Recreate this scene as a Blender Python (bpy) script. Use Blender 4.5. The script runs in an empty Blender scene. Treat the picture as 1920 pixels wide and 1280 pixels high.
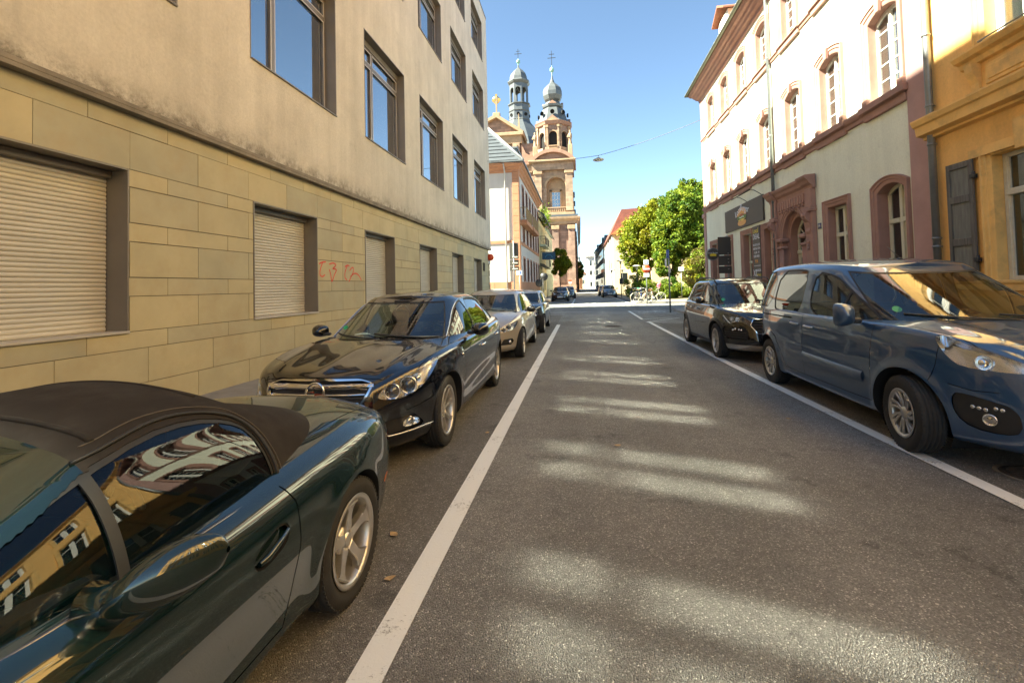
import bpy, bmesh, math, random
import numpy as np
from mathutils import Vector, Matrix, Euler
from mathutils.bvhtree import BVHTree
random.seed(7); np.random.seed(7)
SC = bpy.context.scene
COL = SC.collection
R = math.radians

# ------------------------------------------------------------------ camera
cam_data = bpy.data.cameras.new('camera')
cam = bpy.data.objects.new('camera', cam_data)
COL.objects.link(cam)
_f, _yaw, _pit, _rol = 893.6, 0.1415, 0.0327, -0.0242
_F = Vector((-math.sin(_yaw) * math.cos(_pit), math.cos(_yaw) * math.cos(_pit), math.sin(_pit)))
_R = Vector((math.cos(_yaw), math.sin(_yaw), 0)); _U = _R.cross(_F)
_R2 = _R * math.cos(_rol) + _U * math.sin(_rol); _U2 = -_R * math.sin(_rol) + _U * math.cos(_rol)
cam.matrix_world = Matrix(((_R2.x, _U2.x, -_F.x, 0), (_R2.y, _U2.y, -_F.y, 0), (_R2.z, _U2.z, -_F.z, 1.5164), (0, 0, 0, 1)))
cam_data.sensor_width = 36
cam_data.lens = _f / 1920 * 36
cam_data.shift_y = -(640 - 508.08) / 1920
cam_data.clip_start = 0.05
cam_data.clip_end = 3000
SC.camera = cam

# ------------------------------------------------------------------ light
SUN_TO = Vector((-1, -0.33, 1.06)).normalized()
SUN_EL = math.asin(SUN_TO.z)
SUN_AZ = math.atan2(SUN_TO.x, SUN_TO.y)      # clockwise from +Y
world = bpy.data.worlds.new('World')
SC.world = world
world.use_nodes = True
wn = world.node_tree
wn.nodes.clear()
sky = wn.nodes.new('ShaderNodeTexSky')
sky.sky_type = 'NISHITA'
sky.sun_disc = False
sky.sun_elevation = SUN_EL
sky.sun_rotation = SUN_AZ
sky.altitude = 100
sky.air_density = 0.65
sky.dust_density = 0.15
sky.ozone_density = 1.4
wb = wn.nodes.new('ShaderNodeBackground')
wb.inputs['Strength'].default_value = 0.05
wo = wn.nodes.new('ShaderNodeOutputWorld')
wn.links.new(sky.outputs[0], wb.inputs[0])
wn.links.new(wb.outputs[0], wo.inputs[0])
sun_data = bpy.data.lights.new('sun', 'SUN')
sun_data.energy = 4.2
sun_data.angle = R(0.53)
sun_data.color = (1.0, 0.955, 0.86)
sun = bpy.data.objects.new('sun', sun_data)
sun.rotation_euler = SUN_TO.to_track_quat('Z', 'Y').to_euler()
sun.location = SUN_TO * 60
COL.objects.link(sun)

SC.view_settings.view_transform = 'Standard'
SC.view_settings.look = 'None'
SC.view_settings.gamma = 1
SC.view_settings.use_curve_mapping = False
SC.view_settings.exposure = 3.0
SC.view_settings.use_white_balance = True
SC.view_settings.white_balance_temperature = 7000
SC.view_settings.white_balance_tint = -2
cy = SC.cycles
cy.use_denoising = True
cy.max_bounces = 8
cy.diffuse_bounces = 4
cy.glossy_bounces = 5
cy.transmission_bounces = 6
cy.transparent_max_bounces = 16
cy.caustics_reflective = True
cy.blur_glossy = 0.0
cy.sample_clamp_indirect = 0
cy.use_adaptive_sampling = False
cy.use_guiding = True
cy.use_surface_guiding = True
cy.guiding_training_samples = 64
SC.render.film_transparent = False

# ------------------------------------------------------------------ materials
MATS = {}
def mat(name, col, rough=0.6, metal=0.0, coat=0.0, spec=0.5, var=0.0, scale=4.0, bump=0.0, bscale=60.0, stretch=(1, 1, 1),
        alpha=None, emit=None, var2=None, coatr=0.03, tint=None, detail=6, space='Object'):
    """principled material; var darkens/lightens by noise, var2=(colour, scale, amount) mixes in stains"""
    if name in MATS: return MATS[name]
    m = bpy.data.materials.new(name); MATS[name] = m
    m.use_nodes = True
    nt = m.node_tree; N = nt.nodes; L = nt.links
    b = N['Principled BSDF']
    b.inputs['Base Color'].default_value = (*col, 1)
    b.inputs['Roughness'].default_value = rough
    b.inputs['Metallic'].default_value = metal
    b.inputs['Coat Weight'].default_value = coat
    b.inputs['Coat Roughness'].default_value = coatr
    b.inputs['Specular IOR Level'].default_value = spec
    if var or bump or var2:
        tc = N.new('ShaderNodeNewGeometry' if space == 'World' else 'ShaderNodeTexCoord')
        mp = N.new('ShaderNodeMapping'); mp.inputs['Scale'].default_value = stretch
        L.new(tc.outputs['Position' if space == 'World' else 'Object'], mp.inputs[0])
        cur = None
        if var:
            n = N.new('ShaderNodeTexNoise'); n.inputs['Scale'].default_value = scale; n.inputs['Detail'].default_value = detail
            n.inputs['Roughness'].default_value = 0.65
            L.new(mp.outputs[0], n.inputs[0])
            r = N.new('ShaderNodeMapRange'); r.inputs[1].default_value = 0.3; r.inputs[2].default_value = 0.7
            r.inputs[3].default_value = 1 - var; r.inputs[4].default_value = 1 + var
            L.new(n.outputs[0], r.inputs[0])
            mx = N.new('ShaderNodeVectorMath'); mx.operation = 'SCALE'
            mx.inputs[0].default_value = col
            L.new(r.outputs[0], mx.inputs['Scale'])
            cur = mx.outputs[0]
        if var2:
            c2, s2, amt = var2
            n2 = N.new('ShaderNodeTexNoise'); n2.inputs['Scale'].default_value = s2; n2.inputs['Detail'].default_value = 7
            n2.inputs['Roughness'].default_value = 0.7
            L.new(mp.outputs[0], n2.inputs[0])
            r2 = N.new('ShaderNodeMapRange'); r2.inputs[1].default_value = 0.48; r2.inputs[2].default_value = 0.68
            r2.inputs[3].default_value = 0; r2.inputs[4].default_value = amt
            L.new(n2.outputs[0], r2.inputs[0])
            mm = N.new('ShaderNodeMix'); mm.data_type = 'RGBA'
            L.new(r2.outputs[0], mm.inputs[0])
            if cur: L.new(cur, mm.inputs[6])
            else: mm.inputs[6].default_value = (*col, 1)
            mm.inputs[7].default_value = (*c2, 1)
            cur = mm.outputs[2]
        if cur: L.new(cur, b.inputs['Base Color'])
        if bump:
            nb = N.new('ShaderNodeTexNoise'); nb.inputs['Scale'].default_value = bscale; nb.inputs['Detail'].default_value = 5
            L.new(mp.outputs[0], nb.inputs[0])
            bp = N.new('ShaderNodeBump'); bp.inputs['Strength'].default_value = 1.0; bp.inputs['Distance'].default_value = bump
            L.new(nb.outputs[0], bp.inputs['Height']); L.new(bp.outputs[0], b.inputs['Normal'])
    if emit:
        b.inputs['Emission Color'].default_value = (*emit[0], 1); b.inputs['Emission Strength'].default_value = emit[1]
    return m

def glass(name, tint=(0.5, 0.55, 0.52), opac=0.0, body=(0.01, 0.012, 0.014), rough=0.0, ior=1.5, boost=1.0):
    """thin pane: Fresnel mirror over a tinted clear layer (mixed with an opaque dark layer by opac)"""
    if name in MATS: return MATS[name]
    m = bpy.data.materials.new(name); MATS[name] = m
    m.use_nodes = True
    nt = m.node_tree; N = nt.nodes; L = nt.links; N.clear()
    out = N.new('ShaderNodeOutputMaterial')
    g = N.new('ShaderNodeBsdfGlossy'); g.inputs['Roughness'].default_value = rough; g.inputs['Color'].default_value = (1, 1, 1, 1)
    t = N.new('ShaderNodeBsdfTransparent'); t.inputs['Color'].default_value = (*tint, 1)
    d = N.new('ShaderNodeBsdfDiffuse'); d.inputs['Color'].default_value = (*body, 1)
    m1 = N.new('ShaderNodeMixShader'); m1.inputs[0].default_value = opac
    L.new(t.outputs[0], m1.inputs[1]); L.new(d.outputs[0], m1.inputs[2])
    lw = N.new('ShaderNodeLayerWeight'); lw.inputs[0].default_value = 0.5
    # Schlick from facing: F0 + (1-F0)*facing^5, doubled for the two faces of the pane
    pw = N.new('ShaderNodeMath'); pw.operation = 'POWER'; pw.inputs[1].default_value = 4.2
    L.new(lw.outputs['Facing'], pw.inputs[0])
    f0 = ((ior - 1) / (ior + 1)) ** 2 * 2 * boost
    mr = N.new('ShaderNodeMapRange'); mr.inputs[3].default_value = f0; mr.inputs[4].default_value = 1.0
    L.new(pw.outputs[0], mr.inputs[0])
    m2 = N.new('ShaderNodeMixShader')
    L.new(mr.outputs[0], m2.inputs[0]); L.new(m1.outputs[0], m2.inputs[1]); L.new(g.outputs[0], m2.inputs[2])
    L.new(m2.outputs[0], out.inputs[0])
    return m

# ------------------------------------------------------------------ objects
def tag(o, label=None, cat=None, group=None, kind=None):
    if label: o['label'] = label
    if cat: o['category'] = cat
    if group: o['group'] = group
    if kind: o['kind'] = kind
    return o
def empty(name, loc=(0, 0, 0), rz=0.0, parent=None, **k):
    o = bpy.data.objects.new(name, None); COL.objects.link(o)
    o.location = loc; o.rotation_euler = (0, 0, rz); o.empty_display_size = 0.1
    if parent: o.parent = parent
    return tag(o, **k)
def link(name, me, m=None, parent=None, loc=None, rot=None, scale=None):
    o = bpy.data.objects.new(name, me); COL.objects.link(o)
    if m is not None:
        if isinstance(m, (list, tuple)):
            if not me.materials:
                for x in m: me.materials.append(x)
        elif not me.materials: me.materials.append(m)
    if parent: o.parent = parent
    if loc is not None: o.location = loc
    if rot is not None: o.rotation_euler = rot
    if scale is not None: o.scale = scale
    return o
def copy_tree(o, parent=None, loc=None, rz=None):
    c = o.copy(); COL.objects.link(c)
    if parent: c.parent = parent
    for ch in list(o.children): copy_tree(ch, c)
    if loc is not None: c.location = loc
    if rz is not None: c.rotation_euler = (0, 0, rz)
    return c

class MB:
    """collects simple shapes, builds ONE mesh"""
    def __init__(s): s.v = []; s.f = []; s.sm = []; s.mi = []; s.cur = 0
    def add(s, vs, fs, smooth=False):
        n = len(s.v); s.v += [tuple(v) for v in vs]
        for f in fs: s.f.append([n + i for i in f]); s.sm.append(smooth); s.mi.append(s.cur)
        return s
    def box(s, a, b, bev=0.0):
        x0, x1 = sorted((a[0], b[0])); y0, y1 = sorted((a[1], b[1])); z0, z1 = sorted((a[2], b[2]))
        if bev <= 0 or min(x1 - x0, y1 - y0, z1 - z0) < 2.2 * bev:
            vs = [(x0, y0, z0), (x1, y0, z0), (x1, y1, z0), (x0, y1, z0), (x0, y0, z1), (x1, y0, z1), (x1, y1, z1), (x0, y1, z1)]
            return s.add(vs, [(0, 3, 2, 1), (4, 5, 6, 7), (0, 1, 5, 4), (1, 2, 6, 5), (2, 3, 7, 6), (3, 0, 4, 7)])
        vs = []; idx = {}
        c = [(x0, x1), (y0, y1), (z0, z1)]
        for i in range(2):
            for j in range(2):
                for k in range(2):
                    base = (c[0][i], c[1][j], c[2][k]); sg = (1 - 2 * i, 1 - 2 * j, 1 - 2 * k)
                    for ax in range(3):
                        p = [base[q] + (0 if q == ax else sg[q] * bev) for q in range(3)]
                        idx[(i, j, k, ax)] = len(vs); vs.append(p)
        fs = []
        def quad(ax, side):
            o = [q for q in range(3) if q != ax]; r = []
            for (p, q) in ((0, 0), (1, 0), (1, 1), (0, 1)):
                key = [0, 0, 0]; key[ax] = side; key[o[0]] = p; key[o[1]] = q
                r.append(idx[(*key, ax)])
            fs.append(r)
        for ax in range(3):
            quad(ax, 0); quad(ax, 1)
        for ax in range(3):          # edges parallel to ax
            o = [q for q in range(3) if q != ax]
            for p in range(2):
                for q in range(2):
                    k0 = [0, 0, 0]; k0[o[0]] = p; k0[o[1]] = q
                    k1 = list(k0); k1[ax] = 1
                    fs.append([idx[(*k0, o[0])], idx[(*k1, o[0])], idx[(*k1, o[1])], idx[(*k0, o[1])]])
        for i in range(2):
            for j in range(2):
                for k in range(2): fs.append([idx[(i, j, k, 0)], idx[(i, j, k, 1)], idx[(i, j, k, 2)]])
        cen = Vector(((x0 + x1) / 2, (y0 + y1) / 2, (z0 + z1) / 2))
        out = []
        for f in fs:
            a_, b_, c_ = (Vector(vs[f[q]]) for q in range(3))
            n = (b_ - a_).cross(c_ - a_)
            out.append(f if n.dot(a_ - cen) > 0 else f[::-1])
        return s.add(vs, out)
    def prism(s, pts, axis, lo, hi, smooth=False):
        """extrude a 2D polygon along axis; 2D order: x->(y,z) y->(x,z) z->(x,y)"""
        n = len(pts)
        def P(p, h):
            return (h, p[0], p[1]) if axis == 'x' else (p[0], h, p[1]) if axis == 'y' else (p[0], p[1], h)
        vs = [P(p, lo) for p in pts] + [P(p, hi) for p in pts]
        ar = sum(pts[i][0] * pts[(i + 1) % n][1] - pts[(i + 1) % n][0] * pts[i][1] for i in range(n))
        fl = (ar > 0) ^ (axis == 'y') ^ (hi < lo)
        fs = [list(range(n))[::-1], list(range(n, 2 * n))] + [[i, (i + 1) % n, n + (i + 1) % n, n + i] for i in range(n)]
        if not fl: fs = [f[::-1] for f in fs]
        k = len(s.f); s.add(vs, fs)
        if smooth:
            for i in range(k + 2, len(s.f)): s.sm[i] = True
        return s
    def tube(s, pts, r, n=8, cap=True, closed=False):
        pts = [Vector(p) for p in pts]; m = len(pts)
        rr = r if isinstance(r, (list, tuple)) else [r] * m
        vs = []; up = None
        for i, p in enumerate(pts):
            if closed: t = pts[(i + 1) % m] - pts[i - 1]
            else: t = pts[min(i + 1, m - 1)] - pts[max(i - 1, 0)]
            t.normalize()
            if up is None:
                up = Vector((0, 0, 1)) if abs(t.z) < 0.9 else Vector((1, 0, 0))
            a = t.cross(up)
            if a.length < 1e-4: a = t.orthogonal()
            a.normalize(); b = a.cross(t); up = b
            for k in range(n):
                q = 2 * math.pi * k / n
                vs.append(p + a * (math.cos(q) * rr[i]) + b * (math.sin(q) * rr[i]))
        fs = []
        for i in range(m if closed else m - 1):
            for k in range(n):
                fs.append([i * n + k, ((i + 1) % m) * n + k, ((i + 1) % m) * n + (k + 1) % n, i * n + (k + 1) % n])
        s.add(vs, fs, True)
        if cap and not closed:
            k0 = len(s.v) - len(vs)
            s.f.append([k0 + k for k in range(n)]); s.sm.append(False); s.mi.append(s.cur)
            s.f.append([k0 + (m - 1) * n + k for k in range(n)][::-1]); s.sm.append(False); s.mi.append(s.cur)
        return s
    def lathe(s, prof, c=(0, 0, 0), axis='z', n=24, smooth=True, a0=0, ngon=False, rot=0.0):
        """prof = [(radius, height)...] turned round axis through c; radii are corner radii if ngon"""
        vs = []; m = len(prof)
        for (r, h) in prof:
            for k in range(n):
                q = 2 * math.pi * k / n + rot
                a, b = r * math.cos(q), r * math.sin(q)
                v = (a, b, h) if axis == 'z' else (h, a, b) if axis == 'x' else (b, h, a)
                vs.append((v[0] + c[0], v[1] + c[1], v[2] + c[2]))
        fs = [[i * n + k, i * n + (k + 1) % n, (i + 1) * n + (k + 1) % n, (i + 1) * n + k] for i in range(m - 1) for k in range(n)]
        return s.add(vs, fs, smooth)
    def sweep(s, path, prof, closed=False, smooth=False, up=(0, 0, 1)):
        """sweep a 2D profile (out, up) along a 3D path; 'out' is right of the walking direction"""
        pts = [Vector(p) for p in path]; m = len(pts); U = Vector(up); vs = []; n = len(prof)
        for i, p in enumerate(pts):
            a = (pts[i] - pts[i - 1]).normalized() if (i > 0 or closed) else None
            b = (pts[(i + 1) % m] - pts[i]).normalized() if (i < m - 1 or closed) else None
            t = (a + b).normalized() if a is not None and b is not None else (a or b)
            o = t.cross(U).normalized()
            k = 1.0
            if a is not None and b is not None:
                c_ = max(0.3, math.cos(a.angle(b) / 2)); k = 1 / c_
            for (u, w) in prof: vs.append(p + o * (u * k) + U * w)
        fs = [[i * n + k, ((i + 1) % m) * n + k, ((i + 1) % m) * n + (k + 1) % n, i * n + (k + 1) % n] for i in range(m if closed else m - 1) for k in range(n)]
        s.add(vs, fs, smooth)
        if not closed: s.add([vs[k] for k in range(n)], [list(range(n))]); s.add([vs[(m - 1) * n + k] for k in range(n)], [list(range(n))[::-1]])
        return s
    def mesh(s, name='mesh'):
        me = bpy.data.meshes.new(name); me.from_pydata(s.v, [], s.f)
        me.polygons.foreach_set('use_smooth', s.sm)
        if any(s.mi): me.polygons.foreach_set('material_index', s.mi)
        me.update(); return me
    def fix(s):
        """consistent outward normals by bmesh (slow, small meshes only)"""
        me = s.mesh(); bm = bmesh.new(); bm.from_mesh(me); bmesh.ops.recalc_face_normals(bm, faces=bm.faces); bm.to_mesh(me); bm.free(); return me
    def build(s, name, m, parent=None, loc=None, rot=None, fix=False):
        return link(name, s.fix() if fix else s.mesh(name), m, parent, loc, rot)
# ------------------------------------------------------------------ surfaces that can be cut into panels
def spl(pts):
    """smooth monotone curve through (x, value) pairs"""
    if isinstance(pts, (int, float)): return lambda x: np.full_like(np.asarray(x, float), pts)
    xs = np.array([p[0] for p in pts], float); ys = np.array([p[1] for p in pts], float)
    if len(xs) == 1: return lambda x: np.full_like(np.asarray(x, float), ys[0])
    h = np.diff(xs); d = np.diff(ys) / h
    m = np.zeros_like(ys); m[0], m[-1] = d[0], d[-1]
    for i in range(1, len(xs) - 1):
        if d[i - 1] * d[i] > 0:
            w1, w2 = 2 * h[i] + h[i - 1], h[i] + 2 * h[i - 1]
            m[i] = (w1 + w2) / (w1 / d[i - 1] + w2 / d[i])
    def ev(x):
        x = np.clip(np.asarray(x, float), xs[0], xs[-1]); i = np.clip(np.searchsorted(xs, x) - 1, 0, len(xs) - 2)
        t = (x - xs[i]) / h[i]
        return ys[i] * (2 * t**3 - 3 * t**2 + 1) + m[i] * h[i] * (t**3 - 2 * t**2 + t) + ys[i + 1] * (3 * t**2 - 2 * t**3) + m[i + 1] * h[i] * (t**3 - t**2)
    lo, hi = xs[0], xs[-1]; dx = np.linspace(lo, hi, 400); dy = ev(dx)
    k = np.exp(-0.5 * (np.arange(-14, 15) / 6.0) ** 2); k /= k.sum()
    pad = np.concatenate([2 * dy[0] - dy[14:0:-1], dy, 2 * dy[-1] - dy[-2:-16:-1]])
    sy = np.convolve(pad, k, 'valid')
    return lambda x: np.interp(np.asarray(x, float), dx, sy)

def outline(xa, xb, W, pq, ts):
    pf, qf, pr, qr = pq
    xm, a = (xa + xb) / 2, (xb - xa) / 2
    c, s = np.cos(ts), np.sin(ts)
    p = np.where(c >= 0, pf, pr); q = np.where(c >= 0, qf, qr)
    x = xm - a * np.sign(c) * np.abs(c) ** (2 / p); y = W * np.clip(s, 0, 1) ** (2 / q)
    return x, y
def arc_params(xa, xb, W, pq, n):
    d = np.linspace(0, 1, 6001); d = np.concatenate([d[:1], (d**3 * 0.5)[1:], 1 - ((1 - d)**3 * 0.5)[::-1][::-1][1:]])
    d = np.unique(np.clip(np.concatenate([np.linspace(0, 1, 4001)**4 / 2, 1 - np.linspace(0, 1, 4001)**4 / 2, np.linspace(0, 1, 4001)]), 0, 1))
    ts = d * math.pi
    x, y = outline(xa, xb, W, pq, ts); y[0] = y[-1] = 0
    ds = np.hypot(np.diff(x), np.diff(y)); ang = np.arctan2(np.diff(y), np.diff(x)); dk = np.abs(np.diff(ang, prepend=ang[0]))
    wgt = ds + 0.35 * np.minimum(dk, 0.5)
    cum = np.concatenate([[0], np.cumsum(wgt)])
    return np.interp(np.linspace(0, cum[-1], n), cum, ts)
def catmull(rows, us):
    rows = np.asarray(rows, float); n = len(rows); out = []
    for u in us:
        i = min(int(u), n - 2); t = u - i
        p0 = rows[max(i - 1, 0)]; p1 = rows[i]; p2 = rows[i + 1]; p3 = rows[min(i + 2, n - 1)]
        out.append(0.5 * (2 * p1 + (p2 - p0) * t + (2 * p0 - 5 * p1 + 4 * p2 - p3) * t * t + (3 * p1 - p0 - 3 * p2 + p3) * t**3))
    return np.array(out)

def sd_poly(px, py, poly, r=0.0):
    v = np.array(poly, float); n = len(v); d = np.full(px.shape, 1e9); s = np.ones(px.shape)
    for i in range(n):
        a = v[i]; b = v[i - 1]; ex, ey = b - a; wx, wy = px - a[0], py - a[1]
        t = np.clip((wx * ex + wy * ey) / (ex * ex + ey * ey + 1e-12), 0, 1)
        d = np.minimum(d, (wx - ex * t) ** 2 + (wy - ey * t) ** 2)
        c1 = py >= a[1]; c2 = py < b[1]; c3 = ex * wy > ey * wx
        fl = (c1 & c2 & c3) | (~c1 & ~c2 & ~c3); s = np.where(fl, -s, s)
    return s * np.sqrt(d) - r
def sd_line(px, py, pts):
    d = np.full(px.shape, 1e9)
    for (a, b) in zip(pts[:-1], pts[1:]):
        ex, ey = b[0] - a[0], b[1] - a[1]; wx, wy = px - a[0], py - a[1]
        t = np.clip((wx * ex + wy * ey) / (ex * ex + ey * ey + 1e-12), 0, 1)
        d = np.minimum(d, np.hypot(wx - ex * t, wy - ey * t))
    return d
def smooth_poly(pts, k=2, closed=True):
    for _ in range(k):
        q = []; n = len(pts)
        for i in range(n if closed else n - 1):
            a, b = pts[i], pts[(i + 1) % n]
            q += [(a[0] * .75 + b[0] * .25, a[1] * .75 + b[1] * .25), (a[0] * .25 + b[0] * .75, a[1] * .25 + b[1] * .75)]
        if not closed: q = [pts[0]] + q + [pts[-1]]
        pts = q
    return pts

class Surf:
    """half surface (y >= 0) on a grid; cut() relabels the region where a field is negative, splitting faces"""
    def __init__(s, P, attrs):
        r, c = P.shape[:2]; s.P = P.reshape(-1, 3).copy(); s.A = {k: np.asarray(v).reshape(-1).copy() for k, v in attrs.items()}
        i = np.arange(r * c).reshape(r, c)
        q = np.stack([i[:-1, :-1], i[:-1, 1:], i[1:, 1:], i[1:, :-1]], -1).reshape(-1, 4)
        s.F = [list(f) for f in q]; s.lab = ['body'] * len(s.F)
        s.N = np.zeros_like(s.P)
        for k in range(4):
            a, b, cc = s.P[q[:, k - 1]], s.P[q[:, k]], s.P[q[:, (k + 1) % 4]]
            n = np.cross(cc - b, a - b)
            for z in range(3): np.add.at(s.N[:, z], q[:, k], n[:, z])
        mid = s.P[:, 1] < 1e-6; s.N[mid, 1] = 0
        cen = np.array([s.P[:, 0].mean(), 0, s.P[:, 2].mean()])
        s.N /= np.linalg.norm(s.N, axis=1, keepdims=True) + 1e-12
        if np.mean(np.einsum('ij,ij->i', s.N, s.P - cen)) < 0:
            s.N *= -1; s.F = [f[::-1] for f in s.F]
        tri = [(f[0], f[1], f[2]) for f in s.F] + [(f[0], f[2], f[3]) for f in s.F]
        s.bvh = BVHTree.FromPolygons([Vector(p) for p in s.P], tri)
    def cut(s, fn, new, frm=('body',), where=None):
        X = s.P; f = fn(X[:, 0], X[:, 1], X[:, 2], s.A) + 0.0
        f = np.where(np.abs(f) < 1e-5, 1e-5, f)
        edge = {}; nP, nN, nA, nf = [], [], {k: [] for k in s.A}, []; base = len(s.P)
        F2, L2 = [], []
        def mid(a, b):
            k = (a, b) if a < b else (b, a)
            if k in edge: return edge[k]
            t = f[k[0]] / (f[k[0]] - f[k[1]])
            nP.append(s.P[k[0]] * (1 - t) + s.P[k[1]] * t); nn = s.N[k[0]] * (1 - t) + s.N[k[1]] * t; nN.append(nn / (np.linalg.norm(nn) + 1e-12))
            for q in s.A: nA[q].append(s.A[q][k[0]] * (1 - t) + s.A[q][k[1]] * t)
            edge[k] = base + len(nP) - 1; return edge[k]
        neg = f < 0
        for face, lb in zip(s.F, s.lab):
            if lb in frm:
                m = [neg[i] for i in face]
                if any(m) and (where is None or where(s.P[face].mean(0), s.N[face].mean(0))):
                    if all(m): F2.append(face); L2.append(new); continue
                    a, b = [], []
                    for i in range(len(face)):
                        p, q = face[i], face[(i + 1) % len(face)]
                        (a if m[i] else b).append(p)
                        if m[i] != m[(i + 1) % len(face)]:
                            c = mid(p, q); a.append(c); b.append(c)
                    if len(a) > 2: F2.append(a); L2.append(new)
                    if len(b) > 2: F2.append(b); L2.append(lb)
                    continue
            F2.append(face); L2.append(lb)
        if nP:
            s.P = np.vstack([s.P, nP]); s.N = np.vstack([s.N, nN])
            for q in s.A: s.A[q] = np.concatenate([s.A[q], nA[q]])
        s.F, s.lab = F2, L2
    def smooth_edge(s): pass
    def mesh(s, labels, off=0.0, mirror=True, thick=0.0, only=None):
        fs = [f for f, l in zip(s.F, s.lab) if l in labels]
        if only: fs = [f for f in fs if only(s.P[f].mean(0))]
        if not fs: return None
        used = sorted({i for f in fs for i in f}); mp = {j: i for i, j in enumerate(used)}
        P = s.P[used] + s.N[used] * off; N = s.N[used]; n = len(used)
        F = [[mp[i] for i in f] for f in fs]
        if thick:      # skirt: walls going inward along -normal from the open border
            cnt = {}
            for f in F:
                for i in range(len(f)):
                    a, b = f[i], f[(i + 1) % len(f)]; cnt[(a, b)] = 1
            bd = [(a, b) for (a, b) in cnt if (b, a) not in cnt and not (P[a][1] < 1e-5 and P[b][1] < 1e-5)]
        allP, allN, allF = [P], [N], list(F)
        if thick:
            P2, N2, F3 = [], [], []
            for (a, b) in bd:
                d = P[b] - P[a]; nn = np.cross(d, N[a]); nn /= np.linalg.norm(nn) + 1e-12
                k = n + len(P2); P2 += [P[a], P[b], P[b] - N[b] * thick, P[a] - N[a] * thick]; N2 += [nn] * 4
                F3.append([k + 1, k, k + 3, k + 2])
            if P2: allP.append(np.array(P2)); allN.append(np.array(N2)); allF += F3
        P = np.vstack(allP); N = np.vstack(allN); F = allF
        if mirror:
            k = len(P); Pm = P.copy(); Pm[:, 1] *= -1; Nm = N.copy(); Nm[:, 1] *= -1
            F = F + [[i + k for i in f[::-1]] for f in F]; P = np.vstack([P, Pm]); N = np.vstack([N, Nm])
        me = bpy.data.meshes.new('panel'); me.from_pydata([tuple(p) for p in P], [], F)
        me.polygons.foreach_set('use_smooth', [True] * len(me.polygons)); me.update()
        me.normals_split_custom_set_from_vertices([tuple(v) for v in N])
        return me
    def hit(s, view, a, b):
        o, d = {'side': ((a, 3, b), (0, -1, 0)), 'front': ((-1, a, b), (1, 0, 0)), 'rear': ((9, a, b), (-1, 0, 0)), 'top': ((a, b, 4), (0, 0, -1))}[view]
        h = s.bvh.ray_cast(Vector(o), Vector(d))
        if h[0] is None: 
            q = s.bvh.find_nearest(Vector((a if view in ('side', 'top') else (0 if view == 'front' else 9), b if view == 'top' else (a if view in ('front', 'rear') else 0.8), b if view != 'top' else 0.8)))
            return q[0], q[1]
        n = h[1]
        if n.dot(Vector(d)) > 0: n = -n
        return h[0], n
    def trace(s, view, pts, off=0.004, n=None):
        if n:
            P = []; seg = [math.dist(pts[i], pts[i + 1]) for i in range(len(pts) - 1)]; tot = sum(seg)
            for k in range(n):
                d = tot * k / (n - 1); i = 0
                while i < len(seg) - 1 and d > seg[i]: d -= seg[i]; i += 1
                t = min(1, d / max(seg[i], 1e-9)); P.append((pts[i][0] * (1 - t) + pts[i + 1][0] * t, pts[i][1] * (1 - t) + pts[i + 1][1] * t))
            pts = P
        out = []
        for (a, b) in pts:
            sg = -1 if (view in ('front', 'rear') and a < 0) or (view == 'top' and b < 0) else 1
            h, nn = s.hit(view, abs(a) if view in ('front', 'rear') else a, abs(b) if view == 'top' else b)
            h = h + nn * off; out.append(Vector((h.x, h.y * sg, h.z)))
        return out

def lower_body(c, ns=150, nv=52, nd=22):
    """c: L, W, pq, levels [(z, inset side, front, rear)], deck (x,z) centre heights, flare list"""
    L, W, pq = c['L'], c['W'], c['pq']
    ts = arc_params(0, L, W, pq, ns); x0, y0 = outline(0, L, W, pq, ts); y0[0] = y0[-1] = 0
    if 'plan' in c: y0 = y0 * spl(c['plan'])(x0)
    tx, ty = np.gradient(x0), np.gradient(y0); ln = np.hypot(tx, ty) + 1e-9; nx, ny = -ty / ln, tx / ln
    nx[0], ny[0], nx[-1], ny[-1] = -1, 0, 1, 0
    arc = np.concatenate([[0], np.cumsum(np.hypot(np.diff(x0), np.diff(y0)))])
    rows = []
    for (z, si, fi, ri) in c['levels']:
        si = spl(si)(x0) if not isinstance(si, (int, float)) else si
        ins = si * ny**2 + np.where(nx < 0, fi, ri) * nx**2
        rows.append(np.stack([x0 - nx * ins, np.maximum(y0 - ny * ins, 0), spl(z)(x0)], -1))
        rows[-1][0, 1] = rows[-1][-1, 1] = 0
    rows = np.array(rows); K = len(rows)
    us = np.linspace(0, K - 1, nv); side = catmull(rows, us)
    e = side[-1]; ec = spl(c['deck'])(e[:, 0]); ze = e[:, 2]; deck = []
    pw = c.get('deck_pow', 2.2)
    for t in (np.arange(1, nd + 1) / nd) ** 1.0:
        y = e[:, 1] * (1 - t); z = ze + (ec - ze) * (1 - (1 - t) ** pw)
        deck.append(np.stack([e[:, 0], y, z], -1))
    P = np.vstack([side, np.array(deck)])
    v = np.concatenate([us / (K - 1), 1 + np.arange(1, nd + 1) / nd])
    A = {'w': np.tile(arc, (len(P), 1)), 'v': np.repeat(v[:, None], ns, 1), 't': np.tile(ts, (len(P), 1))}
    # wheel-arch flares and sculpting
    for (cx, cz, r, amt, wid) in c.get('flares', []):
        d = np.hypot(P[:, :, 0] - cx, P[:, :, 2] - cz)
        k = np.exp(-((d - r) / wid) ** 2 * (d > r)) * (P[:, :, 1] > 0.45 * W) * (v[:, None] < 1.0)
        P[:, :, 1] += amt * k * np.clip((1.02 - v[:, None]) * 5, 0, 1)
    if 'sculpt' in c: c['sculpt'](P, A)
    return Surf(P, A)
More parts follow.
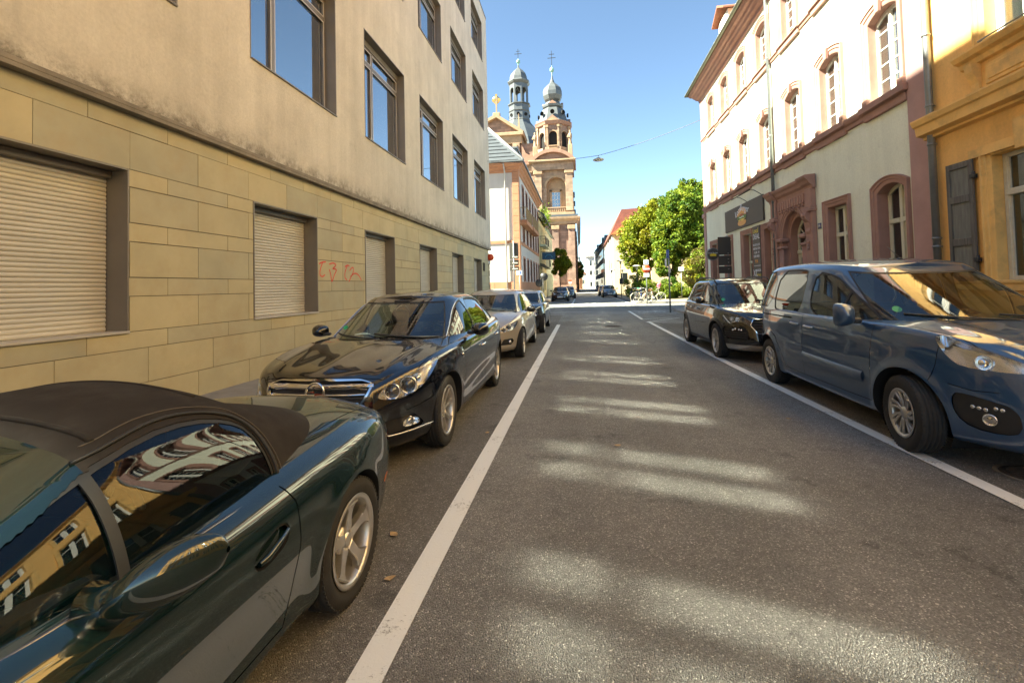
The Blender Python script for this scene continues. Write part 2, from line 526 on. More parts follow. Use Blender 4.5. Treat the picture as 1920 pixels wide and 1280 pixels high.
def greenhouse(c, ns=150, nv=34, nd=22):
    bx, tx_ = c['bot'], c['top']        # (xa, xb, W, pq, z)
    xa, xb = (bx[0] + tx_[0]) / 2, (bx[1] + tx_[1]) / 2
    ts = arc_params(xa, xb, (bx[2] + tx_[2]) / 2, bx[3], ns)
    X0, Y0 = outline(bx[0], bx[1], bx[2], bx[3], ts); X1, Y1 = outline(tx_[0], tx_[1], tx_[2], tx_[3], ts)
    for Y in (Y0, Y1): Y[0] = Y[-1] = 0
    Z0, Z1 = spl(bx[4])(X0), spl(tx_[4])(X1)
    if 'wplan' in c: Y0 = Y0 * spl(c['wplan'])(X0); Y1 = Y1 * spl(c.get('wplan1', c['wplan']))(X1)
    bul = c.get('bulge', 0.03); rows = []; nrm = np.stack([X1 * 0, Y0 * 0, Z0 * 0], -1)
    tgx, tgy = np.gradient(X0), np.gradient(Y0); ln = np.hypot(tgx, tgy) + 1e-9; ox, oy = -tgy / ln, tgx / ln
    r = c.get('round', 0.10)      # how far down from the roof edge the rounding starts (fraction)
    fs = [0, .2, .4, .6, .8, 1 - r, 1 - r * .35, 1.0]
    for k, f in enumerate(fs):
        b = bul * 4 * f * (1 - f) * 0.9
        x, y, z = X0 + (X1 - X0) * f, Y0 + (Y1 - Y0) * f, Z0 + (Z1 - Z0) * f
        if f == 1.0: z = z + c.get('lift', .012); x = x - ox * c.get('tuck', .05) * (np.abs(ox)); y = y - oy * c.get('tuck', .05)
        if k == 6: z = z + .004; x = x - ox * .008; y = y - oy * .008
        rows.append(np.stack([x + ox * b, np.maximum(y + oy * b, 0), z], -1))
        rows[-1][0, 1] = rows[-1][-1, 1] = 0
    rows = np.array(rows); us = np.linspace(0, len(rows) - 1, nv); side = catmull(rows, us)
    e = side[-1]; ec = spl(c['crown'])(e[:, 0]); ze = e[:, 2]; deck = []
    for t in np.arange(1, nd + 1) / nd:
        deck.append(np.stack([e[:, 0], e[:, 1] * (1 - t), ze + (ec - ze) * (1 - (1 - t) ** 2)], -1))
    P = np.vstack([side, np.array(deck)])
    fv = np.interp(us, np.arange(len(fs)), fs)
    v = np.concatenate([fv, 1 + np.arange(1, nd + 1) / nd])
    A = {'v': np.repeat(v[:, None], ns, 1), 't': np.tile(ts, (len(P), 1)), 'w': np.repeat(v[:, None], ns, 1) * 0}
    return Surf(P, A)

SIDE = lambda c, n: abs(n[1]) > 0.55
FRONTF = lambda c, n: n[0] < -0.2
def seam(surf, pts, w=0.0035, view='side', where=SIDE, frm=('body',), new='gap'):
    if view == 'side': fn = lambda x, y, z, A: sd_line(x, z, pts) - w
    elif view == 'top': fn = lambda x, y, z, A: sd_line(x, y, pts) - w
    elif view == 'w': fn = lambda x, y, z, A: sd_line(A['w'], z, pts) - w
    surf_refine(surf, pts, w, view)
    surf.cut(fn, new, frm, where)
def surf_refine(surf, pts, w, view):
    """cut first along a wide band and its axis so that narrow seams meet vertices on both sides"""
    def axis_sd(px, py):
        best = np.full(px.shape, 1e9); sg = np.ones(px.shape)
        for (a, b) in zip(pts[:-1], pts[1:]):
            ex, ey = b[0] - a[0], b[1] - a[1]; wx, wy = px - a[0], py - a[1]
            t = np.clip((wx * ex + wy * ey) / (ex * ex + ey * ey + 1e-12), 0, 1); d = np.hypot(wx - ex * t, wy - ey * t)
            m = d < best; best = np.where(m, d, best); sg = np.where(m, np.sign(ex * wy - ey * wx + 1e-12), sg)
        return best, sg
    def get(x, y, z, A): return (x, z) if view == 'side' else (x, y) if view == 'top' else (A['w'], z)
    def f0(x, y, z, A):
        d, sg = axis_sd(*get(x, y, z, A)); return np.where(d < 0.12, d * sg, np.abs(d))
    surf.cut(f0, '__t', ('body',), None); surf.lab = ['body' if l == '__t' else l for l in surf.lab]

# ------------------------------------------------------------------ wheels
def tyre_mesh(Ro, Ri, w, grooves=4, n=56):
    h = w / 2; d = 0.008; prof = []
    prof += [(Ri - .004, -h * .80), (Ri + .010, -h * .86), (Ri + (Ro - Ri) * .45, -h * 1.0), (Ro - .035, -h * .97), (Ro - .012, -h * .86), (Ro - .003, -h * .74)]
    gs = [(-.5 + (k + .5) / grooves) * 2 * .62 for k in range(grooves)]
    for g in gs: prof += [(Ro, h * g - .006), (Ro - d, h * g - .005), (Ro - d, h * g + .005), (Ro, h * g + .006)]
    prof += [(Ro - .003, h * .74), (Ro - .012, h * .86), (Ro - .035, h * .97), (Ri + (Ro - Ri) * .45, h * 1.0), (Ri + .012, h * .86), (Ri + .006, h * .84), (Ri - .002, h * .80)]
    b = MB(); b.lathe(prof, axis='y', n=n)
    # tread blocks: a ring of thin shoulder lugs
    nb = 64
    for sgn in (-1, 1):
        for k in range(nb):
            a = 2 * math.pi * k / nb
            M = Matrix.Rotation(a, 4, 'Y')
            q = MB().box((-.0085, sgn * h * .60, Ro - .012), (.0085, sgn * h * .885, Ro - .0015 - (.004 if 1 else 0)))
            vs = [M @ Vector(v) for v in q.v]
            # outer end drops with the shoulder
            vs = [Vector((v.x, v.y, v.z)) * (1.0) for v in vs]
            b.add(vs, q.f)
    return b.mesh('tyre')
def rim_mesh(Ri, w, style, n=48):
    h = w / 2; b = MB()
    b.lathe([(Ri - .004, h * .86), (Ri + .008, h * .90), (Ri + .004, h * .93), (Ri - .012, h * .92), (Ri - .020, h * .80), (Ri - .026, h * .55), (Ri - .03, -h * .2), (Ri - .02, -h * .8)], axis='y', n=n)
    R0 = Ri - .016
    def spoke(poly, yf, th=.022):
        m = len(poly); vs = []
        for (r, a) in poly:
            vs.append((r * math.sin(a), yf(r), r * math.cos(a)))
        cx = sum(v[0] for v in vs) / m; cz = sum(v[2] for v in vs) / m
        for v in vs[:m]: vs.append((cx + (v[0] - cx) * .82, v[1] + .007, cz + (v[2] - cz) * .82)) if False else None
        top = [(cx + (v[0] - cx) * .86, v[1] + .006, cz + (v[2] - cz) * .97) for v in vs[:m]]
        bot = [(v[0], v[1] - th, v[2]) for v in vs[:m]]
        V = vs[:m] + top + bot
        F = [[m + i for i in range(m)]] + [[i, (i + 1) % m, m + (i + 1) % m, m + i] for i in range(m)] + [[2 * m + i, 2 * m + (i + 1) % m, (i + 1) % m, i] for i in range(m)]
        b.add(V, F)
    if style == 'five':
        yf = lambda r: h * (.50 + .26 * (r / R0) ** 2)
        for k in range(5):
            a = 2 * math.pi * k / 5 + .25
            pl = [(.045, a - .62), (.08, a - .33), (.115, a - .19), (R0 * .80, a - .17), (R0 * .93, a - .25), (R0, a - .36), (R0, a + .36), (R0 * .93, a + .25), (R0 * .80, a + .17), (.115, a + .19), (.08, a + .33), (.045, a + .62)]
            spoke(pl, yf, .03)
        b.lathe([(0, h * .60), (.026, h * .60), (.032, h * .56), (.034, h * .45), (.075, h * .45), (.078, h * .30)], axis='y', n=24)
        for k in range(4):
            a = 2 * math.pi * k / 4 + .5; b.lathe([(0, .0), (.009, .0), (.009, -.02)], c=(.055 * math.sin(a), h * .47, .055 * math.cos(a)), axis='y', n=8)
    elif style == 'seven':
        yf = lambda r: h * (.42 + .34 * (r / R0) ** 2)
        for k in range(7):
            a = 2 * math.pi * k / 7
            spoke([(.05, a - .28), (.08, a - .16), (R0 * .95, a - .085), (R0, a - .13), (R0, a + .13), (R0 * .95, a + .085), (.08, a + .16), (.05, a + .28)], yf)
        b.lathe([(0, h * .52), (.03, h * .52), (.036, h * .45), (.07, h * .40), (.075, h * .2)], axis='y', n=24)
    elif style == 'blades':
        yf = lambda r: h * (.62 + .22 * (r / R0) ** 2)
        for k in range(14):
            a = 2 * math.pi * (k // 2) / 7 + (k % 2) * .30; d = .30; wd = .105
            spoke([(.055, a - .15), (R0 * .6, a - wd + d * .45), (R0 * .97, a - wd * .72 + d), (R0 * .97, a + wd * .72 + d), (R0 * .6, a + wd + d * .45), (.055, a + .15)], yf, .012)
        b.lathe([(0, h * .78), (.03, h * .78), (.05, h * .72), (.062, h * .62), (.065, h * .3)], axis='y', n=24)
        b.lathe([(R0 * .93, h * .78), (R0 * .985, h * .86), (R0 + .012, h * .92)], axis='y', n=n)
    elif style == 'double5':
        yf = lambda r: h * (.45 + .34 * (r / R0) ** 2)
        for k in range(5):
            for sg in (-1, 1):
                a = 2 * math.pi * k / 5; q = sg * .19
                spoke([(.05, a + q * .9 - .16), (R0, a + q - .055 + q * .5), (R0, a + q + .055 + q * .5), (.05, a + q * .9 + .16)], yf)
        b.lathe([(0, h * .52), (.03, h * .52), (.036, h * .45), (.06, h * .42), (.065, h * .2)], axis='y', n=24)
    elif style == 'plain':
        yf = lambda r: h * (.5 + .28 * (r / R0) ** 2)
        for k in range(9):
            a = 2 * math.pi * k / 9
            spoke([(.05, a - .18), (R0, a - .10), (R0, a + .10), (.05, a + .18)], yf)
        b.lathe([(0, h * .6), (.04, h * .58), (.06, h * .3)], axis='y', n=18)
    b2 = MB(); b2.lathe([(0, -.01), (R0 * .72, -.01), (R0 * .72, -.03)], axis='y', n=32)
    b2.lathe([(.0, h * .2), (.07, h * .2), (.075, -.01)], axis='y', n=20)
    b2.lathe([(R0 * .4, -h * .5), (Ri - .02, -h * .5)], axis='y', n=32)
    return b.mesh('rim'), b2.mesh('brake_disc')
def put_wheels(root, L_front, wb, track, Ro, Ri, w, style, rim_m, steer=0.0, lifts=0.0):
    ty = tyre_mesh(Ro, Ri, w); rm, bd = rim_mesh(Ri, w, style)
    for i, x in enumerate((L_front, L_front + wb)):
        for sg in (1, -1):
            wroot = link('wheel', ty, M_TYRE, root, (x, sg * (track / 2), Ro - .006), (0, R(random.uniform(0, 60)), (0 if sg > 0 else math.pi) + (steer if i == 0 else 0)))
            # rotation order: spin about own axle first
            wroot.rotation_mode = 'XYZ'
            link('rim', rm, rim_m, wroot); link('brake_disc', bd, M_DISC, wroot)

M_TYRE = mat('tyre', (.022, .021, .020), .82, var=.25, scale=20, bump=.0015, bscale=140)
M_DISC = mat('brake_iron', (.16, .15, .14), .45, metal=.8)
M_ALLOY = mat('alloy', (.56, .54, .51), .32, metal=.85, var=.1, scale=12)
M_CHROME = mat('chrome', (.75, .76, .78), .07, metal=1)
M_BLACKP = mat('black_plastic', (.02, .02, .021), .5)
M_GAP = mat('panel_gap', (.004, .004, .004), .9)
M_RUBBER = mat('rubber', (.012, .012, .012), .6)
M_CABIN = mat('cabin', (.022, .022, .023), .8)
M_SEAT = mat('seat_cloth', (.028, .028, .03), .9)
M_LENS = glass('lens_glass', (.93, .95, .96), boost=.9)
M_REFL = mat('reflector', (.8, .81, .83), .12, metal=1)
M_REDL = mat('red_lens', (.28, .008, .006), .08, coat=1)
M_AMBER = mat('amber_lens', (.6, .16, .01), .1, coat=1)
M_PLATE = mat('plate_white', (.75, .75, .72), .4)
M_SCREEN = glass('screen_glass', (.70, .78, .74), opac=.04, boost=.9)
M_WIND = glass('window_glass', (.50, .55, .52), opac=.10, boost=.5)
M_DARKG = glass('privacy_glass', (.12, .13, .13), opac=.3)

def add_panels(root, surf, spec):
    """spec: label -> (object name, material, offset, thick); what does not cross the middle becomes one part per side"""
    out = {}
    for lab, (nm, m, off, th) in spec.items():
        me = surf.mesh([lab], off, False, th)
        if not me: continue
        co = np.zeros(len(me.vertices) * 3); me.vertices.foreach_get('co', co)
        if co.reshape(-1, 3)[:, 1].min() > .02:
            out[lab] = link(nm, me, m, root); link(nm, me, m, root).scale = (1, -1, 1)
        else: out[lab] = link(nm, surf.mesh([lab], off, True, th), m, root)
    return out
def split_sides(root, surf, lab, nm, m, off=0.0, thick=0.0, ends=()):
    """one object per side (and per island in x if ends given)"""
    rng = list(zip((-9,) + tuple(ends), tuple(ends) + (99,)))
    res = []
    for (a, b) in rng:
        me = surf.mesh([lab], off, False, thick, only=lambda c: a <= c[0] < b)
        if not me: continue
        for sg in (1, -1):
            o = link(nm, me, m, root)
            if sg < 0: o.scale = (1, -1, 1)
            res.append(o)
    return res
def arches(surf, cs, r, zc):
    for cx in cs:
        surf.cut(lambda x, y, z, A, cx=cx: np.hypot(x - cx, z - zc) - r, 'arch', ('body', 'gap', 'cladding', 'lower'), lambda c, n: c[1] > .35 and abs(n[1]) > .3 and c[2] < zc + r + .02)
def arch_lips(root, surf, cs, r, zc, W, m, depth=.28):
    for cx in cs:
        b = MB(); vs = []; K = 40
        for k in range(K + 1):
            a = math.pi * (-.18 + 1.36 * k / K)
            x, z = cx + math.cos(a) * r, zc + math.sin(a) * r
            h, n = surf.hit('side', x, max(z, surf.P[:, 2].min() + .03))
            y = h.y if h is not None else W
            y = max(y, W * .8)
            vs += [(x, y - .001, z), (x, y - depth, z)]
        n0 = len(b.v); b.add(vs, [[2 * k, 2 * k + 1, 2 * k + 3, 2 * k + 2] for k in range(K)], True)
        b.add([(cx + math.cos(a) * r * q, W - depth - .01, zc + math.sin(a) * r * q) for q in (0, 1) for a in np.linspace(-.6, math.pi + .6, 24)], [[k, k + 1, 24 + k + 1, 24 + k] for k in range(23)])
        me = b.mesh('wheel_arch'); link('wheel_arch', me, m, root); link('wheel_arch', me, m, root).scale = (1, -1, 1)
def strip_on(root, nm, m, pts, r, mirror=False, n=6, flat=None):
    b = MB(); b.tube(pts, r, n); me = b.mesh(nm); o = link(nm, me, m, root)
    if mirror: link(nm, me, m, root).scale = (1, -1, 1)
    return o
def seat(root, x, y, z, m=None, bench=False, hw=.24, hs=1.0):
    b = MB()
    def pad(x0, x1, z0, z1, w, lean=0, bev=.04):
        q = MB().box((x0, y - w, z0), (x1, y + w, z1), bev)
        b.add([(v[0] + lean * (v[2] - z0), v[1], v[2]) for v in q.v], q.f, True)
    pad(x, x + .50, z, z + .16, hw); pad(x + .42, x + .54, z + .10, z + hs * .66, hw * .95, .28)
    o = b.build('seat', m or M_SEAT, root)
    if not bench:
        b = MB(); q = MB().box((x + .60, y - .12, z + .68 * hs), (x + .69, y + .12, z + .68 * hs + .17), .035); b.add([(v[0] + .1 * (v[2] - z - .6), v[1], v[2]) for v in q.v], q.f, True)
        b.build('head_rest', m or M_SEAT, root)
def cabin(root, x_ws, x_end, W, zb, zfl, seats, side, dash_z, bench=None, wheel_r=.18, hs=1.0):
    """dash, floor, tub, steering wheel on the driver's side (local -y)"""
    b = MB(); b.box((x_ws + .1, -W + .1, zfl), (x_end - .1, W - .1, zfl + .04)); b.build('floor_pan', M_CABIN, root)
    b = MB(); b.prism([(x_ws + .10, zfl + .1), (x_ws + .10, dash_z - .03), (x_ws + .30, dash_z + .02), (x_ws + .62, dash_z), (x_ws + .72, dash_z - .08), (x_ws + .68, dash_z - .3), (x_ws + .5, zfl + .1)], 'y', -W + .1, W - .1)
    b.build('dashboard', M_CABIN, root, fix=True)
    c = Vector((x_ws + .86, -.36, dash_z - .06)); M = Matrix.Rotation(R(-62), 4, 'Y')
    pts = [c + M @ Vector((math.cos(a) * wheel_r, math.sin(a) * wheel_r, 0)) for a in np.linspace(0, 2 * math.pi, 28, endpoint=False)]
    b = MB(); b.tube(pts, .014, 6, closed=True)
    for a in (0.0, 2.2, 4.1): b.tube([c, c + M @ Vector((math.cos(a) * wheel_r, math.sin(a) * wheel_r, 0))], .012, 5)
    b.tube([c, c + Vector((-.25, 0, -.12))], .03, 8); b.build('steering_wheel', M_CABIN, root)
    for (x, y) in seats: seat(root, x, y, zfl + .16, hs=hs)
    if bench: seat(root, bench, 0, zfl + .18, bench=True, hw=W - .22)
def car_under(root, L, W, z0=.17, ztop=.5, fr=.62, rr=.55):
    b = MB(); b.box((fr, -W + .26, z0), (L - rr, W - .26, ztop)); return b.build('underbody', M_GAP, root)
def mirror_pod(root, x, y, z, m, w=.20, h=.15, d=.13, sqe=.75, stalk=True, both=True, mglass=True, tilt=0.0, taper=.35):
    """shell housing, outboard of the door; reflecting face looks back (+x)"""
    for sg in (1, -1) if both else (-1,):
        b = MB(); n, k = 20, 9; vs = []
        for i in range(k):
            t = i / (k - 1); rr = math.sqrt(max(0, 1 - t * t)); 
            for j in range(n):
                a = 2 * math.pi * j / n; ca, sa = math.cos(a), math.sin(a)
                sq = lambda q: math.copysign(abs(q) ** sqe, q)
                yy = sq(ca) * w / 2 * (rr * .98 + .02); zz = sq(sa) * h / 2 * (rr * .98 + .02) * (1 - taper * (sq(ca) * .5 + .0) * (1 if ca < 0 else .6) * -1 if ca < 0 else 1)
                vs.append((x - d * t, sg * (y + yy + w / 2), z + zz + tilt * yy))
        fs = [[i * n + j, i * n + (j + 1) % n, (i + 1) * n + (j + 1) % n, (i + 1) * n + j] for i in range(k - 1) for j in range(n)]
        b.add(vs, fs, True); o = b.build('side_mirror', m, root, fix=True)
        b = MB(); c0 = vs[:n]; cx = (x + .001, sum(v[1] for v in c0) / n, z)
        b.add([(x - .006, cx[1] + (v[1] - cx[1]) * .9, z + (v[2] - z) * .88) for v in c0], [list(range(n))]); link('mirror_glass', b.fix(), M_CHROME, o)
        if stalk:
            b = MB(); b.box((x - d * .6, sg * (y - .05), z - h * .36), (x - d * .1, sg * (y + w * .25), z - h * .12), .015); b.build('mirror_foot', M_BLACKP, o)
def car_root(name, Xc, Y0, **k):
    return empty(name, (Xc, Y0, 0.0), math.pi / 2, **k)
# ------------------------------------------------------------------ materials of the place
def asphalt(name, base, patch=True):
    m = bpy.data.materials.new(name); MATS[name] = m; m.use_nodes = True
    nt = m.node_tree; N = nt.nodes; L = nt.links; b = N['Principled BSDF']
    g = N.new('ShaderNodeNewGeometry')
    def noise(sc, det, rough=.6, st=None):
        n = N.new('ShaderNodeTexNoise'); n.inputs['Scale'].default_value = sc; n.inputs['Detail'].default_value = det; n.inputs['Roughness'].default_value = rough
        if st:
            mp = N.new('ShaderNodeMapping'); mp.inputs['Scale'].default_value = st; L.new(g.outputs['Position'], mp.inputs[0]); L.new(mp.outputs[0], n.inputs[0])
        else: L.new(g.outputs['Position'], n.inputs[0])
        return n.outputs[0]
    def rng(s, a, b_, c, d):
        r = N.new('ShaderNodeMapRange'); r.inputs[1].default_value = a; r.inputs[2].default_value = b_; r.inputs[3].default_value = c; r.inputs[4].default_value = d; L.new(s, r.inputs[0]); return r.outputs[0]
    def mul(a, b_):
        x = N.new('ShaderNodeMath'); x.operation = 'MULTIPLY'; L.new(a, x.inputs[0]); L.new(b_, x.inputs[1]); return x.outputs[0]
    # stones of the wearing course
    v = N.new('ShaderNodeTexVoronoi'); v.inputs['Scale'].default_value = 150; L.new(g.outputs['Position'], v.inputs[0])
    sep = N.new('ShaderNodeSeparateColor'); L.new(v.outputs['Color'], sep.inputs[0])
    st = rng(sep.outputs[0], 0, 1, .68, 1.22)
    lite = rng(sep.outputs[1], .88, .97, 1.0, 2.3)
    big = rng(noise(.45, 5, .6), .3, .7, .76, 1.2)
    lane = rng(noise(1.0, 4, .55, (1.1, .09, 1)), .35, .65, .86, 1.14)
    sm = rng(noise(9, 4), .3, .7, .9, 1.1)
    tar = rng(noise(1.6, 8, .72), .58, .64, 1.0, .66 if patch else 1.0)
    k = mul(mul(mul(st, lite), mul(big, lane)), mul(sm, tar))
    mx = N.new('ShaderNodeVectorMath'); mx.operation = 'SCALE'; mx.inputs[0].default_value = base; L.new(k, mx.inputs['Scale'])
    L.new(mx.outputs[0], b.inputs['Base Color']); b.inputs['Roughness'].default_value = .72; b.inputs['Specular IOR Level'].default_value = .45
    bp = N.new('ShaderNodeBump'); bp.inputs['Distance'].default_value = .0012; bp.inputs['Strength'].default_value = .8
    inv = N.new('ShaderNodeMath'); inv.operation = 'MULTIPLY_ADD'; inv.inputs[1].default_value = -40.0; inv.inputs[2].default_value = 1.0
    L.new(v.outputs['Distance'], inv.inputs[0]); L.new(inv.outputs[0], bp.inputs['Height']); L.new(bp.outputs[0], b.inputs['Normal'])
    return m
def worn_paint(name, col):
    m = bpy.data.materials.new(name); m.use_nodes = True; nt = m.node_tree; N = nt.nodes; L = nt.links; b = N['Principled BSDF']
    g = N.new('ShaderNodeNewGeometry')
    n = N.new('ShaderNodeTexNoise'); n.inputs['Scale'].default_value = 60; n.inputs['Detail'].default_value = 6; n.inputs['Roughness'].default_value = .7; L.new(g.outputs['Position'], n.inputs[0])
    n2 = N.new('ShaderNodeTexNoise'); n2.inputs['Scale'].default_value = 3.5; n2.inputs['Detail'].default_value = 6; L.new(g.outputs['Position'], n2.inputs[0])
    s = N.new('ShaderNodeMath'); s.operation = 'ADD'; L.new(n.outputs[0], s.inputs[0]); L.new(n2.outputs[0], s.inputs[1])
    r = N.new('ShaderNodeMapRange'); r.inputs[1].default_value = 1.14; r.inputs[2].default_value = 1.26; r.inputs[3].default_value = 0; r.inputs[4].default_value = .8; L.new(s.outputs[0], r.inputs[0])
    mm = N.new('ShaderNodeMix'); mm.data_type = 'RGBA'; L.new(r.outputs[0], mm.inputs[0]); mm.inputs[6].default_value = (*col, 1); mm.inputs[7].default_value = (.10, .095, .085, 1)
    L.new(mm.outputs[2], b.inputs['Base Color']); b.inputs['Roughness'].default_value = .65
    bp = N.new('ShaderNodeBump'); bp.inputs['Distance'].default_value = .002; L.new(n.outputs[0], bp.inputs['Height']); L.new(bp.outputs[0], b.inputs['Normal'])
    return m
M_ROAD = asphalt('asphalt_road', (.31, .302, .28))
M_BAY = asphalt('asphalt_parking', (.24, .225, .20))
M_CROSS = asphalt('asphalt_cross_street', (.22, .215, .20))
M_LINE = worn_paint('road_paint', (.70, .71, .68))
M_SLAB = mat('pavement_slab', (.24, .22, .19), .85, var=.22, scale=2.2, bump=.002, bscale=90, space='World')
M_KERB = mat('kerb_granite', (.30, .28, .25), .8, var=.25, scale=30, bump=.002, bscale=80)
M_EARTH = mat('ground_earth', (.16, .14, .11), .95, var=.2, scale=1)

def sheet(name, x0, x1, y0, y1, z, m, kind='structure', sub=1):
    b = MB(); b.add([(x0, y0, z), (x1, y0, z), (x1, y1, z), (x0, y1, z)], [(0, 1, 2, 3)])
    o = b.build(name, m); tag(o, kind=kind); return o
sheet('ground', -900, 900, -300, 1500, -.012, M_EARTH)
sheet('road', -3.2, 4.9, -14, 27.9, 0, M_ROAD)
sheet('road', -3.9, 5.0, 37.3, 170, 0, M_ROAD)
sheet('cross_street', -70, 70, 27.9, 37.3, 0, M_CROSS)
sheet('parking_lane', -3.2, -.94, -14, 24.5, .004, M_BAY)
sheet('parking_lane', 2.86, 4.9, -14, 18.5, .004, M_BAY)
def marking(name, pts, w, z=.008, label=None):
    b = MB(); P = [Vector((p[0], p[1], 0)) for p in pts]
    for i in range(len(P) - 1):
        d = (P[i + 1] - P[i]).normalized(); n = Vector((-d.y, d.x, 0)) * w / 2
        n0 = n
        b.add([P[i] - n0 + Vector((0, 0, z)), P[i + 1] - n0 + Vector((0, 0, z)), P[i + 1] + n0 + Vector((0, 0, z)), P[i] + n0 + Vector((0, 0, z))], [(0, 3, 2, 1)])
    o = b.build(name, M_LINE); tag(o, kind='structure'); return o
marking('lane_marking', [(-.87, -12), (-.87, 18.5)], .14)
marking('lane_marking', [(2.93, -12), (2.85, 3.6), (2.78, 5.1), (2.67, 9.4), (2.62, 19.4)], .13)
marking('lane_marking', [(2.50, 19.05), (3.3, 19.35)], .12, .0085)
marking('lane_marking', [(2.55, 20.9), (2.63, 27.2)], .12)
marking('lane_marking', [(2.50, 20.85), (3.9, 21.6)], .12, .0085)
marking('lane_marking', [(2.50, 19.2), (4.2, 21.4)], .10, .009)
for x in (2.75, 3.85, 4.95): marking('lane_marking', [(x, 27.25), (x + .75, 27.15)], .13, .009)
marking('lane_marking', [(-.68, 38.4), (-.58, 62)], .13)
marking('lane_marking', [(3.74, 38.0), (3.6, 62)], .13)
marking('lane_marking', [(3.1, 24.9), (4.6, 24.2)], .10, .0085)
for x in (-3.4, -2.2, -1.0, .3, 1.5, 2.7): marking('lane_marking', [(x, 37.0), (x + .55, 37.05)], .25)
marking('lane_marking', [(-.2, 41), (.75, 38.5), (1.6, 41)], .16)
# bicycle sign painted on the asphalt
bb = MB()
def flatring(b, cx, cy, r, w, z, n=20, sy=1.0):
    vs = [(cx + math.cos(2 * math.pi * k / n) * q, cy + math.sin(2 * math.pi * k / n) * q * sy, z) for q in (r - w, r) for k in range(n)]
    b.add(vs, [[k, n + k, n + (k + 1) % n, (k + 1) % n] for k in range(n)])
flatring(bb, 3.25, 25.9, .28, .07, .0095, sy=1.3); flatring(bb, 4.1, 25.9, .28, .07, .0095, sy=1.3)
for (a, b_) in (((3.25, 25.9), (3.5, 26.5)), ((3.5, 26.5), (4.0, 26.5)), ((4.1, 25.9), (3.95, 26.8)), ((3.5, 26.5), (3.7, 25.9)), ((3.7, 25.9), (4.0, 26.5)), ((3.25, 25.9), (3.7, 25.9))):
    d = (Vector(b_) - Vector(a)).normalized() * .035; n = Vector((-d.y, d.x))
    bb.add([(a[0] - n.x, a[1] - n.y, .0095), (a[0] + n.x, a[1] + n.y, .0095), (b_[0] + n.x, b_[1] + n.y, .0095), (b_[0] - n.x, b_[1] - n.y, .0095)], [(0, 3, 2, 1)])
tag(bb.build('lane_marking', M_LINE), kind='structure')

def pavement(name, x0, x1, y0, y1, kx=None, slab=.5, real=None):
    """kerbed footway; slabs as real pieces where the camera sees them"""
    o = empty(name, (0, 0, 0), kind='structure')
    b = MB(); b.box((x0, y0, -.01), (x1, y1, .105)); b.build('paving_bed', M_SLAB, o)
    if kx is not None:
        kb = MB().box((-.075, .006, -.01), (.075, .994, .125), .012).mesh('kerb_stone')
        y = y0
        while y < y1 - .5: link('kerb_stone', kb, M_KERB, o, (kx, y, random.uniform(-.003, .003))); y += 1
    if real:
        ry0, ry1 = real; me = MB().box((.004, .004, 0), (slab - .004, slab - .004, .03), .004).mesh('paving_slab')
        nx = int((x1 - x0 - .02) / slab); y = ry0; off = (x1 - x0 - nx * slab) / 2
        while y < ry1 - .01:
            for i in range(nx): link('paving_slab', me, M_SLAB, o, (x0 + off + i * slab, y, .0935 + random.uniform(-.002, .002)))
            y += slab
    return o
pavement('left_pavement', -5.3, -3.35, -14, 27.9, -3.275)
pavement('right_pavement', 5.05, 6.5, -14, 25.8, 4.975)
pavement('far_left_pavement', -4.3, -4.05, 37.4, 95, -3.975)
pavement('far_right_pavement', 4.3, 40, 37.4, 60, 4.22, real=None)
pavement('side_pavement', 5.05, 40, 25.9, 27.6)

# ------------------------------------------------------------------ walls with openings
def arch_pts(y0, y1, zs, rise, n=12):
    """segmental (or round) arch from y0 to y1 springing at zs"""
    c = (y0 + y1) / 2; h = (y1 - y0) / 2
    if rise >= h * .98: return [(c - h * math.cos(math.pi * k / n), zs + rise * math.sin(math.pi * k / n)) for k in range(n + 1)]
    r = (h * h + rise * rise) / (2 * rise); a = math.asin(h / r)
    return [(c + r * math.sin(-a + 2 * a * k / n), zs + rise - r + r * math.cos(-a + 2 * a * k / n)) for k in range(n + 1)]
def wall(b, T, u0, u1, z0, z1, holes, depth, outer=True):
    """wall face in the plane of T (u, z, d) -> world; holes (u0, u1, z0, z1[, rise]); reveals go to depth"""
    us = sorted({u0, u1, *[h[0] for h in holes], *[h[1] for h in holes]}); zs = sorted({z0, z1, *[h[2] for h in holes], *[h[3] for h in holes]})
    def quad(a, b_, c, d): b.add([T(*a), T(*b_), T(*c), T(*d)], [(0, 1, 2, 3)])
    if outer:
        for i in range(len(us) - 1):
            for j in range(len(zs) - 1):
                mu, mz = (us[i] + us[i + 1]) / 2, (zs[j] + zs[j + 1]) / 2
                if us[i] < u0 or us[i + 1] > u1 or any(h[0] < mu < h[1] and h[2] < mz < h[3] for h in holes): continue
                quad((us[i], zs[j], 0), (us[i + 1], zs[j], 0), (us[i + 1], zs[j + 1], 0), (us[i], zs[j + 1], 0))
    for h in holes:
        a, c, e, f = h[:4]; rise = h[4] if len(h) > 4 else 0
        sp = f - rise
        quad((a, e, 0), (a, e, depth), (a, sp, depth), (a, sp, 0)); quad((c, e, depth), (c, e, 0), (c, sp, 0), (c, sp, depth)); quad((a, e, depth), (a, e, 0), (c, e, 0), (c, e, depth))
        if not rise: quad((a, f, 0), (a, f, depth), (c, f, depth), (c, f, 0))
        else:
            pts = arch_pts(a, c, sp, rise)
            for p, q in zip(pts[:-1], pts[1:]):
                quad((p[0], p[1], 0), (p[0], p[1], depth), (q[0], q[1], depth), (q[0], q[1], 0))
                quad((p[0], p[1], 0), (q[0], q[1], 0), (q[0], f, 0), (p[0], f, 0))
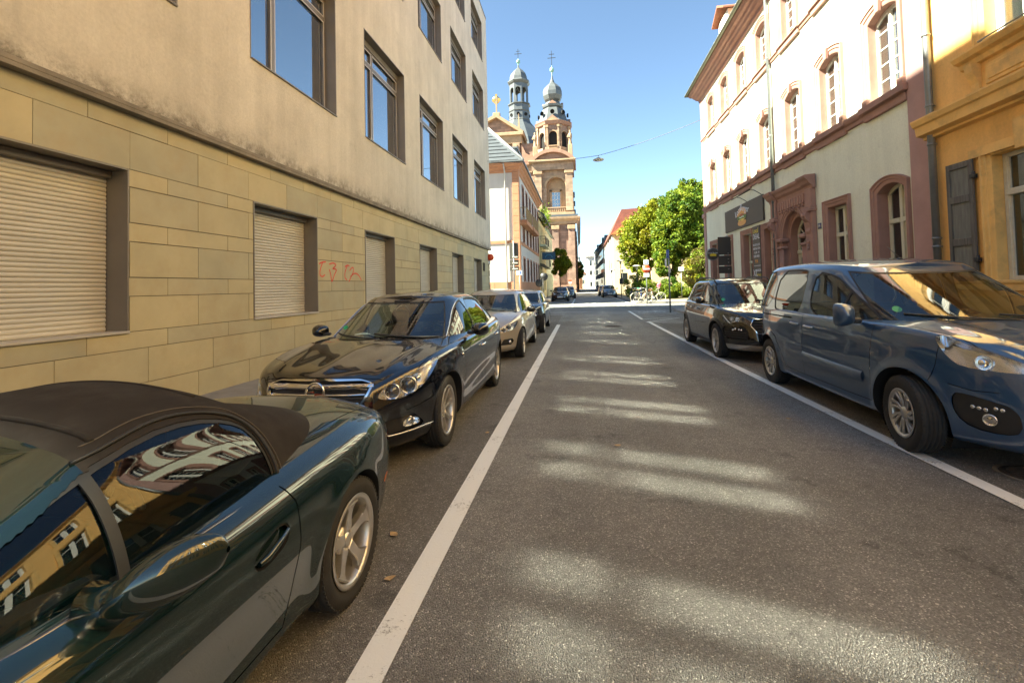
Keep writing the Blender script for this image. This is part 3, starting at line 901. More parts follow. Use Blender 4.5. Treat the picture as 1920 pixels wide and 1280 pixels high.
# ------------------------------------------------------------------ plaster with streaks and soot
def plaster(name, col, dirt=(.10, .085, .06), amt=.5, ledge=None, streak=.25, bump=.004, rough=.9, mott=.14):
    m = bpy.data.materials.new(name); MATS[name] = m; m.use_nodes = True; nt = m.node_tree; N = nt.nodes; L = nt.links; b = N['Principled BSDF']
    g = N.new('ShaderNodeNewGeometry')
    def noise(sc, det=5, ro=.6, st=(1, 1, 1)):
        mp = N.new('ShaderNodeMapping'); mp.inputs['Scale'].default_value = st; L.new(g.outputs['Position'], mp.inputs[0])
        n = N.new('ShaderNodeTexNoise'); n.inputs['Scale'].default_value = sc; n.inputs['Detail'].default_value = det; n.inputs['Roughness'].default_value = ro; L.new(mp.outputs[0], n.inputs[0]); return n.outputs[0]
    def rng(s, a, b_, c, d):
        r = N.new('ShaderNodeMapRange'); r.inputs[1].default_value = a; r.inputs[2].default_value = b_; r.inputs[3].default_value = c; r.inputs[4].default_value = d; L.new(s, r.inputs[0]); return r.outputs[0]
    def mth(op, a, b_):
        x = N.new('ShaderNodeMath'); x.operation = op
        for i, v in enumerate((a, b_)):
            if isinstance(v, (int, float)): x.inputs[i].default_value = v
            else: L.new(v, x.inputs[i])
        return x.outputs[0]
    k = mth('MULTIPLY', rng(noise(.9, 7, .65), .3, .7, 1 - mott, 1 + mott), rng(noise(22, 4, .7), .3, .7, .93, 1.07))
    k = mth('MULTIPLY', k, rng(noise(1.0, 6, .6, (3, 3, .22)), .35, .7, 1 + streak * .4, 1 - streak * .6))
    sc = N.new('ShaderNodeVectorMath'); sc.operation = 'SCALE'; sc.inputs[0].default_value = col; L.new(k, sc.inputs['Scale'])
    d = rng(noise(2.2, 8, .75), .56, .75, 0, amt)
    if ledge is not None:
        sp = N.new('ShaderNodeSeparateXYZ'); L.new(g.outputs['Position'], sp.inputs[0])
        h = rng(sp.outputs[2], ledge, ledge + .55, 1.0, 0)
        e = mth('MULTIPLY', mth('POWER', h, 2.2), rng(noise(3.0, 8, .8), .40, .62, 0, 1.0)); d = mth('MAXIMUM', d, e)
    mm = N.new('ShaderNodeMix'); mm.data_type = 'RGBA'; L.new(d, mm.inputs[0]); L.new(sc.outputs[0], mm.inputs[6]); mm.inputs[7].default_value = (*dirt, 1)
    L.new(mm.outputs[2], b.inputs['Base Color']); b.inputs['Roughness'].default_value = rough; b.inputs['Specular IOR Level'].default_value = .25
    bp = N.new('ShaderNodeBump'); bp.inputs['Distance'].default_value = bump; bp.inputs['Strength'].default_value = .8
    L.new(noise(34, 7, .72), bp.inputs['Height']); L.new(bp.outputs[0], b.inputs['Normal'])
    return m
M_PLAS = plaster('grey_plaster', (.53, .49, .42), amt=.22, ledge=3.78, streak=.16, bump=.012, mott=.12)
M_PANEL = [mat('sandstone_panel_%d' % i, c, .8, var=.10, scale=1.3, bump=.0006, bscale=300, var2=((.36, .26, .14), 1.8, .28), space='World') for i, c in
           enumerate([(.415, .37, .24), (.445, .39, .245), (.395, .36, .245), (.36, .335, .235)])]
M_BACK = mat('joint_shadow_gap', (.035, .028, .02), .95)
M_LEDGE = mat('ledge_concrete', (.20, .175, .14), .9, var=.3, scale=3, bump=.003, space='World')
M_ALU = mat('grey_aluminium_trim', (.185, .165, .14), .45, metal=.35, var=.06, scale=3, space='World')
M_ALUL = mat('light_window_aluminium', (.52, .48, .42), .4, metal=.3)
M_SLAT = mat('shutter_slat', (.49, .47, .42), .55, metal=.15, var=.10, scale=2.5, stretch=(1, .4, 4), space='World')
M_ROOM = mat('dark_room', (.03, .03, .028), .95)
M_CURT = mat('pale_curtain', (.55, .57, .50), .95, var=.2, scale=14, stretch=(6, 6, .2))
M_PANE = glass('window_pane', (.55, .60, .58), opac=.25, body=(.02, .022, .02), rough=.068, boost=2.8)
M_PANEL2 = glass('window_pane_left', (.50, .56, .55), opac=.3, body=(.03, .04, .04), rough=.01, boost=5.5)

def left_building():
    root = empty('office_building', (-5.3, 7, 0))
    tag(root, 'beige office building with sandstone panels, closed roller shutters and plastered upper floors', 'building')
    O = Vector((-5.3, 7, 0))
    TL = lambda u, z, d: (-d, u - 7, z)
    TU = lambda u, z, d: (.08 - d, u - 7, z)
    Y0, Y1 = -15.3, 27.5
    opens = [(3.02 + 4.115 * k, 3.02 + 4.115 * k + 1.93) for k in range(-4, 6)]
    opens = [o for o in opens if o[0] > Y0]
    holes = [(a, c, 1.09, 3.03) for a, c in opens]
    b = MB(); wall(b, lambda u, z, d: TL(u, z, d + .02), Y0, Y1, 0, 3.70, holes, .28)
    b.build('wall', M_BACK, root)
    # stone cladding panels: every one its own piece
    rows = [(0, .235), (.235, .665), (.665, .88, 'n'), (.88, 1.09, 'nn'), (1.09, 1.51), (1.51, 1.735, 'n'), (1.735, 2.165), (2.165, 2.39, 'n'), (2.39, 2.82), (2.82, 3.03, 'n'), (3.03, 3.485), (3.485, 3.69, 'n')]
    rows = [(0, .235, 'n'), (.235, .665, 'b'), (.665, .88, 'n'), (.88, 1.09, 'n2'), (1.09, 1.51, 'b'), (1.51, 1.735, 'n'), (1.735, 2.165, 'b'), (2.165, 2.39, 'n'), (2.39, 2.82, 'b'), (2.82, 3.03, 'n'), (3.03, 3.485, 'b'), (3.485, 3.69, 'n')]
    rows = [(0, .24, 'n'), (.24, .67, 'b'), (.67, .88, 'n')] + [(.88, 1.085, 'n')] + rows[4:]
    cache = {}
    g = .0035
    # rows under the sill run through; the photograph shows one narrow row right below it
    rows = [(0, .43, 'b'), (.43, .66, 'n'), (.66, .88, 'b')][:0] + [(0, .225, 'n'), (.225, .655, 'b'), (.655, .875, 'n')][:0] + [(0.0, .21, 'n'), (.21, .64, 'b'), (.64, .88, 'n')][:0] + [(0, .44, 'b'), (.44, .655, 'n'), (.655, 1.085, 'b')][:0] + \
           [(-.0, .455, 'b'), (.455, .88, 'b2'), (.88, 1.09, 'n')] + [(1.09, 1.51, 'b'), (1.51, 1.735, 'n'), (1.735, 2.165, 'b'), (2.165, 2.39, 'n'), (2.39, 2.82, 'b'), (2.82, 3.03, 'n'), (3.03, 3.485, 'b'), (3.485, 3.69, 'n')]
    for (z0, z1, kind) in rows:
        base = [0.0, 1.03, 2.06, 3.09] if kind == 'b' else [.53, 1.6, 2.62, 3.62] if kind == 'n' else [0.25, 1.30, 2.33, 3.30]
        js = sorted({round(4.965 + 4.115 * k + x, 3) for k in range(-5, 6) for x in base})
        inter = 1.09 <= z0 < 3.02
        if inter: js = sorted(set(js) | {round(v, 3) for o in opens for v in (o[0], o[1])})
        js = [Y0] + [j for j in js if Y0 + .1 < j < Y1 - .1] + [Y1]
        for a, c in zip(js[:-1], js[1:]):
            if c - a < .06: continue
            m = (a + c) / 2
            if inter and any(o[0] - .01 < m < o[1] + .01 for o in opens): continue
            w, h = c - a - 2 * g, z1 - z0 - 2 * g; mi = random.choice((0, 0, 1, 1, 2, 3))
            key = (round(w, 2), round(h, 2), mi)
            if key not in cache: cache[key] = MB().box((-.03, -w / 2, -h / 2), (0, w / 2, h / 2), .0018).mesh('cladding_panel')
            o = link('cladding_panel', cache[key], M_PANEL[mi], root, (random.uniform(-.0016, .0016), m - 7, (z0 + z1) / 2))
    # drip ledge under the plaster and soffit
    b = MB(); b.box((-.05, Y0 - 7, 3.692), (.115, Y1 + .35 - 7, 3.735)); b.box((.085, Y0 - 7, 3.735), (.118, Y1 + .35 - 7, 3.79), .006); b.build('ledge', M_LEDGE, root)
    # plastered upper wall
    wins = []
    for (z0, z1) in ((5.34, 8.12), (10.45, 12.80), (14.45, 16.75)):
        for k in range(-5, 5): wins.append((6.98 + 4.2 * k, 6.98 + 4.2 * k + 2.78, z0, z1))
    wins = [w for w in wins if w[0] > Y0]
    b = MB(); wall(b, TU, Y0, 27.9, 3.735, 17.7, [w for w in wins], .02)
    b.box((.08, 27.9 - 7, 3.735), (-12, 27.92 - 7, 17.7)); b.box((.079, Y0 - 7, 17.7), (-12, 27.92 - 7, 17.72)); b.box((-12, Y0 - 7, 0), (-12.1, 27.9 - 7, 17.7)); b.box((.07, Y0 - 7, 0), (-12, Y0 - 7.02, 17.7))
    b.build('upper_wall', M_PLAS, root)
    b = MB(); b.box((.10, Y0 - 7, 17.72), (-.4, 27.95 - 7, 17.80)); b.build('parapet_cap', M_ALU, root)
    b = MB(); b.box((-.03, 27.4 - 7, 0), (-12, 27.5 - 7, 3.69)); b.build('end_wall', M_PANEL[0], root)
    # roller shutters
    W, H = 1.93, 1.94; ns = 37; sh = (H - .03) / ns
    sb = MB(); pr = [(0, 0), (.006, .003), (.013, sh * .30), (.014, sh * .55), (.010, sh * .80), (.001, sh * .93), (0, sh * .99)]
    vs = []
    for (d, z) in pr: vs += [(d, -W / 2 + .03, z), (d, W / 2 - .03, z)]
    sb.add(vs, [[2 * i, 2 * i + 1, 2 * i + 3, 2 * i + 2] for i in range(len(pr) - 1)], True); smesh = sb.mesh('slat')
    lin = MB(); t = .022     # metal lining of the opening, 4 cm proud
    for (a, c) in (((-.36, -W / 2, 0), (.012, -W / 2 + t, H)), ((-.36, W / 2 - t, 0), (.012, W / 2, H)), ((-.36, -W / 2 + t, H - t), (.012, W / 2 - t, H))): lin.box(a, c, .002)
    lin = lin.mesh('lining')
    hb = MB().box((-.34, -W / 2 + t, H - .11), (-.20, W / 2 - t, H - t - .002), .01).mesh('shutter_box')
    sl = MB().box((-.33, -W / 2 + .002, -.012), (.03, W / 2 - .002, .016), .003).mesh('sill')
    for i, (a, c) in enumerate(opens):
        y = (a + c) / 2 - 7
        s = link('roller_shutter', lin, M_ALU, root, (0, y, 1.09))
        link('sill', sl, M_ALUL, s); link('shutter_box', hb, M_ALU, s)
        for k in range(ns): link('slat', smesh, M_SLAT, s, (-.285 + random.uniform(-.001, .001), 0, .018 + k * sh))
    # upper windows
    def window(W, H):
        fr = MB(); d0 = -.33
        for (a, c) in (((d0, -W / 2, 0), (.006, -W / 2 + .02, H)), ((d0, W / 2 - .02, 0), (.006, W / 2, H)), ((d0, -W / 2 + .02, H - .02), (.006, W / 2 - .02, H)), ((d0, -W / 2 + .02, 0), (.035, W / 2 - .02, .02))): fr.box(a, c)
        lining = fr.mesh('window')
        f2 = MB(); x0, x1 = d0 + .03, d0 + .10; hb_ = .18; tz = H - .62
        ym = -W / 2 + W * .33
        f2.box((x0, -W / 2 + .02, H - hb_), (x1 + .02, W / 2 - .02, H - .02))          # blind box
        bars = [((-W / 2 + .02), (-W / 2 + .09)), (ym - .045, ym + .045), (W / 2 - .09, W / 2 - .02)]
        for (p, q) in bars: f2.box((x0, p, .02), (x1, q, H - hb_), .006)
        for (p, q) in ((bars[0][1], bars[1][0]), (bars[1][1], bars[2][0])):
            f2.box((x0, p, .02), (x1, q, .09), .006); f2.box((x0, p, tz - .05), (x1, q, tz + .05), .006); f2.box((x0, p, H - hb_ - .06), (x1, q, H - hb_), .006)
        f3 = MB()   # bright inner sash edges
        panes = []
        for (p, q) in ((bars[0][1], bars[1][0]), (bars[1][1], bars[2][0])):
            for (e, f) in ((.09, tz - .05), (tz + .05, H - hb_ - .06)):
                t_ = .022
                f3.box((x1, p, e), (x1 + .008, p + t_, f)); f3.box((x1, q - t_, e), (x1 + .008, q, f)); f3.box((x1, p + t_, e), (x1 + .008, q - t_, e + t_)); f3.box((x1, p + t_, f - t_), (x1 + .008, q - t_, f))
                panes.append(MB().box((x0 + .02, p + .001, e + .001), (x0 + .026, q - .001, f - .001)).mesh('pane'))
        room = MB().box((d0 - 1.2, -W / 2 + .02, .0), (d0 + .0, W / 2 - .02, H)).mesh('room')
        cur = MB(); y = -W / 2 + .12
        while y < W / 2 - .1:
            if random.random() < .62:
                ww = random.uniform(.18, .4); n = 9
                vs = [(d0 - .12 + .025 * math.sin(k * 1.9 + y * 9), y + ww * k / n, z) for k in range(n + 1) for z in (.05, H - .1)]
                cur.add(vs, [[2 * k, 2 * k + 2, 2 * k + 3, 2 * k + 1] for k in range(n)], True)
            y += random.uniform(.3, .6)
        return lining, f2.mesh('frame'), f3.mesh('sash'), panes, room, cur.mesh('curtain')
    kinds = {}
    for (a, c, z0, z1) in wins:
        key = (round(z1 - z0, 2), random.randrange(3) if a > 0 else 0)
        if key not in kinds: kinds[key] = window(c - a, z1 - z0)
        ln, f2, f3, ps, room, cur = kinds[key]
        w = link('window', ln, M_ALU, root, (.08, (a + c) / 2 - 7, z0))
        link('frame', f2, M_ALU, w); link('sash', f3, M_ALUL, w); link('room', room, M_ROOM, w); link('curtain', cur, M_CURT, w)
        for pm in ps: link('pane', pm, M_PANEL2, w)
    # graffiti scrawl on the panels
    gb = MB()
    def stroke(pts, w=.014):
        P = [Vector((.004, y - 7, z)) for (y, z) in pts]
        P2 = []
        for i in range(len(P) - 1):
            for t in (0, .25, .5, .75):
                p0, p1, p2, p3 = P[max(i - 1, 0)], P[i], P[i + 1], P[min(i + 2, len(P) - 1)]
                P2.append(.5 * (2 * p1 + (p2 - p0) * t + (2 * p0 - 5 * p1 + 4 * p2 - p3) * t * t + (3 * p1 - p0 - 3 * p2 + p3) * t**3))
        P2.append(P[-1])
        for i in range(len(P2) - 1):
            d = (P2[i + 1] - P2[i]); d.normalize(); n = Vector((0, -d.z, d.y)) * w
            gb.add([P2[i] - n, P2[i] + n, P2[i + 1] + n, P2[i + 1] - n], [(0, 1, 2, 3)])
    stroke([(9.12, 2.08), (9.25, 2.12), (9.38, 2.13)]); stroke([(9.26, 2.12), (9.17, 1.98), (9.15, 1.86), (9.24, 1.82), (9.34, 1.86)])
    stroke([(9.52, 2.09), (9.68, 2.12), (9.80, 2.08), (9.66, 2.0)]); stroke([(9.66, 2.0), (9.82, 1.98), (9.74, 1.88), (9.62, 1.72), (9.58, 1.86), (9.52, 1.98)])
    stroke([(10.2, 2.06), (10.33, 2.1), (10.42, 2.08)]); stroke([(10.32, 2.09), (10.22, 1.96), (10.2, 1.82), (10.3, 1.76)])
    stroke([(10.42, 1.98), (10.58, 2.06), (10.62, 1.98), (10.5, 1.84), (10.38, 1.72)]); stroke([(10.46, 1.84), (10.68, 1.92), (10.88, 1.88), (11.02, 1.76)])
    gb.build('graffiti', mat('red_spray', (.62, .05, .03), .6), root)
    v = MB()
    for k in range(9): v.box((.002, 25.85 - 7, 2.46 + k * .045), (.02, 26.35 - 7, 2.485 + k * .045))
    v.box((0, 25.8 - 7, 2.42), (.012, 26.4 - 7, 2.89)); v.build('vent_grille', M_BACK, root)
    st = MB(); z = 0; k = 0
    while z < 3.4:
        h = random.uniform(.28, .42); st.box((-.3, 27.45 - 7, z), (.03 + random.uniform(0, .03), 27.5 - 7 + random.choice((.18, .33)), min(z + h - .012, 3.6)), .02); z += h
    st.build('quoin', mat('rough_quoin_stone', (.30, .27, .20), .9, var=.25, scale=5, bump=.01, bscale=20), root)
    # dark runs below the windows
    return root
left_building()
M_CREAM = plaster('cream_render', (.78, .785, .64), dirt=(.34, .31, .23), amt=.30, streak=.10, bump=.003, mott=.05)
M_STONE = mat('red_sandstone', (.37, .21, .165), .85, var=.13, scale=2.2, bump=.002, bscale=70, space='World')
M_PIL = mat('red_sandstone_pilaster', (.44, .27, .24), .88, var=.12, scale=1.6, bump=.003, bscale=60, space='World')
M_WHITEF = mat('white_window_paint', (.78, .77, .72), .45)
M_CREAMF = mat('cream_joinery', (.62, .60, .46), .5, var=.06, scale=6)
M_ZINC = mat('zinc_pipe', (.22, .235, .24), .45, metal=.6, var=.15, scale=3)
M_TILE = mat('clay_roof', (.24, .10, .06), .8, var=.3, scale=9)
M_OCHRE = plaster('ochre_render', (.84, .50, .18), dirt=(.42, .25, .09), amt=.28, streak=.16, bump=.003, mott=.07)
M_OCHT = mat('ochre_trim', (.86, .53, .18), .8, var=.10, scale=2.5, bump=.0015, bscale=80, var2=((.25, .17, .09), 2.0, .45), space='World')
M_SHUT = mat('old_wooden_shutter', (.13, .12, .105), .7, var=.30, scale=3, stretch=(6, 6, .5), bump=.0015, bscale=30, var2=((.035, .03, .026), 2.5, .8))
M_SIGNB = mat('sign_charcoal', (.055, .05, .045), .5)
M_SPEC = glass('street_window_pane', (.40, .42, .38), opac=.35, body=(.03, .033, .03), rough=.012, boost=1.6)
TR = lambda u, z, d: (d, u - 17, z)          # right building local frame, root at (6.5, 17, 0)

def text_mesh(s, size, ext=.004, align='CENTER'):
    cu = bpy.data.curves.new('text', 'FONT'); cu.body = s; cu.size = size; cu.extrude = ext; cu.align_x = align; cu.align_y = 'CENTER'; cu.resolution_u = 3
    o = bpy.data.objects.new('text', cu); COL.objects.link(o); dg = bpy.context.evaluated_depsgraph_get(); dg.update()
    me = bpy.data.meshes.new_from_object(o.evaluated_get(dg)); bpy.data.objects.remove(o); bpy.data.curves.remove(cu); me.materials.clear(); return me
RX = (math.pi / 2, 0, -math.pi / 2)         # text standing on the right facade, read from the street
def ring_surround(b, u0, u1, z0, zs, rise, w, d0, d1, n=12, eared=0.0, foot=True, T=None):
    """moulded stone surround round an opening: outer edge w wider, between depths d0 (front) and d1"""
    T = T or TR
    inn = [(u0, z0)] + arch_pts(u0, u1, zs, rise, n) + [(u1, z0)] if rise else [(u0, z0), (u0, zs), (u1, zs), (u1, z0)]
    def off(k):
        if rise: 
            o = arch_pts(u0 - k, u1 + k, zs + (k if rise > (u1 - u0) * .45 else k * .9) * (0 if rise > (u1 - u0) * .45 else 1), rise + (k if rise > (u1 - u0) * .45 else k * .10), n)
            return [(u0 - k, z0)] + o + [(u1 + k, z0)]
        return [(u0 - k, z0), (u0 - k, zs + k), (u1 + k, zs + k), (u1 + k, z0)]
    prof = [(-.004, d1 - .003), (-.004, d0 + .02), (w * .12, d0 + .012), (w * .45, d0 + .006), (w * .5, d0 - .012), (w * .82, d0 - .014), (w * .88, d0 - .035), (w, d0 - .035), (w, 0.0)]
    rows = [[T(p[0], p[1], dd) for p in off(k)] for (k, dd) in prof]; m = len(rows[0]); vs = [v for r in rows for v in r]
    b.add(vs, [[i * m + j, i * m + j + 1, (i + 1) * m + j + 1, (i + 1) * m + j] for i in range(len(rows) - 1) for j in range(m - 1)])
    b.add([rows[i][0] for i in range(len(rows))], [list(range(len(rows)))]); b.add([rows[i][-1] for i in range(len(rows))], [list(range(len(rows)))[::-1]])
def casement(root, name, y, z0, W, H, rise, depth, mf, mg, cols=2, rows=5, T0=6.5, bar=.022, stile=.055, mullion=.10, transom=None, curtain=True, parts=None):
    """name object at opening centre: frame bars, panes as sub-parts"""
    key = ('cas', round(W, 2), round(H, 2), rise, rows, transom, mf.name)
    if key not in kcache:
        f = MB(); x0, x1 = depth, depth + .07; hw = W / 2
        f.box((x0, -hw, 0), (x1, -hw + stile, H), .006); f.box((x0, hw - stile, 0), (x1, hw, H), .006); f.box((x0, -hw + stile, 0), (x1, hw - stile, .07), .006)
        if rise:
            p = arch_pts(-hw + stile, hw - stile, H - rise - .06, rise * .9, 8); q = arch_pts(-hw, hw, H - rise + .01, rise, 8)
            for i in range(8): 
                f.add([(x0, p[i][0], p[i][1]), (x0, p[i + 1][0], p[i + 1][1]), (x0, q[i + 1][0], q[i + 1][1]), (x0, q[i][0], q[i][1])], [(0, 1, 2, 3)])
                f.add([(x0, p[i][0], p[i][1]), (x0, p[i + 1][0], p[i + 1][1]), (x1, p[i + 1][0], p[i + 1][1]), (x1, p[i][0], p[i][1])], [(0, 1, 2, 3)])
        else: f.box((x0, -hw + stile, H - .07), (x1, hw - stile, H), .006)
        f.box((x0 - .02, -mullion / 2, .07), (x1, mullion / 2, H - .06 - (rise * .02 if rise else 0)), .01)
        panes = []; top = H - .07
        for s in (-1, 1):
            a, c = (mullion / 2, hw - stile) if s > 0 else (-hw + stile, -mullion / 2)
            if transom:
                f.box((x0 - .03, a, transom - .05), (x1, c, transom + .05), .01)
                cells = [(.07, transom - .05), (transom + .05, top)]
                for (e, g_) in cells:
                    for (aa, cc) in ((a, a + .035), (c - .035, c)): f.box((x0 + .01, aa, e), (x1, cc, g_))
            else: cells = [(.07 + (top - .07) * k / rows, .07 + (top - .07) * (k + 1) / rows) for k in range(rows)]
            for k, (e, g_) in enumerate(cells):
                if k and not transom: f.box((x0 + .012, a, e - bar / 2), (x1 - .02, c, e + bar / 2))
                panes.append(MB().box((x0 + .03, a, e), (x0 + .034, c, g_)).mesh('pane'))
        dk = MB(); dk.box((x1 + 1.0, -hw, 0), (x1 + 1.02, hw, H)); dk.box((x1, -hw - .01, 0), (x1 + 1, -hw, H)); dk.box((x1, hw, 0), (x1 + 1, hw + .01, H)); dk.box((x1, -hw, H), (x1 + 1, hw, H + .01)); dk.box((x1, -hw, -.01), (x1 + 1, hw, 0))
        cu = MB()
        for (a, c) in ((-hw + .03, -hw + .03 + W * .28), (hw - .03 - W * .28, hw - .03)):
            n = 14; vs = [(x1 + .06 + .03 * math.sin(k * 1.7), a + (c - a) * k / n, z) for k in range(n + 1) for z in (.05, H - .05)]
            cu.add(vs, [[2 * k, 2 * k + 2, 2 * k + 3, 2 * k + 1] for k in range(n)], True)
        kcache[key] = (f.mesh('frame'), panes, dk.mesh('room'), cu.mesh('curtain'))
    f, panes, dk, cu = kcache[key]
    w = link(name, f, mf, root, (0, y - 17, z0))
    for p in panes: link('pane', p, mg, w)
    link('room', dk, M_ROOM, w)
    if curtain: link('curtain', cu, M_CURT, w)
    return w
kcache = {}
def right_building():
    root = empty('corner_house', (6.5, 17, 0))
    tag(root, 'cream corner house with red sandstone window surrounds, carved portal and wide eaves', 'building')
    Y0, Y1 = 9.62, 25.8
    cen = [10.97 + 2.17 * k for k in range(7)]
    W, rise = .98, .13
    f1 = [(c - W / 2, c + W / 2, 5.36, 7.24, rise) for c in cen]; f2 = [(c - W / 2, c + W / 2, 8.93, 10.47, rise) for c in cen]
    g = [(10.52, 11.42, .9, 3.50, .16), (12.62, 13.52, .95, 3.38), (14.75, 16.35, .0, 3.62, .80), (17.05, 17.92, .1, 3.34), (19.15, 20.1, .1, 3.33), (21.55, 22.35, .1, 3.33), (23.75, 24.65, .1, 3.33)]
    b = MB(); wall(b, TR, Y0, Y1, 0, 11.2, f1 + f2 + g, .24)
    b.box((.0, Y1 - 17, 0), (11, Y1 - 17 + .01, 11.2)); b.box((.0, Y0 - 17, 0), (11, Y0 - 17.01, 11.2)); b.box((11, Y0 - 17, 0), (11.01, Y1 - 17, 11.2))
    b.build('wall', M_CREAM, root)
    # window surrounds (one mesh each, shared)
    s = MB(); TT = lambda u, z, d: (d, u, z)
    ring_surround(s, -W / 2, W / 2, -.02, 7.24 - 5.36 - rise, rise, .19, -.04, .24, T=TT)
    s.prism([(-.06, 1.80), (-.085, 2.07), (.085, 2.07), (.06, 1.80)], 'x', -.11, -.05)
    s.box((-.105, -W / 2 - .20, -.02), (-.0, -W / 2 - .02, .12), .01); s.box((-.105, W / 2 + .02, -.02), (-.0, W / 2 + .20, .12), .01)
    s1 = s.mesh('surround')
    s = MB(); ring_surround(s, -W / 2, W / 2, -.02, 10.47 - 8.93 - rise, rise, .17, -.04, .24, T=TT); s2 = s.mesh('surround')
    for c in cen:
        w = casement(root, 'window', c, 5.36, W, 7.24 - 5.36, rise, .15, M_WHITEF, M_PANE); link('surround', s1, M_STONE, w)
        w = casement(root, 'window', c, 8.93, W, 10.47 - 8.93, rise, .15, M_WHITEF, M_PANE, rows=5); link('surround', s2, M_STONE, w)
    # string courses with a step under each window
    for (z, nm) in ((5.05, 0), (8.72, 1)):
        prof = [(0, 0), (.05, .02), (.05, .10), (.09, .13), (.12, .19), (.12, .25), (.0, .28)]
        if nm: prof = [(0, 0), (.04, .01), (.05, .06), (.09, .10), (.09, .14), (0, .16)]
        n = len(prof)
        b = MB(); b.add([(-o, y - 17, z + h) for y in (10.262, Y1 - .0) for (o, h) in prof], [[i, i + 1, n + i + 1, n + i] for i in range(n - 1)])
        for c in cen:
            b.box((-prof[-2][0] - .035, c - .76 - 17, z + prof[3][1]), (0, c + .76 - 17, z + prof[-1][1] - .004), .012)
            b.box((-.075, c - .70 - 17, z - .05), (0, c + .70 - 17, z + .1), .008)
        b.build('string_course', M_STONE, root)
    # eaves: stepped cornice, gutter
    b = MB(); prof = [(0, 10.85), (.07, 10.87), (.09, 10.98), (.20, 11.05), (.24, 11.13), (.30, 11.17), (.34, 11.25), (.44, 11.29), (.48, 11.36), (.52, 11.40), (.52, 11.45), (0, 11.45)]
    b.sweep([(0, Y0 - 17, 0), (0, Y1 - 17, 0), (9, Y1 - 17, 0)][::-1], [(o, h) for (o, h) in prof][::1]); b.build('cornice', M_STONE, root)
    gt = MB(); half = [(.075 * math.cos(a), .075 * math.sin(a)) for a in np.linspace(math.pi, 2 * math.pi, 9)] + [(.068 * math.cos(a), .068 * math.sin(a)) for a in np.linspace(2 * math.pi, math.pi, 9)]
    gt.sweep([(9, Y1 + .6 - 17, 11.50), (-.60, Y1 + .6 - 17, 11.50), (-.60, Y0 - 17, 11.50)], half, smooth=True); gt.build('gutter', mat('weathered_zinc', (.20, .21, .15), .5, metal=.4, var=.2, scale=3), root)
    br = MB()
    for k in range(30): br.tube([(-.53, Y0 + .4 + k * .56 - 17, 11.48), (-.60, Y0 + .4 + k * .56 - 17, 11.41), (-.68, Y0 + .4 + k * .56 - 17, 11.51)], .008, 4)
    br.build('gutter_bracket', M_ZINC, root)
    # roof
    b = MB(); b.add([(-.54, Y0 - 17, 11.46), (-.54, Y1 + .54 - 17, 11.46), (11, Y1 + .54 - 17, 11.46), (5.3, Y0 - 17, 16.5), (5.3, Y1 - 5 - 17, 16.5), (11, Y0 - 17, 11.46)], [(0, 1, 4, 3), (1, 2, 4), (0, 3, 5), (2, 5, 3, 4)])
    b.build('roof', M_TILE, root)
    rt = MB()   # tile courses visible at the verge: rows of rounded tiles along the eaves
    for r_ in range(4):
        for k in range(84):
            y = Y0 + .1 + k * .193 - 17; x = -.56 + r_ * .26; z = 11.47 + r_ * .228
            rt.box((x, y, z), (x + .33, y + .18, z + .022 + .225 * 0), .005)
    tag(rt.build('roof_tiles', M_TILE, root), kind='stuff')
    # dormer seen against the sky
    d = MB(); dz = 12.2
    d.box((.1, 21.2 - 17, 11.9), (1.6, 22.6 - 17, 13.2)); dorm = d.build('dormer', M_CREAM, root)
    d = MB(); d.prism([(21.0 - 17, 13.15), (21.9 - 17, 13.65), (22.8 - 17, 13.15), (22.8 - 17, 13.22), (21.9 - 17, 13.75), (21.0 - 17, 13.22)], 'x', -.15, 2.6); d.build('dormer_roof', M_TILE, dorm, fix=True)
    # pilasters at both ends of the front
    b = MB(); b.box((-.05, 9.66 - 17, .0), (.3, 10.26 - 17, 10.85), .004)
    for z in (.55, 1.35, 1.98, 2.75, 3.4, 4.3, 5.6, 6.6, 7.7, 8.8): b.box((-.0505, 9.655 - 17, z), (.0, 10.265 - 17, z + .006))
    b.build('pilaster', M_PIL, root)
    b = MB(); z = 0
    b.box((-.06, 25.55 - 17, 0), (.2, 25.86 - 17, 5.0), .01); b.box((-.12, 25.5 - 17, 4.8), (.2, 25.92 - 17, 5.02), .02); b.build('pilaster', M_PIL, root)
    b = MB(); b.box((-.04, 25.45 - 17, 5.36), (.2, 25.83 - 17, 10.85), .01); b.build('corner_strip', M_STONE, root)
    b = MB(); b.box((-.03, 10.3 - 17, .105), (.0, 25.5 - 17, .60)); b.build('plinth', M_STONE, root)
    # ground floor openings
    def doorway(name, a, c, zt, z0=.12, arch=0, w=.17):
        o = empty(name, (0, (a + c) / 2 - 17, 0), parent=root)
        s_ = MB(); ring_surround(s_, -(c - a) / 2, (c - a) / 2, z0, zt - arch, arch, w, -.035, .24, T=TT); s_.build('surround', M_STONE, o); return o
    o = doorway('window', 10.52, 11.42, 3.50, .9, .16, .16)
    cs = casement(root, 'window_frame', 10.97, .9, .9, 2.60, .16, .20, M_CREAMF, M_SPEC, transom=1.82); 
    o = doorway('window', 12.62, 13.52, 3.38, .95, 0, .18); casement(root, 'window_frame', 13.07, .95, .9, 2.43, 0, .17, M_CREAMF, M_SPEC, transom=1.70)
    for (a, c) in ((17.05, 17.92), (19.15, 20.1), (21.55, 22.35), (23.75, 24.65)):
        doorway('doorway', a, c, 3.34, .1, 0, .17); casement(root, 'door', (a + c) / 2, .1, c - a, 3.23, 0, .20, M_CREAMF, M_SPEC, transom=2.15, curtain=False)
    # carved portal
    po = empty('portal', (0, 15.55 - 17, 0), parent=root)
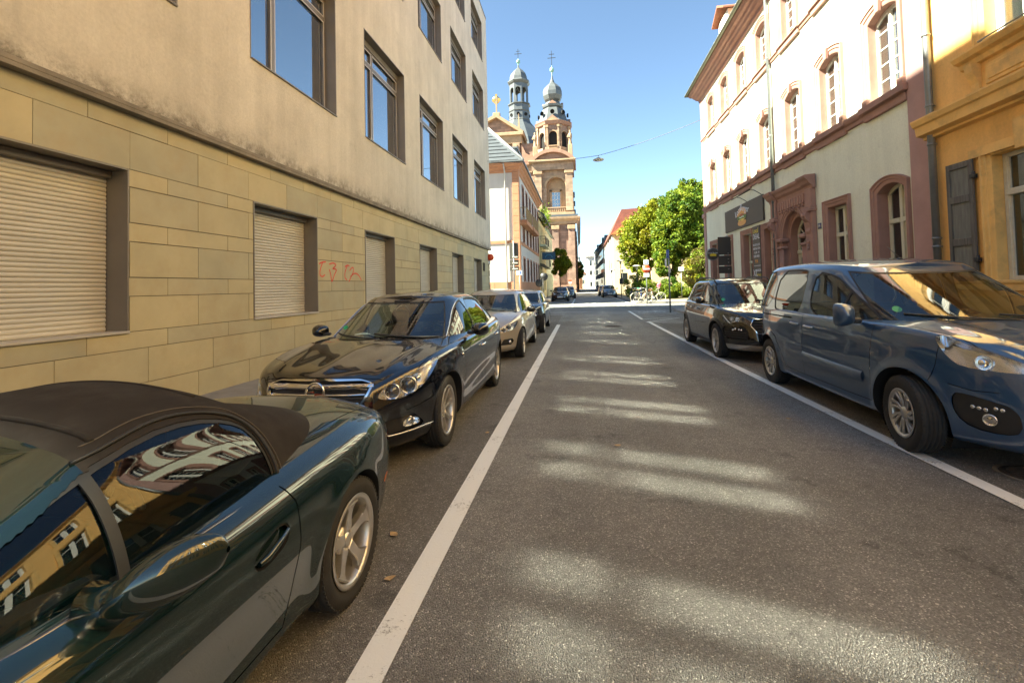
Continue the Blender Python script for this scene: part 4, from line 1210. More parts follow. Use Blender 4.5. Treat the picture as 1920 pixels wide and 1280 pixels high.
    s_ = MB(); ring_surround(s_, -.78, .78, .12, 2.82, .78, .16, -.05, .40, n=20, T=TT); s_.build('arch_moulding', M_STONE, po)
    s_ = MB(); ring_surround(s_, -.62, .62, .12, 2.82, .62, .15, .12, .40, n=20, T=TT); s_.build('arch_moulding', M_STONE, po)
    s_ = MB()
    for sg in (-1, 1): s_.box((-.13, sg * 1.02, .1), (.0, sg * 1.42, 4.06), .012)
    s_.box((-.06, -1.02, 3.60), (.0, 1.02, 4.06), .0)
    pts = arch_pts(-.94, .94, 2.82, .94, 20)
    for p_, q_ in zip(pts[:-1], pts[1:]): s_.add([(-.055, p_[0], p_[1]), (-.055, q_[0], q_[1]), (-.055, q_[0] * (1.02 / .94) if 0 else q_[0], 3.62), (-.055, p_[0], 3.62)], [(0, 1, 2, 3)])
    for sg in (-1, 1): s_.box((-.055, sg * .94, 2.82), (.0, sg * 1.03, 3.62))
    s_.build('portal_frame', M_STONE, po)
    for sg in (-1, 1):
        s_ = MB(); s_.box((-.20, sg * .98, 3.40), (.0, sg * 1.46, 3.50), .02); s_.box((-.17, sg * 1.0, 3.50), (.0, sg * 1.44, 3.56), .01)
        s_.box((-.16, sg * .62, 2.72), (.1, sg * 1.0, 2.84), .025); s_.box((-.14, sg * .64, 2.5), (.08, sg * .98, 2.58), .02)
        # scroll console with pendant drops
        pr = [(-.05, 3.40), (-.24, 3.40), (-.27, 3.30), (-.25, 3.20), (-.17, 3.12), (-.14, 2.95), (-.17, 2.86), (-.13, 2.78), (-.08, 2.74), (-.05, 2.6)]
        s_.prism([(p_[0], p_[1]) for p_ in pr], 'y', sg * 1.10, sg * 1.34)
        for k in range(3): s_.lathe([(0, .035), (.03, .02), (.035, 0), (.02, -.03), (0, -.035)], c=(-.16, sg * 1.22, 2.56 - k * .09), n=8)
        s_.lathe([(0, .06), (.05, .05), (.06, 0), (.05, -.05), (0, -.06)], c=(-.27, sg * 1.22, 3.30), axis='y', n=12)
        for q in (.70, .80, .90):      # clustered colonnettes
            s_.tube([(-.07, sg * q, .2), (-.07, sg * q, 2.5)], .035, 8)
        s_.build('console', M_STONE, po)
    s_ = MB(); pr = [(0, 4.04), (.08, 4.05), (.10, 4.12), (.18, 4.18), (.22, 4.26), (.29, 4.32), (.31, 4.38), (.28, 4.40), (0, 4.42)]
    s_.sweep([(.0, 1.50, 0), (-.02, 1.5, 0), (-.02, 1.0, 0), (.03, .98, 0), (.03, -.98, 0), (-.02, -1.0, 0), (-.02, -1.5, 0), (.0, -1.5, 0)][::-1], [(-o, h) for (o, h) in pr][::1]) if False else None
    for sc, (a, c) in ((1, (-1.50, -.98)), (1, (.98, 1.50)), (.82, (-.98, .98))):
        n = len(pr); s_.add([(-o * sc - (.03 if sc == 1 else 0), y, h) for y in (a, c) for (o, h) in pr], [[i, i + 1, n + i + 1, n + i] for i in range(n - 1)] + [list(range(n)), list(range(n, 2 * n))[::-1]])
    s_.build('cornice', M_STONE, po)
    s_ = MB()
    for k in range(11): s_.box((-.10, -.90 + k * .17, 3.72), (-.06, -.78 + k * .17, 3.98), .008)
    for k in range(9): s_.lathe([(0, .03), (.045, .0), (0, -.03)], c=(-.075, -.8 + k * .2, 3.655), axis='y', n=8)
    s_.build('frieze_relief', M_STONE, po)
    # portal door: round light with crossed bars, two leaves
    dr = empty('door', (0, 0, 0), parent=po)
    s_ = MB(); x = .34
    s_.box((x, -.60, .12), (x + .06, -.52, 2.82)); s_.box((x, .52, .12), (x + .06, .60, 2.82)); s_.box((x - .03, -.60, 2.32), (x + .06, .60, 2.44), .015); s_.box((x - .01, -.05, .12), (x + .06, .05, 2.32), .01)
    P1, P2 = arch_pts(-.60, .60, 2.82, .60, 18), arch_pts(-.50, .50, 2.82, .50, 18)
    for i in range(18):
        s_.add([(x, *P1[i]), (x, *P1[i + 1]), (x, *P2[i + 1]), (x, *P2[i])], [(0, 1, 2, 3)]); s_.add([(x, *P2[i]), (x, *P2[i + 1]), (x + .06, *P2[i + 1]), (x + .06, *P2[i])], [(0, 1, 2, 3)])
    for (p_, q_) in (((-.48, 2.46), (.42, 3.10)), ((.48, 2.46), (-.42, 3.10))): s_.tube([(x + .02, *p_), (x + .02, *q_)], .022, 4)
    for sg in (-1, 1):
        for (e, f_) in ((.2, .9), (1.0, 1.25)): s_.box((x + .01, sg * .14, e), (x + .045, sg * .44, f_), .012)
        s_.box((x + .012, sg * .05, .12), (x + .05, sg * .14, 2.32)); s_.box((x + .012, sg * .44, .12), (x + .05, sg * .52, 2.32)); s_.box((x + .012, sg * .14, 1.3), (x + .05, sg * .44, 1.45)); s_.box((x + .012, sg * .14, 2.2), (x + .05, sg * .44, 2.32)); s_.box((x + .03, sg * .14, .12), (x + .05, sg * .44, 1.3))
    s_.build('door_leaf', M_CREAMF, dr)
    s_ = MB(); s_.box((x + .03, -.5, 2.44), (x + .035, .5, 3.3)); s_.box((x + .03, -.44, 1.45), (x + .035, -.14, 2.2)); s_.box((x + .03, .14, 1.45), (x + .035, .44, 2.2)); s_.build('pane', M_SPEC, dr)
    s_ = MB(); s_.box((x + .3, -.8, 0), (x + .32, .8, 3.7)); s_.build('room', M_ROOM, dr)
    # downpipes
    def pipe(name, y, z0, z1, r=.055, x=-.11, parent=root):
        b_ = MB(); b_.tube([(x, y - 17, z0), (x, y - 17, z1), (x - .05, y - 17, z1 + .22), (x - .42, y - 17, z1 + .45)] if z1 > 9 else [(x, y - 17, z0), (x, y - 17, z1)], r, 12)
        for z in (1.9, 4.1, 6.3, 8.9): b_.lathe([(r, -.02), (r + .008, -.015), (r + .008, .015), (r, .02)], c=(x, y - 17, z), n=12); b_.tube([(x, y - 17, z), (0, y - 17, z)], .009, 5)
        return b_.build(name, M_ZINC, parent)
    pipe('downpipe', 16.72, .12, 10.95)
    # number plate
    o = link('number_plate', MB().box((-.022, -.085, -.075), (-.002, .085, .075), .004).mesh(), mat('enamel_blue', (.03, .05, .16), .3), root, (0, 13.98 - 17, 2.96))
    link('lettering', text_mesh('14', .13), M_WHITEF, o, (-.026, 0, 0), RX)
    return root
RB = right_building()

def on_right(name, y, z, x=6.5, **k):
    return empty(name, (x, y, z), **k)
def signs():
    # long board with the burger picture
    t = on_right('shop_sign', 19.98, 4.10); tag(t, 'long charcoal shop board with a burger picture above the doors', 'sign')
    link('board', MB().box((-.07, -2.2, -.46), (-.01, 2.2, .46), .006).mesh(), M_SIGNB, t)
    for s, yy, rot, zz in (('Local', .40, .30, .23), ('Burger', -.34, -.22, .25)):
        o = link('lettering', text_mesh(s, .36, .006), mat('sign_white', (.72, .74, .80), .5), t, (-.075, yy, zz), (math.pi / 2, -rot, -math.pi / 2))
    cols = {'bun': (.72, .36, .10), 'lettuce': (.10, .22, .03), 'cheese': (.75, .55, .10), 'meat': (.10, .03, .015), 'sauce': (.55, .05, .02), 'onion': (.7, .72, .6)}
    def blob(nm, c, pts, d): 
        b = MB(); b.prism(smooth_poly(pts, 2), 'x', -.075 - d, -.073); link(nm, b.fix(), mat('print_' + nm, cols[c], .5), t)
    blob('bun', 'bun', [(-.52, .0), (-.50, .16), (-.30, .30), (0, .34), (.30, .30), (.50, .16), (.52, .0), (.3, .04), (0, .10), (-.3, .04)], .004)
    blob('sauce', 'sauce', [(-.48, -.02), (-.3, .02), (0, .08), (.3, .02), (.48, -.02), (.3, -.02), (0, .02), (-.3, -.03)], .006)
    blob('lettuce', 'lettuce', [(-.56, -.02), (-.4, .0), (-.2, .03), (0, .0), (.25, .03), (.56, -.02), (.5, -.12), (.3, -.07), (.1, -.14), (-.1, -.08), (-.3, -.14), (-.5, -.10)], .008)
    blob('onion', 'onion', [(-.3, -.04), (-.1, .0), (.1, -.05), (.3, .0), (.28, -.04), (.1, -.09), (-.1, -.04), (-.28, -.08)], .010)
    blob('patty', 'meat', [(-.48, -.10), (0, -.06), (.48, -.10), (.46, -.20), (0, -.17), (-.46, -.20)], .005)
    blob('cheese', 'cheese', [(-.50, -.12), (-.2, -.10), (.5, -.13), (.3, -.20), (.15, -.15), (-.1, -.22), (-.3, -.15)], .007)
    blob('bun_heel', 'bun', [(-.50, -.19), (0, -.16), (.50, -.19), (.46, -.33), (.2, -.38), (-.2, -.38), (-.46, -.33)], .004)
    # lamp bar over the board
    t = on_right('sign_lamp', 18.7, 4.62); tag(t, 'dark bar lamp on two curved arms above the burger board', 'lamp')
    b = MB(); b.tube([(-.50, -1.0, .10), (-.50, 1.05, .10)], .02, 8); b.build('lamp_bar', M_BLACKP, t)
    for y in (-.75, .75):
        b = MB(); b.tube([(-.0, y, -.07), (-.12, y, .02), (-.28, y, .12), (-.42, y, .14), (-.50, y, .10)], .011, 6); b.build('arm', M_BLACKP, t)
    # poster board between the doors
    t = on_right('menu_board', 18.58, 2.55); tag(t, 'tall narrow charcoal offer board reading DEAL between two doorways', 'sign')
    link('board', MB().box((-.05, -.36, -1.45), (-.005, .36, .98), .004).mesh(), M_SIGNB, t)
    Y, Wt, Og = mat('print_yellow', (.75, .55, .03), .5), mat('sign_white', (.7, .7, .7)), mat('print_orange', (.7, .30, .03), .5)
    for s, sz, z, y, m in (('Local', .26, .80, .05, Y), ('DEAL', .28, .58, 0, Wt), ('MONTAG BIS', .115, .28, 0, Wt), ('FREITAG VON', .11, .14, 0, Wt), ('11.30 - 14', .12, 0.0, 0, Wt), ('UHR NUR', .13, -.14, .03, Wt), ('9,90', .16, -.32, .05, Og), ('BURGER', .12, -.66, -.13, Wt), ('MENU', .15, -.84, -.14, Y), ('XL', .36, -.76, .2, Wt), ('Burger', .22, -1.12, 0, Wt), ('NEU', .16, -1.32, 0, Og)):
        link('lettering', text_mesh(s, sz, .002), m, t, (-.052, y, z), RX)
    b = MB(); b.box((-.052, -.33, -.49), (-.0505, .33, -.475)); b.box((-.052, -.33, -.985), (-.0505, .33, -.97)); b.build('rule', Wt, t)
    # round projecting sign, faces along the street
    t = on_right('round_sign', 22.9, 2.78, 6.5); tag(t, 'round black projecting sign with yellow lettering on the corner house', 'sign')
    b = MB(); b.lathe([(0, -.05), (.25, -.05), (.27, -.04), (.27, .04), (.25, .05), (0, .05)], c=(-.45, 0, 0), axis='y', n=36); b.build('disc', M_SIGNB, t)
    b = MB(); b.lathe([(.25, -.056), (.285, -.056), (.285, .056), (.25, .056)], c=(-.45, 0, 0), axis='y', n=36); b.build('rim', M_ZINC, t)
    b = MB(); b.tube([(0, 0, .12), (-.2, 0, .12)], .012, 6); b.tube([(0, 0, -.12), (-.2, 0, -.12)], .012, 6); b.build('bracket', M_BLACKP, t)
    link('lettering', text_mesh('Local Burger', .085, .002), mat('sign_white', (.7, .7, .7)), t, (-.45, -.055, .055), (math.pi / 2, 0, 0))
    b = MB(); b.prism(smooth_poly([(-.60, .0), (-.45, .03), (-.3, .0), (-.32, -.11), (-.45, -.09), (-.58, -.11)], 2), 'y', -.056, -.053); b.build('burger_print', Y, t, fix=True)
    # sign plates on a pole at the kerb: two dark back plates
    t = empty('sign_post', (5.15, 17.6, .1)); tag(t, 'grey post carrying dark sign plates seen beside the burger shop doors', 'sign')
    b = MB(); b.tube([(0, 0, 0), (0, 0, 3.02)], .032, 10); b.build('pole', M_ZINC, t)
    for (z0, z1) in ((2.35, 2.98), (1.98, 2.32), (1.70, 1.95)):
        b = MB(); b.box((-.33, -.05, z0), (.10, -.035, z1), .006); b.build('plate', M_BLACKP, t)
    for z in (2.2, 2.4, 1.85, 2.08): 
        b = MB(); b.lathe([(.032, -.02), (.045, -.02), (.045, .02), (.032, .02)], c=(0, 0, z), n=10); b.box((-.02, -.06, z - .012), (.02, .07, z + .012)); b.build('clamp', M_ZINC, t)
signs()

def yellow_house():
    root = empty('ochre_house', (6.5, 17, 0)); tag(root, 'ochre yellow house with moulded cornices, grey wooden shutter and pale window', 'building')
    Y0, Y1 = -15.2, 9.6; D = -.05
    T = lambda u, z, d: (d + D, u - 17, z)
    gw = [(7.18 - 2.55 * k, 8.43 - 2.55 * k, 1.43, 3.40) for k in range(9)]; gw = [h for h in gw if h[0] > Y0 + .2]
    u1 = [(7.34 - 1.95 * k, 8.42 - 1.95 * k, 5.12, 7.6) for k in range(12)]; u2 = [(7.4 - 1.95 * k, 8.36 - 1.95 * k, 8.9, 11.0) for k in range(12)]
    u1 = [h for h in u1 if h[0] > Y0 + .2]; u2 = [h for h in u2 if h[0] > Y0 + .2]
    b = MB(); wall(b, T, Y0, Y1, 0, 12.4, gw + u1 + u2, .22); b.box((D, Y0 - 17, 0), (11, Y0 - 17.02, 12.4)); b.box((11, Y0 - 17, 0), (11.02, Y1 - 17, 12.4)); b.box((D, Y1 - 17, 0), (11, Y1 - 17 - .01, 12.4)); b.build('wall', M_OCHRE, root)
    def course(nm, z, prof, y0=Y0, y1=Y1, par=root, x=0):
        n = len(prof); b_ = MB(); b_.add([(D - o, y - 17, z + h) for y in (y0, y1) for (o, h) in prof], [[i, i + 1, n + i + 1, n + i] for i in range(n - 1)] + [list(range(n)), list(range(n, 2 * n))[::-1]]); return b_.build(nm, M_OCHT, par)
    course('cornice', 4.00, [(0, 0), (.10, .02), (.10, .06), (.22, .09), (.24, .24), (.28, .26), (.31, .34), (.31, .37), (.0, .40)], y1=9.72)
    course('plinth', .1, [(0, 0), (.05, 0), (.05, .55), (0, .58)])
    course('sill_course', 1.27, [(0, 0), (.05, .01), (.05, .10), (.075, .13), (.075, .16), (0, .17)], y1=9.3)
    course('eaves_cornice', 11.7, [(0, 0), (.12, .05), (.15, .2), (.3, .3), (.35, .5), (.5, .55), (.5, .68), (0, .7)])
    b = MB(); b.add([(-.55, Y0 - 17, 12.4), (-.55, Y1 - 17, 12.4), (5, Y1 - 17, 16.8), (5, Y0 - 17, 16.8), (11, Y0 - 17, 12.4), (11, Y1 - 17, 12.4)], [(0, 1, 2, 3), (2, 5, 4, 3)]); b.build('roof', M_TILE, root)
    for k, h in enumerate(gw):
        w = casement(root, 'window', (h[0] + h[1]) / 2, h[2], h[1] - h[0], h[3] - h[2], 0, .10, M_CREAMW, M_SPEC, transom=1.36, stile=.075, mullion=.12); c = (h[0] + h[1]) / 2
        s = MB(); hw = (h[1] - h[0]) / 2
        ring_surround(s, -hw, hw, -.02, h[3] - h[2], 0, .17, -.02, .15, T=lambda u, z, d: (d + D, u, z)); s.prism([(-.10, 1.93), (-.125, 2.37), (.125, 2.37), (.10, 1.93)], 'x', D - .09, D - .0)
        s.box((D - .06, -hw - .36, 1.99), (D, -.13, 2.12)); s.box((D - .06, .13, 1.99), (D, hw + .36, 2.12)); s.build('surround', M_OCHT, w)
    for h in u1:
        c, hw = (h[0] + h[1]) / 2, (h[1] - h[0]) / 2
        w = casement(root, 'window', c, h[2], h[1] - h[0], h[3] - h[2], 0, .12, M_WHITEF, M_PANE, transom=1.75, stile=.08, mullion=.12)
        s = MB(); ring_surround(s, -hw, hw, 0, h[3] - h[2], 0, .18, -.02, .2, T=lambda u, z, d: (d + D, u, z)); s.build('surround', M_OCHT, w)
        s = MB(); pr = [(0, -.22), (.06, -.20), (.08, -.12), (.16, -.09), (.20, -.02), (.20, .01), (0, .03)]; n = len(pr)
        s.add([(D - o, y, z) for y in (-hw - .40, hw + .44) for (o, z) in pr], [[i, i + 1, n + i + 1, n + i] for i in range(n - 1)] + [list(range(n)), list(range(n, 2 * n))[::-1]])
        for sg in (-1, 1): s.prism([(D, -.2), (D - .15, -.2), (D - .13, -.33), (D - .05, -.52), (D - .03, -.66), (D, -.68)], 'y', sg * (hw + .10), sg * (hw + .25))
        s.box((D - .03, -hw, -.60), (D, hw, -.28), .01); s.box((D - .045, -hw + .06, -.54), (D, hw - .06, -.34), .008); s.build('balcony_sill', M_OCHT, w)
        s = MB(); s.tube([(D - .09, -hw - .02, .10), (D - .09, hw + .02, .10)], .014, 8)
        for sg in (-1, 1): s.tube([(D - .09, sg * (hw + .02), .10), (D + .05, sg * (hw + .02), .10)], .014, 6)
        s.build('guard_rail', M_ZINC, w)
    for h in u2:
        c, hw = (h[0] + h[1]) / 2, (h[1] - h[0]) / 2
        w = casement(root, 'window', c, h[2], h[1] - h[0], h[3] - h[2], 0, .12, M_WHITEF, M_PANE, transom=1.4, stile=.08, mullion=.12)
        s = MB(); ring_surround(s, -hw, hw, -.05, h[3] - h[2], 0, .16, -.02, .2, T=lambda u, z, d: (d + D, u, z)); s.build('surround', M_OCHT, w)
    # folded-back wooden shutters
    for k in range(8):
        o = empty('shutter', (D - .02, 8.98 - 2.55 * k - 17, 1.42), parent=root); o.rotation_euler = (0, 0, R(4))
        s = MB(); w_, h_ = .50, 2.0; x0, x1 = -.07, -.025
        for (a, c) in (((-w_ / 2, 0), (-w_ / 2 + .07, h_)), ((w_ / 2 - .07, 0), (w_ / 2, h_))): s.box((x0, a[0], a[1]), (x1, c[0], c[1]), .004)
        for (e, f) in ((0, .10), (.60, .72), (1.32, 1.44), (h_ - .10, h_)): s.box((x0 - .001, -w_ / 2 + .07, e), (x1, w_ / 2 - .07, f), .004)
        s.build('shutter_frame', M_SHUT, o)
        for (e, f) in ((.10, .60), (.72, 1.32), (1.44, h_ - .10)):
            s = MB(); s.box((x0 + .022, -w_ / 2 + .07, e), (x1 - .004, w_ / 2 - .07, f)); s.build('shutter_panel', mat('old_shutter_panel', (.17, .17, .15), .75, var=.3, scale=4, stretch=(5, 5, .6), bump=.001, bscale=30), o)
        s = MB()
        for z in (.32, 1.68): s.box((x0 - .02, -w_ / 2 - .06, z), (x1, -w_ / 2 + .03, z + .07), .006); s.tube([(x0 - .01, -w_ / 2 - .06, z - .02), (x0 - .01, -w_ / 2 - .06, z + .1)], .014, 6)
        s.build('hinge', M_BLACKP, o)
    b = MB(); y = 9.54 - 17; b.tube([(-.14, y, .12), (-.14, y, 11.2)], .058, 14)
    for z in (2.05, 2.2, 3.9, 4.6, 5.9, 8): b.lathe([(.058, -.02), (.07, -.015), (.07, .015), (.058, .02)], c=(-.14, y, z), n=14); b.tube([(-.14, y, z), (0, y, z)], .01, 5)
    b.build('downpipe', M_ZINC, root)
M_CREAMW = mat('old_white_window_paint', (.60, .57, .47), .6, var=.12, scale=9)
yellow_house()
# ------------------------------------------------------------------ cars
def paint(name, col, metal=.35, rough=.32, flake=.05):
    m = mat(name, col, rough, metal=metal, coat=1.0, coatr=.008, var=flake, scale=900, spec=.2)
    m.node_tree.nodes['Principled BSDF'].inputs['Coat IOR'].default_value = 1.75
    return m
def lv(c, rows):
    """rows (fraction of edge height, side, front, rear inset) -> levels with absolute heights"""
    xs = np.linspace(0, c['L'], 30); top = spl(c['edge'])(xs); z0 = spl(c['zb'])(xs)
    return [([(x, z0i + (t - z0i) * fr) for x, t, z0i in zip(xs, top, z0)], s, f, r) for (fr, s, f, r) in rows]
def xz(fn): return lambda x, y, z, A: fn(x, z)
def yz(fn): return lambda x, y, z, A: fn(y, z)
def wz(fn): return lambda x, y, z, A: fn(A['w'], z)
def poly_cut(s, pts, new, frm=('body',), view='side', where=None, r=0.0, k=2):
    P = smooth_poly(pts, k) if k else pts
    f = {'side': lambda x, y, z, A: sd_poly(x, z, P, r), 'w': lambda x, y, z, A: sd_poly(A['w'], z, P, r), 'front': lambda x, y, z, A: sd_poly(y, z, P, r), 'top': lambda x, y, z, A: sd_poly(x, y, P, r)}[view]
    s.cut(f, new, frm, where or (SIDE if view == 'side' else None))
def ring_cut(s, pts, lab_ring, wd, frm=('body',), view='side', where=None, k=2):
    """frame of width wd round polygon"""
    poly_cut(s, pts, lab_ring, frm, view, where, wd, k)
def lamp(root, surf, pts, depth=.07, view='w', frm=('body',), name='headlight', where=None, bulbs=(), refl=None, k=2, back=None, lens=None, rim=True):
    """lamp unit: clear lens over a dark/bright bowl with projector rings; pts in (w, z)"""
    P = smooth_poly(pts, k)
    f = (lambda x, y, z, A: sd_poly(A['w'], z, P)) if view == 'w' else (lambda x, y, z, A: sd_poly(x, z, P))
    lab = name + str(random.random()); surf.cut(f, lab, frm, where)
    for sg in (1, -1):
        o = link(name, surf.mesh([lab], -.002, False), lens or M_LENS, root); 
        if sg < 0: o.scale = (1, -1, 1)
        bm_ = surf.mesh([lab], -depth, False)
        link('lamp_bowl', bm_, back or refl or M_REFL, o)
        if rim:
            w = surf.mesh([lab], -.003, False, depth); w2 = w
            # only the skirt: drop the face part by offsetting it behind the bowl
            nf = len(surf.mesh([lab]).polygons) if False else None
            b2 = bmesh.new(); b2.from_mesh(w); n0 = len([1 for q in surf.lab if q == lab]); b2.faces.ensure_lookup_table()
            bmesh.ops.delete(b2, geom=b2.faces[:n0], context='FACES'); b2.to_mesh(w); b2.free(); link('lamp_wall', w, refl or M_REFL, o)
        for (bw, bz, br, bm) in bulbs:
            # find the surface point nearest in (w, z)
            i = int(np.argmin((surf.A['w'] - bw) ** 2 + (surf.P[:, 2] - bz) ** 2)); c = Vector(surf.P[i]) - Vector(surf.N[i]) * (depth * .55)
            b = MB(); b.lathe([(br * 1.25, -.02), (br * 1.25, .0), (br * 1.02, .004), (br, -.012)], n=20); nm = 'lamp_ring'
            q = Vector((-1, .0, .0)).lerp(Vector(surf.N[i]), .35).normalized().to_track_quat('Z', 'Y').to_euler()
            link(nm, b.mesh(), M_CHROME, o, c, q)
            b = MB(); b.lathe([(br, -.014), (br * .8, .008), (br * .45, .02), (0, .024)], n=20); link('projector', b.mesh(), M_LENSD if bm == 'd' else M_REFL, o, c, q)
    return lab
M_LENSD = mat('projector_glass', (.05, .055, .06), .03, coat=1, metal=.0, spec=1.0)
M_BOWLD = mat('dark_bowl', (.03, .03, .032), .25, coat=.6)

def emblem_ring(root, c, nrm, r, m=None):
    b = MB(); q = Vector(nrm).to_track_quat('Z', 'Y').to_euler()
    pts = [(r * math.cos(a), r * math.sin(a), 0) for a in np.linspace(0, 2 * math.pi, 28, endpoint=False)]
    b.tube(pts, r * .13, 8, closed=True); return link('emblem', b.mesh(), m or M_CHROME, root, c, q)

def finish_gaps(root, surf, m=None, off=-.006):
    me = surf.mesh(['gap'], off, True)
    if me: link('panel_gap', me, M_GAP, root)

def roadster():
    """dark green two-seat roadster with the black soft top up"""
    root = car_root('parked_car', -1.965, -.80)
    tag(root, 'dark green two-seat roadster with a black fabric soft top, nearest the camera', 'car', 'parked cars')
    G = paint('dark_green_paint', (.0006, .011, .009), .10, .45); L, W = 4.02, .845
    c = dict(L=L, W=W, pq=(4.2, 2.5, 6.4, 3.1), zb=.13, edge=[(0, .46), (.15, .56), (.6, .70), (1.2, .765), (2.2, .765), (2.9, .80), (3.3, .815), (3.65, .79), (3.92, .74), (L, .70)],
             deck=[(0, .50), (.2, .62), (.7, .74), (1.3, .83), (2.2, .85), (3.0, .875), (3.5, .865), (3.8, .825), (3.92, .775), (L, .72)], deck_pow=2.6)
    c['levels'] = lv(c, [(0, .17, .22, .20), (.02, .10, .12, .12), (.12, .045, .05, .05), (.35, .018, .015, .01), (.58, .0, .0, .0), (.76, .012, .03, .012), (.88, .035, .09, .035), (.955, .075, .15, .06), (1.0, .135, .21, .09)])
    xr, xf, za, ra = 3.055, .79, .295, .318
    c['flares'] = [(xf, za, ra, .012, .05), (xr, za, ra, .014, .06)]
    def sculpt(P, A):      # haunch over the rear wheel, door scallop, tail spoiler lip
        x, y, z = P[:, :, 0], P[:, :, 1], P[:, :, 2]
        P[:, :, 1] -= .018 * np.exp(-((x - 1.95) / .75) ** 2) * np.exp(-((z - .40) / .14) ** 2) * (y > .5)
        P[:, :, 1] += .010 * np.exp(-((x - 3.1) / .35) ** 2) * np.exp(-((z - .66) / .10) ** 2) * (y > .5)
    c['sculpt'] = sculpt
    s = lower_body(c, ns=230, nv=70, nd=30)
    seam(s, [(2.54, .79), (2.585, .68), (2.58, .52), (2.55, .36), (2.51, .25)], .0035)
    seam(s, [(1.36, .80), (1.36, .5), (1.40, .25)], .0035); seam(s, [(1.40, .245), (2.51, .245)], .003)
    seam(s, [(3.88, .60), (3.60, .44), (3.39, .42)][:0] or [(3.45, .40), (3.72, .43), (3.90, .43)], .003)
    seam(s, [(2.98, .60), (3.04, .64), (3.75, .635), (3.86, .57), (3.89, .4), (3.90, .0)], .0032, 'top', lambda cc, n: n[2] > .5)
    s.cut(lambda x, y, z, A: sd_line(x, y, [(3.50 + .03 * math.cos(a), .50 + .03 * math.sin(a)) for a in np.linspace(0, 6.28, 16)]) - .0012, 'gap', ('body',), lambda cc, n: n[2] > .6)
    # door handle recess
    hp = [(x - .14, z) for x, z in [(2.46, .565), (2.50, .545), (2.62, .565), (2.66, .60), (2.655, .635), (2.60, .65), (2.48, .615), (2.455, .59)]]
    poly_cut(s, hp, 'gap2', view='side', r=.003); poly_cut(s, hp, 'recess', ('gap2',), 'side', r=-.004)
    # rear lamps: amber / red on the corner
    s.cut(lambda x, y, z, A: sd_poly(A['w'], z, [(s_w(s, 3.60), .60), (s_w(s, 3.72), .665), (s_w(s, 3.955) + .12, .66), (s_w(s, 3.955) + .12, .56), (s_w(s, 3.74), .545)]), 'tail', ('body',), lambda cc, n: cc[0] > 3.5)
    s.cut(lambda x, y, z, A: sd_poly(x, z, [(3.52, .40), (3.60, .42), (3.60, .385), (3.52, .37)]), 'amber', ('body',), SIDE)
    s.cut(lambda x, y, z, A: z - (.205 + 0 * x), 'sill', ('body',), lambda cc, n: 1.15 < cc[0] < 2.75)
    arches(s, (xf, xr), ra, za)
    add_panels(root, s, {'body': ('body', G, 0, 0), 'sill': ('sill', G, -.004, 0), 'gap2': ('handle_gap', M_GAP, -.003, 0), 'amber': ('side_repeater', M_AMBER, .002, .004)})
    finish_gaps(root, s)
    for sg in (1, -1):
        o = link('tail_light', s.mesh(['tail'], .003, False), M_REDL, root); 
        if sg < 0: o.scale = (1, -1, 1)
        o = link('door_handle', s.mesh(['recess'], -.022, False, .0), G, root)
        if sg < 0: o.scale = (1, -1, 1)
        h = [s.hit('side', x, z)[0] + Vector((0, .004, 0)) for x, z in ((2.335, .578), (2.38, .578), (2.44, .593), (2.505, .615))]
        b = MB(); b.tube(h, [.009, .013, .013, .009], 8); link('handle_bar', b.mesh(), G, o)
    arch_lips(root, s, (xf, xr), ra, za, W, M_GAP)
    # soft top, windscreen frame and windows
    g = dict(bot=(1.12, 3.38, .73, (4.5, 3.0, 3.2, 2.6), [(1.12, .80), (1.7, .745), (2.8, .745), (3.0, .79), (3.38, .855)]), top=(1.90, 2.74, .54, (4.5, 3.0, 3.0, 2.6), [(1.90, 1.045), (2.15, 1.09), (2.5, 1.085), (2.74, 1.03)]),
             crown=[(1.90, 1.085), (2.05, 1.135), (2.22, 1.17), (2.45, 1.175), (2.62, 1.13), (2.76, 1.06)], bulge=.03, round=.16, lift=.02, tuck=.06)
    q = greenhouse(g, ns=210, nv=50, nd=26); FB = mat('soft_top_fabric', (.028, .024, .021), .95, var=.18, scale=7, bump=.0008, bscale=900, spec=.2, var2=((.05, .045, .04), 3.5, .5))
    q.cut(lambda x, y, z, A: np.maximum(np.maximum(A['t'] - .66, .045 - A['v']), A['v'] - .84), 'screen', ('body',))
    # region ahead of the fabric edge: painted frame
    fr = [(1.0, .6), (1.0, 1.4), (2.10, 1.4), (2.14, 1.10), (2.02, .98), (1.62, .77), (1.60, .6)]
    q.cut(lambda x, y, z, A: np.where(A['t'] < 1.6, x - (2.01 - .03 * (y / .5) ** 2), 1.0), 'frame', ('body',), lambda cc, n: True)
    wpoly = [(1.34, .70), (1.42, .80), (1.68, .905), (1.95, 1.01), (2.16, 1.058), (2.35, 1.055), (2.50, 1.015), (2.575, .96), (2.595, .84), (2.585, .70)]
    wfull = smooth_poly(wpoly, 1)
    q.cut(lambda x, y, z, A: sd_poly(x, z, wfull) - .014, 'seal', ('body', 'frame'), SIDE)
    q.cut(lambda x, y, z, A: sd_poly(x, z, wfull), 'glass', ('seal',), SIDE)
    q.cut(lambda x, y, z, A: np.abs(x - (1.95 + .05 * (z - .8))) - .016, 'divider', ('glass',))
    q.cut(lambda x, y, z, A: np.abs(A['v'] - 1.0 - .05) - .004, 'fold', ('body',))
    q.cut(lambda x, y, z, A: np.maximum(np.abs(y) - .33, np.maximum(.22 - A['v'], A['v'] - .82)), 'rear_glass', ('body',), lambda cc, n: cc[0] > 2.7 and n[0] > .3)
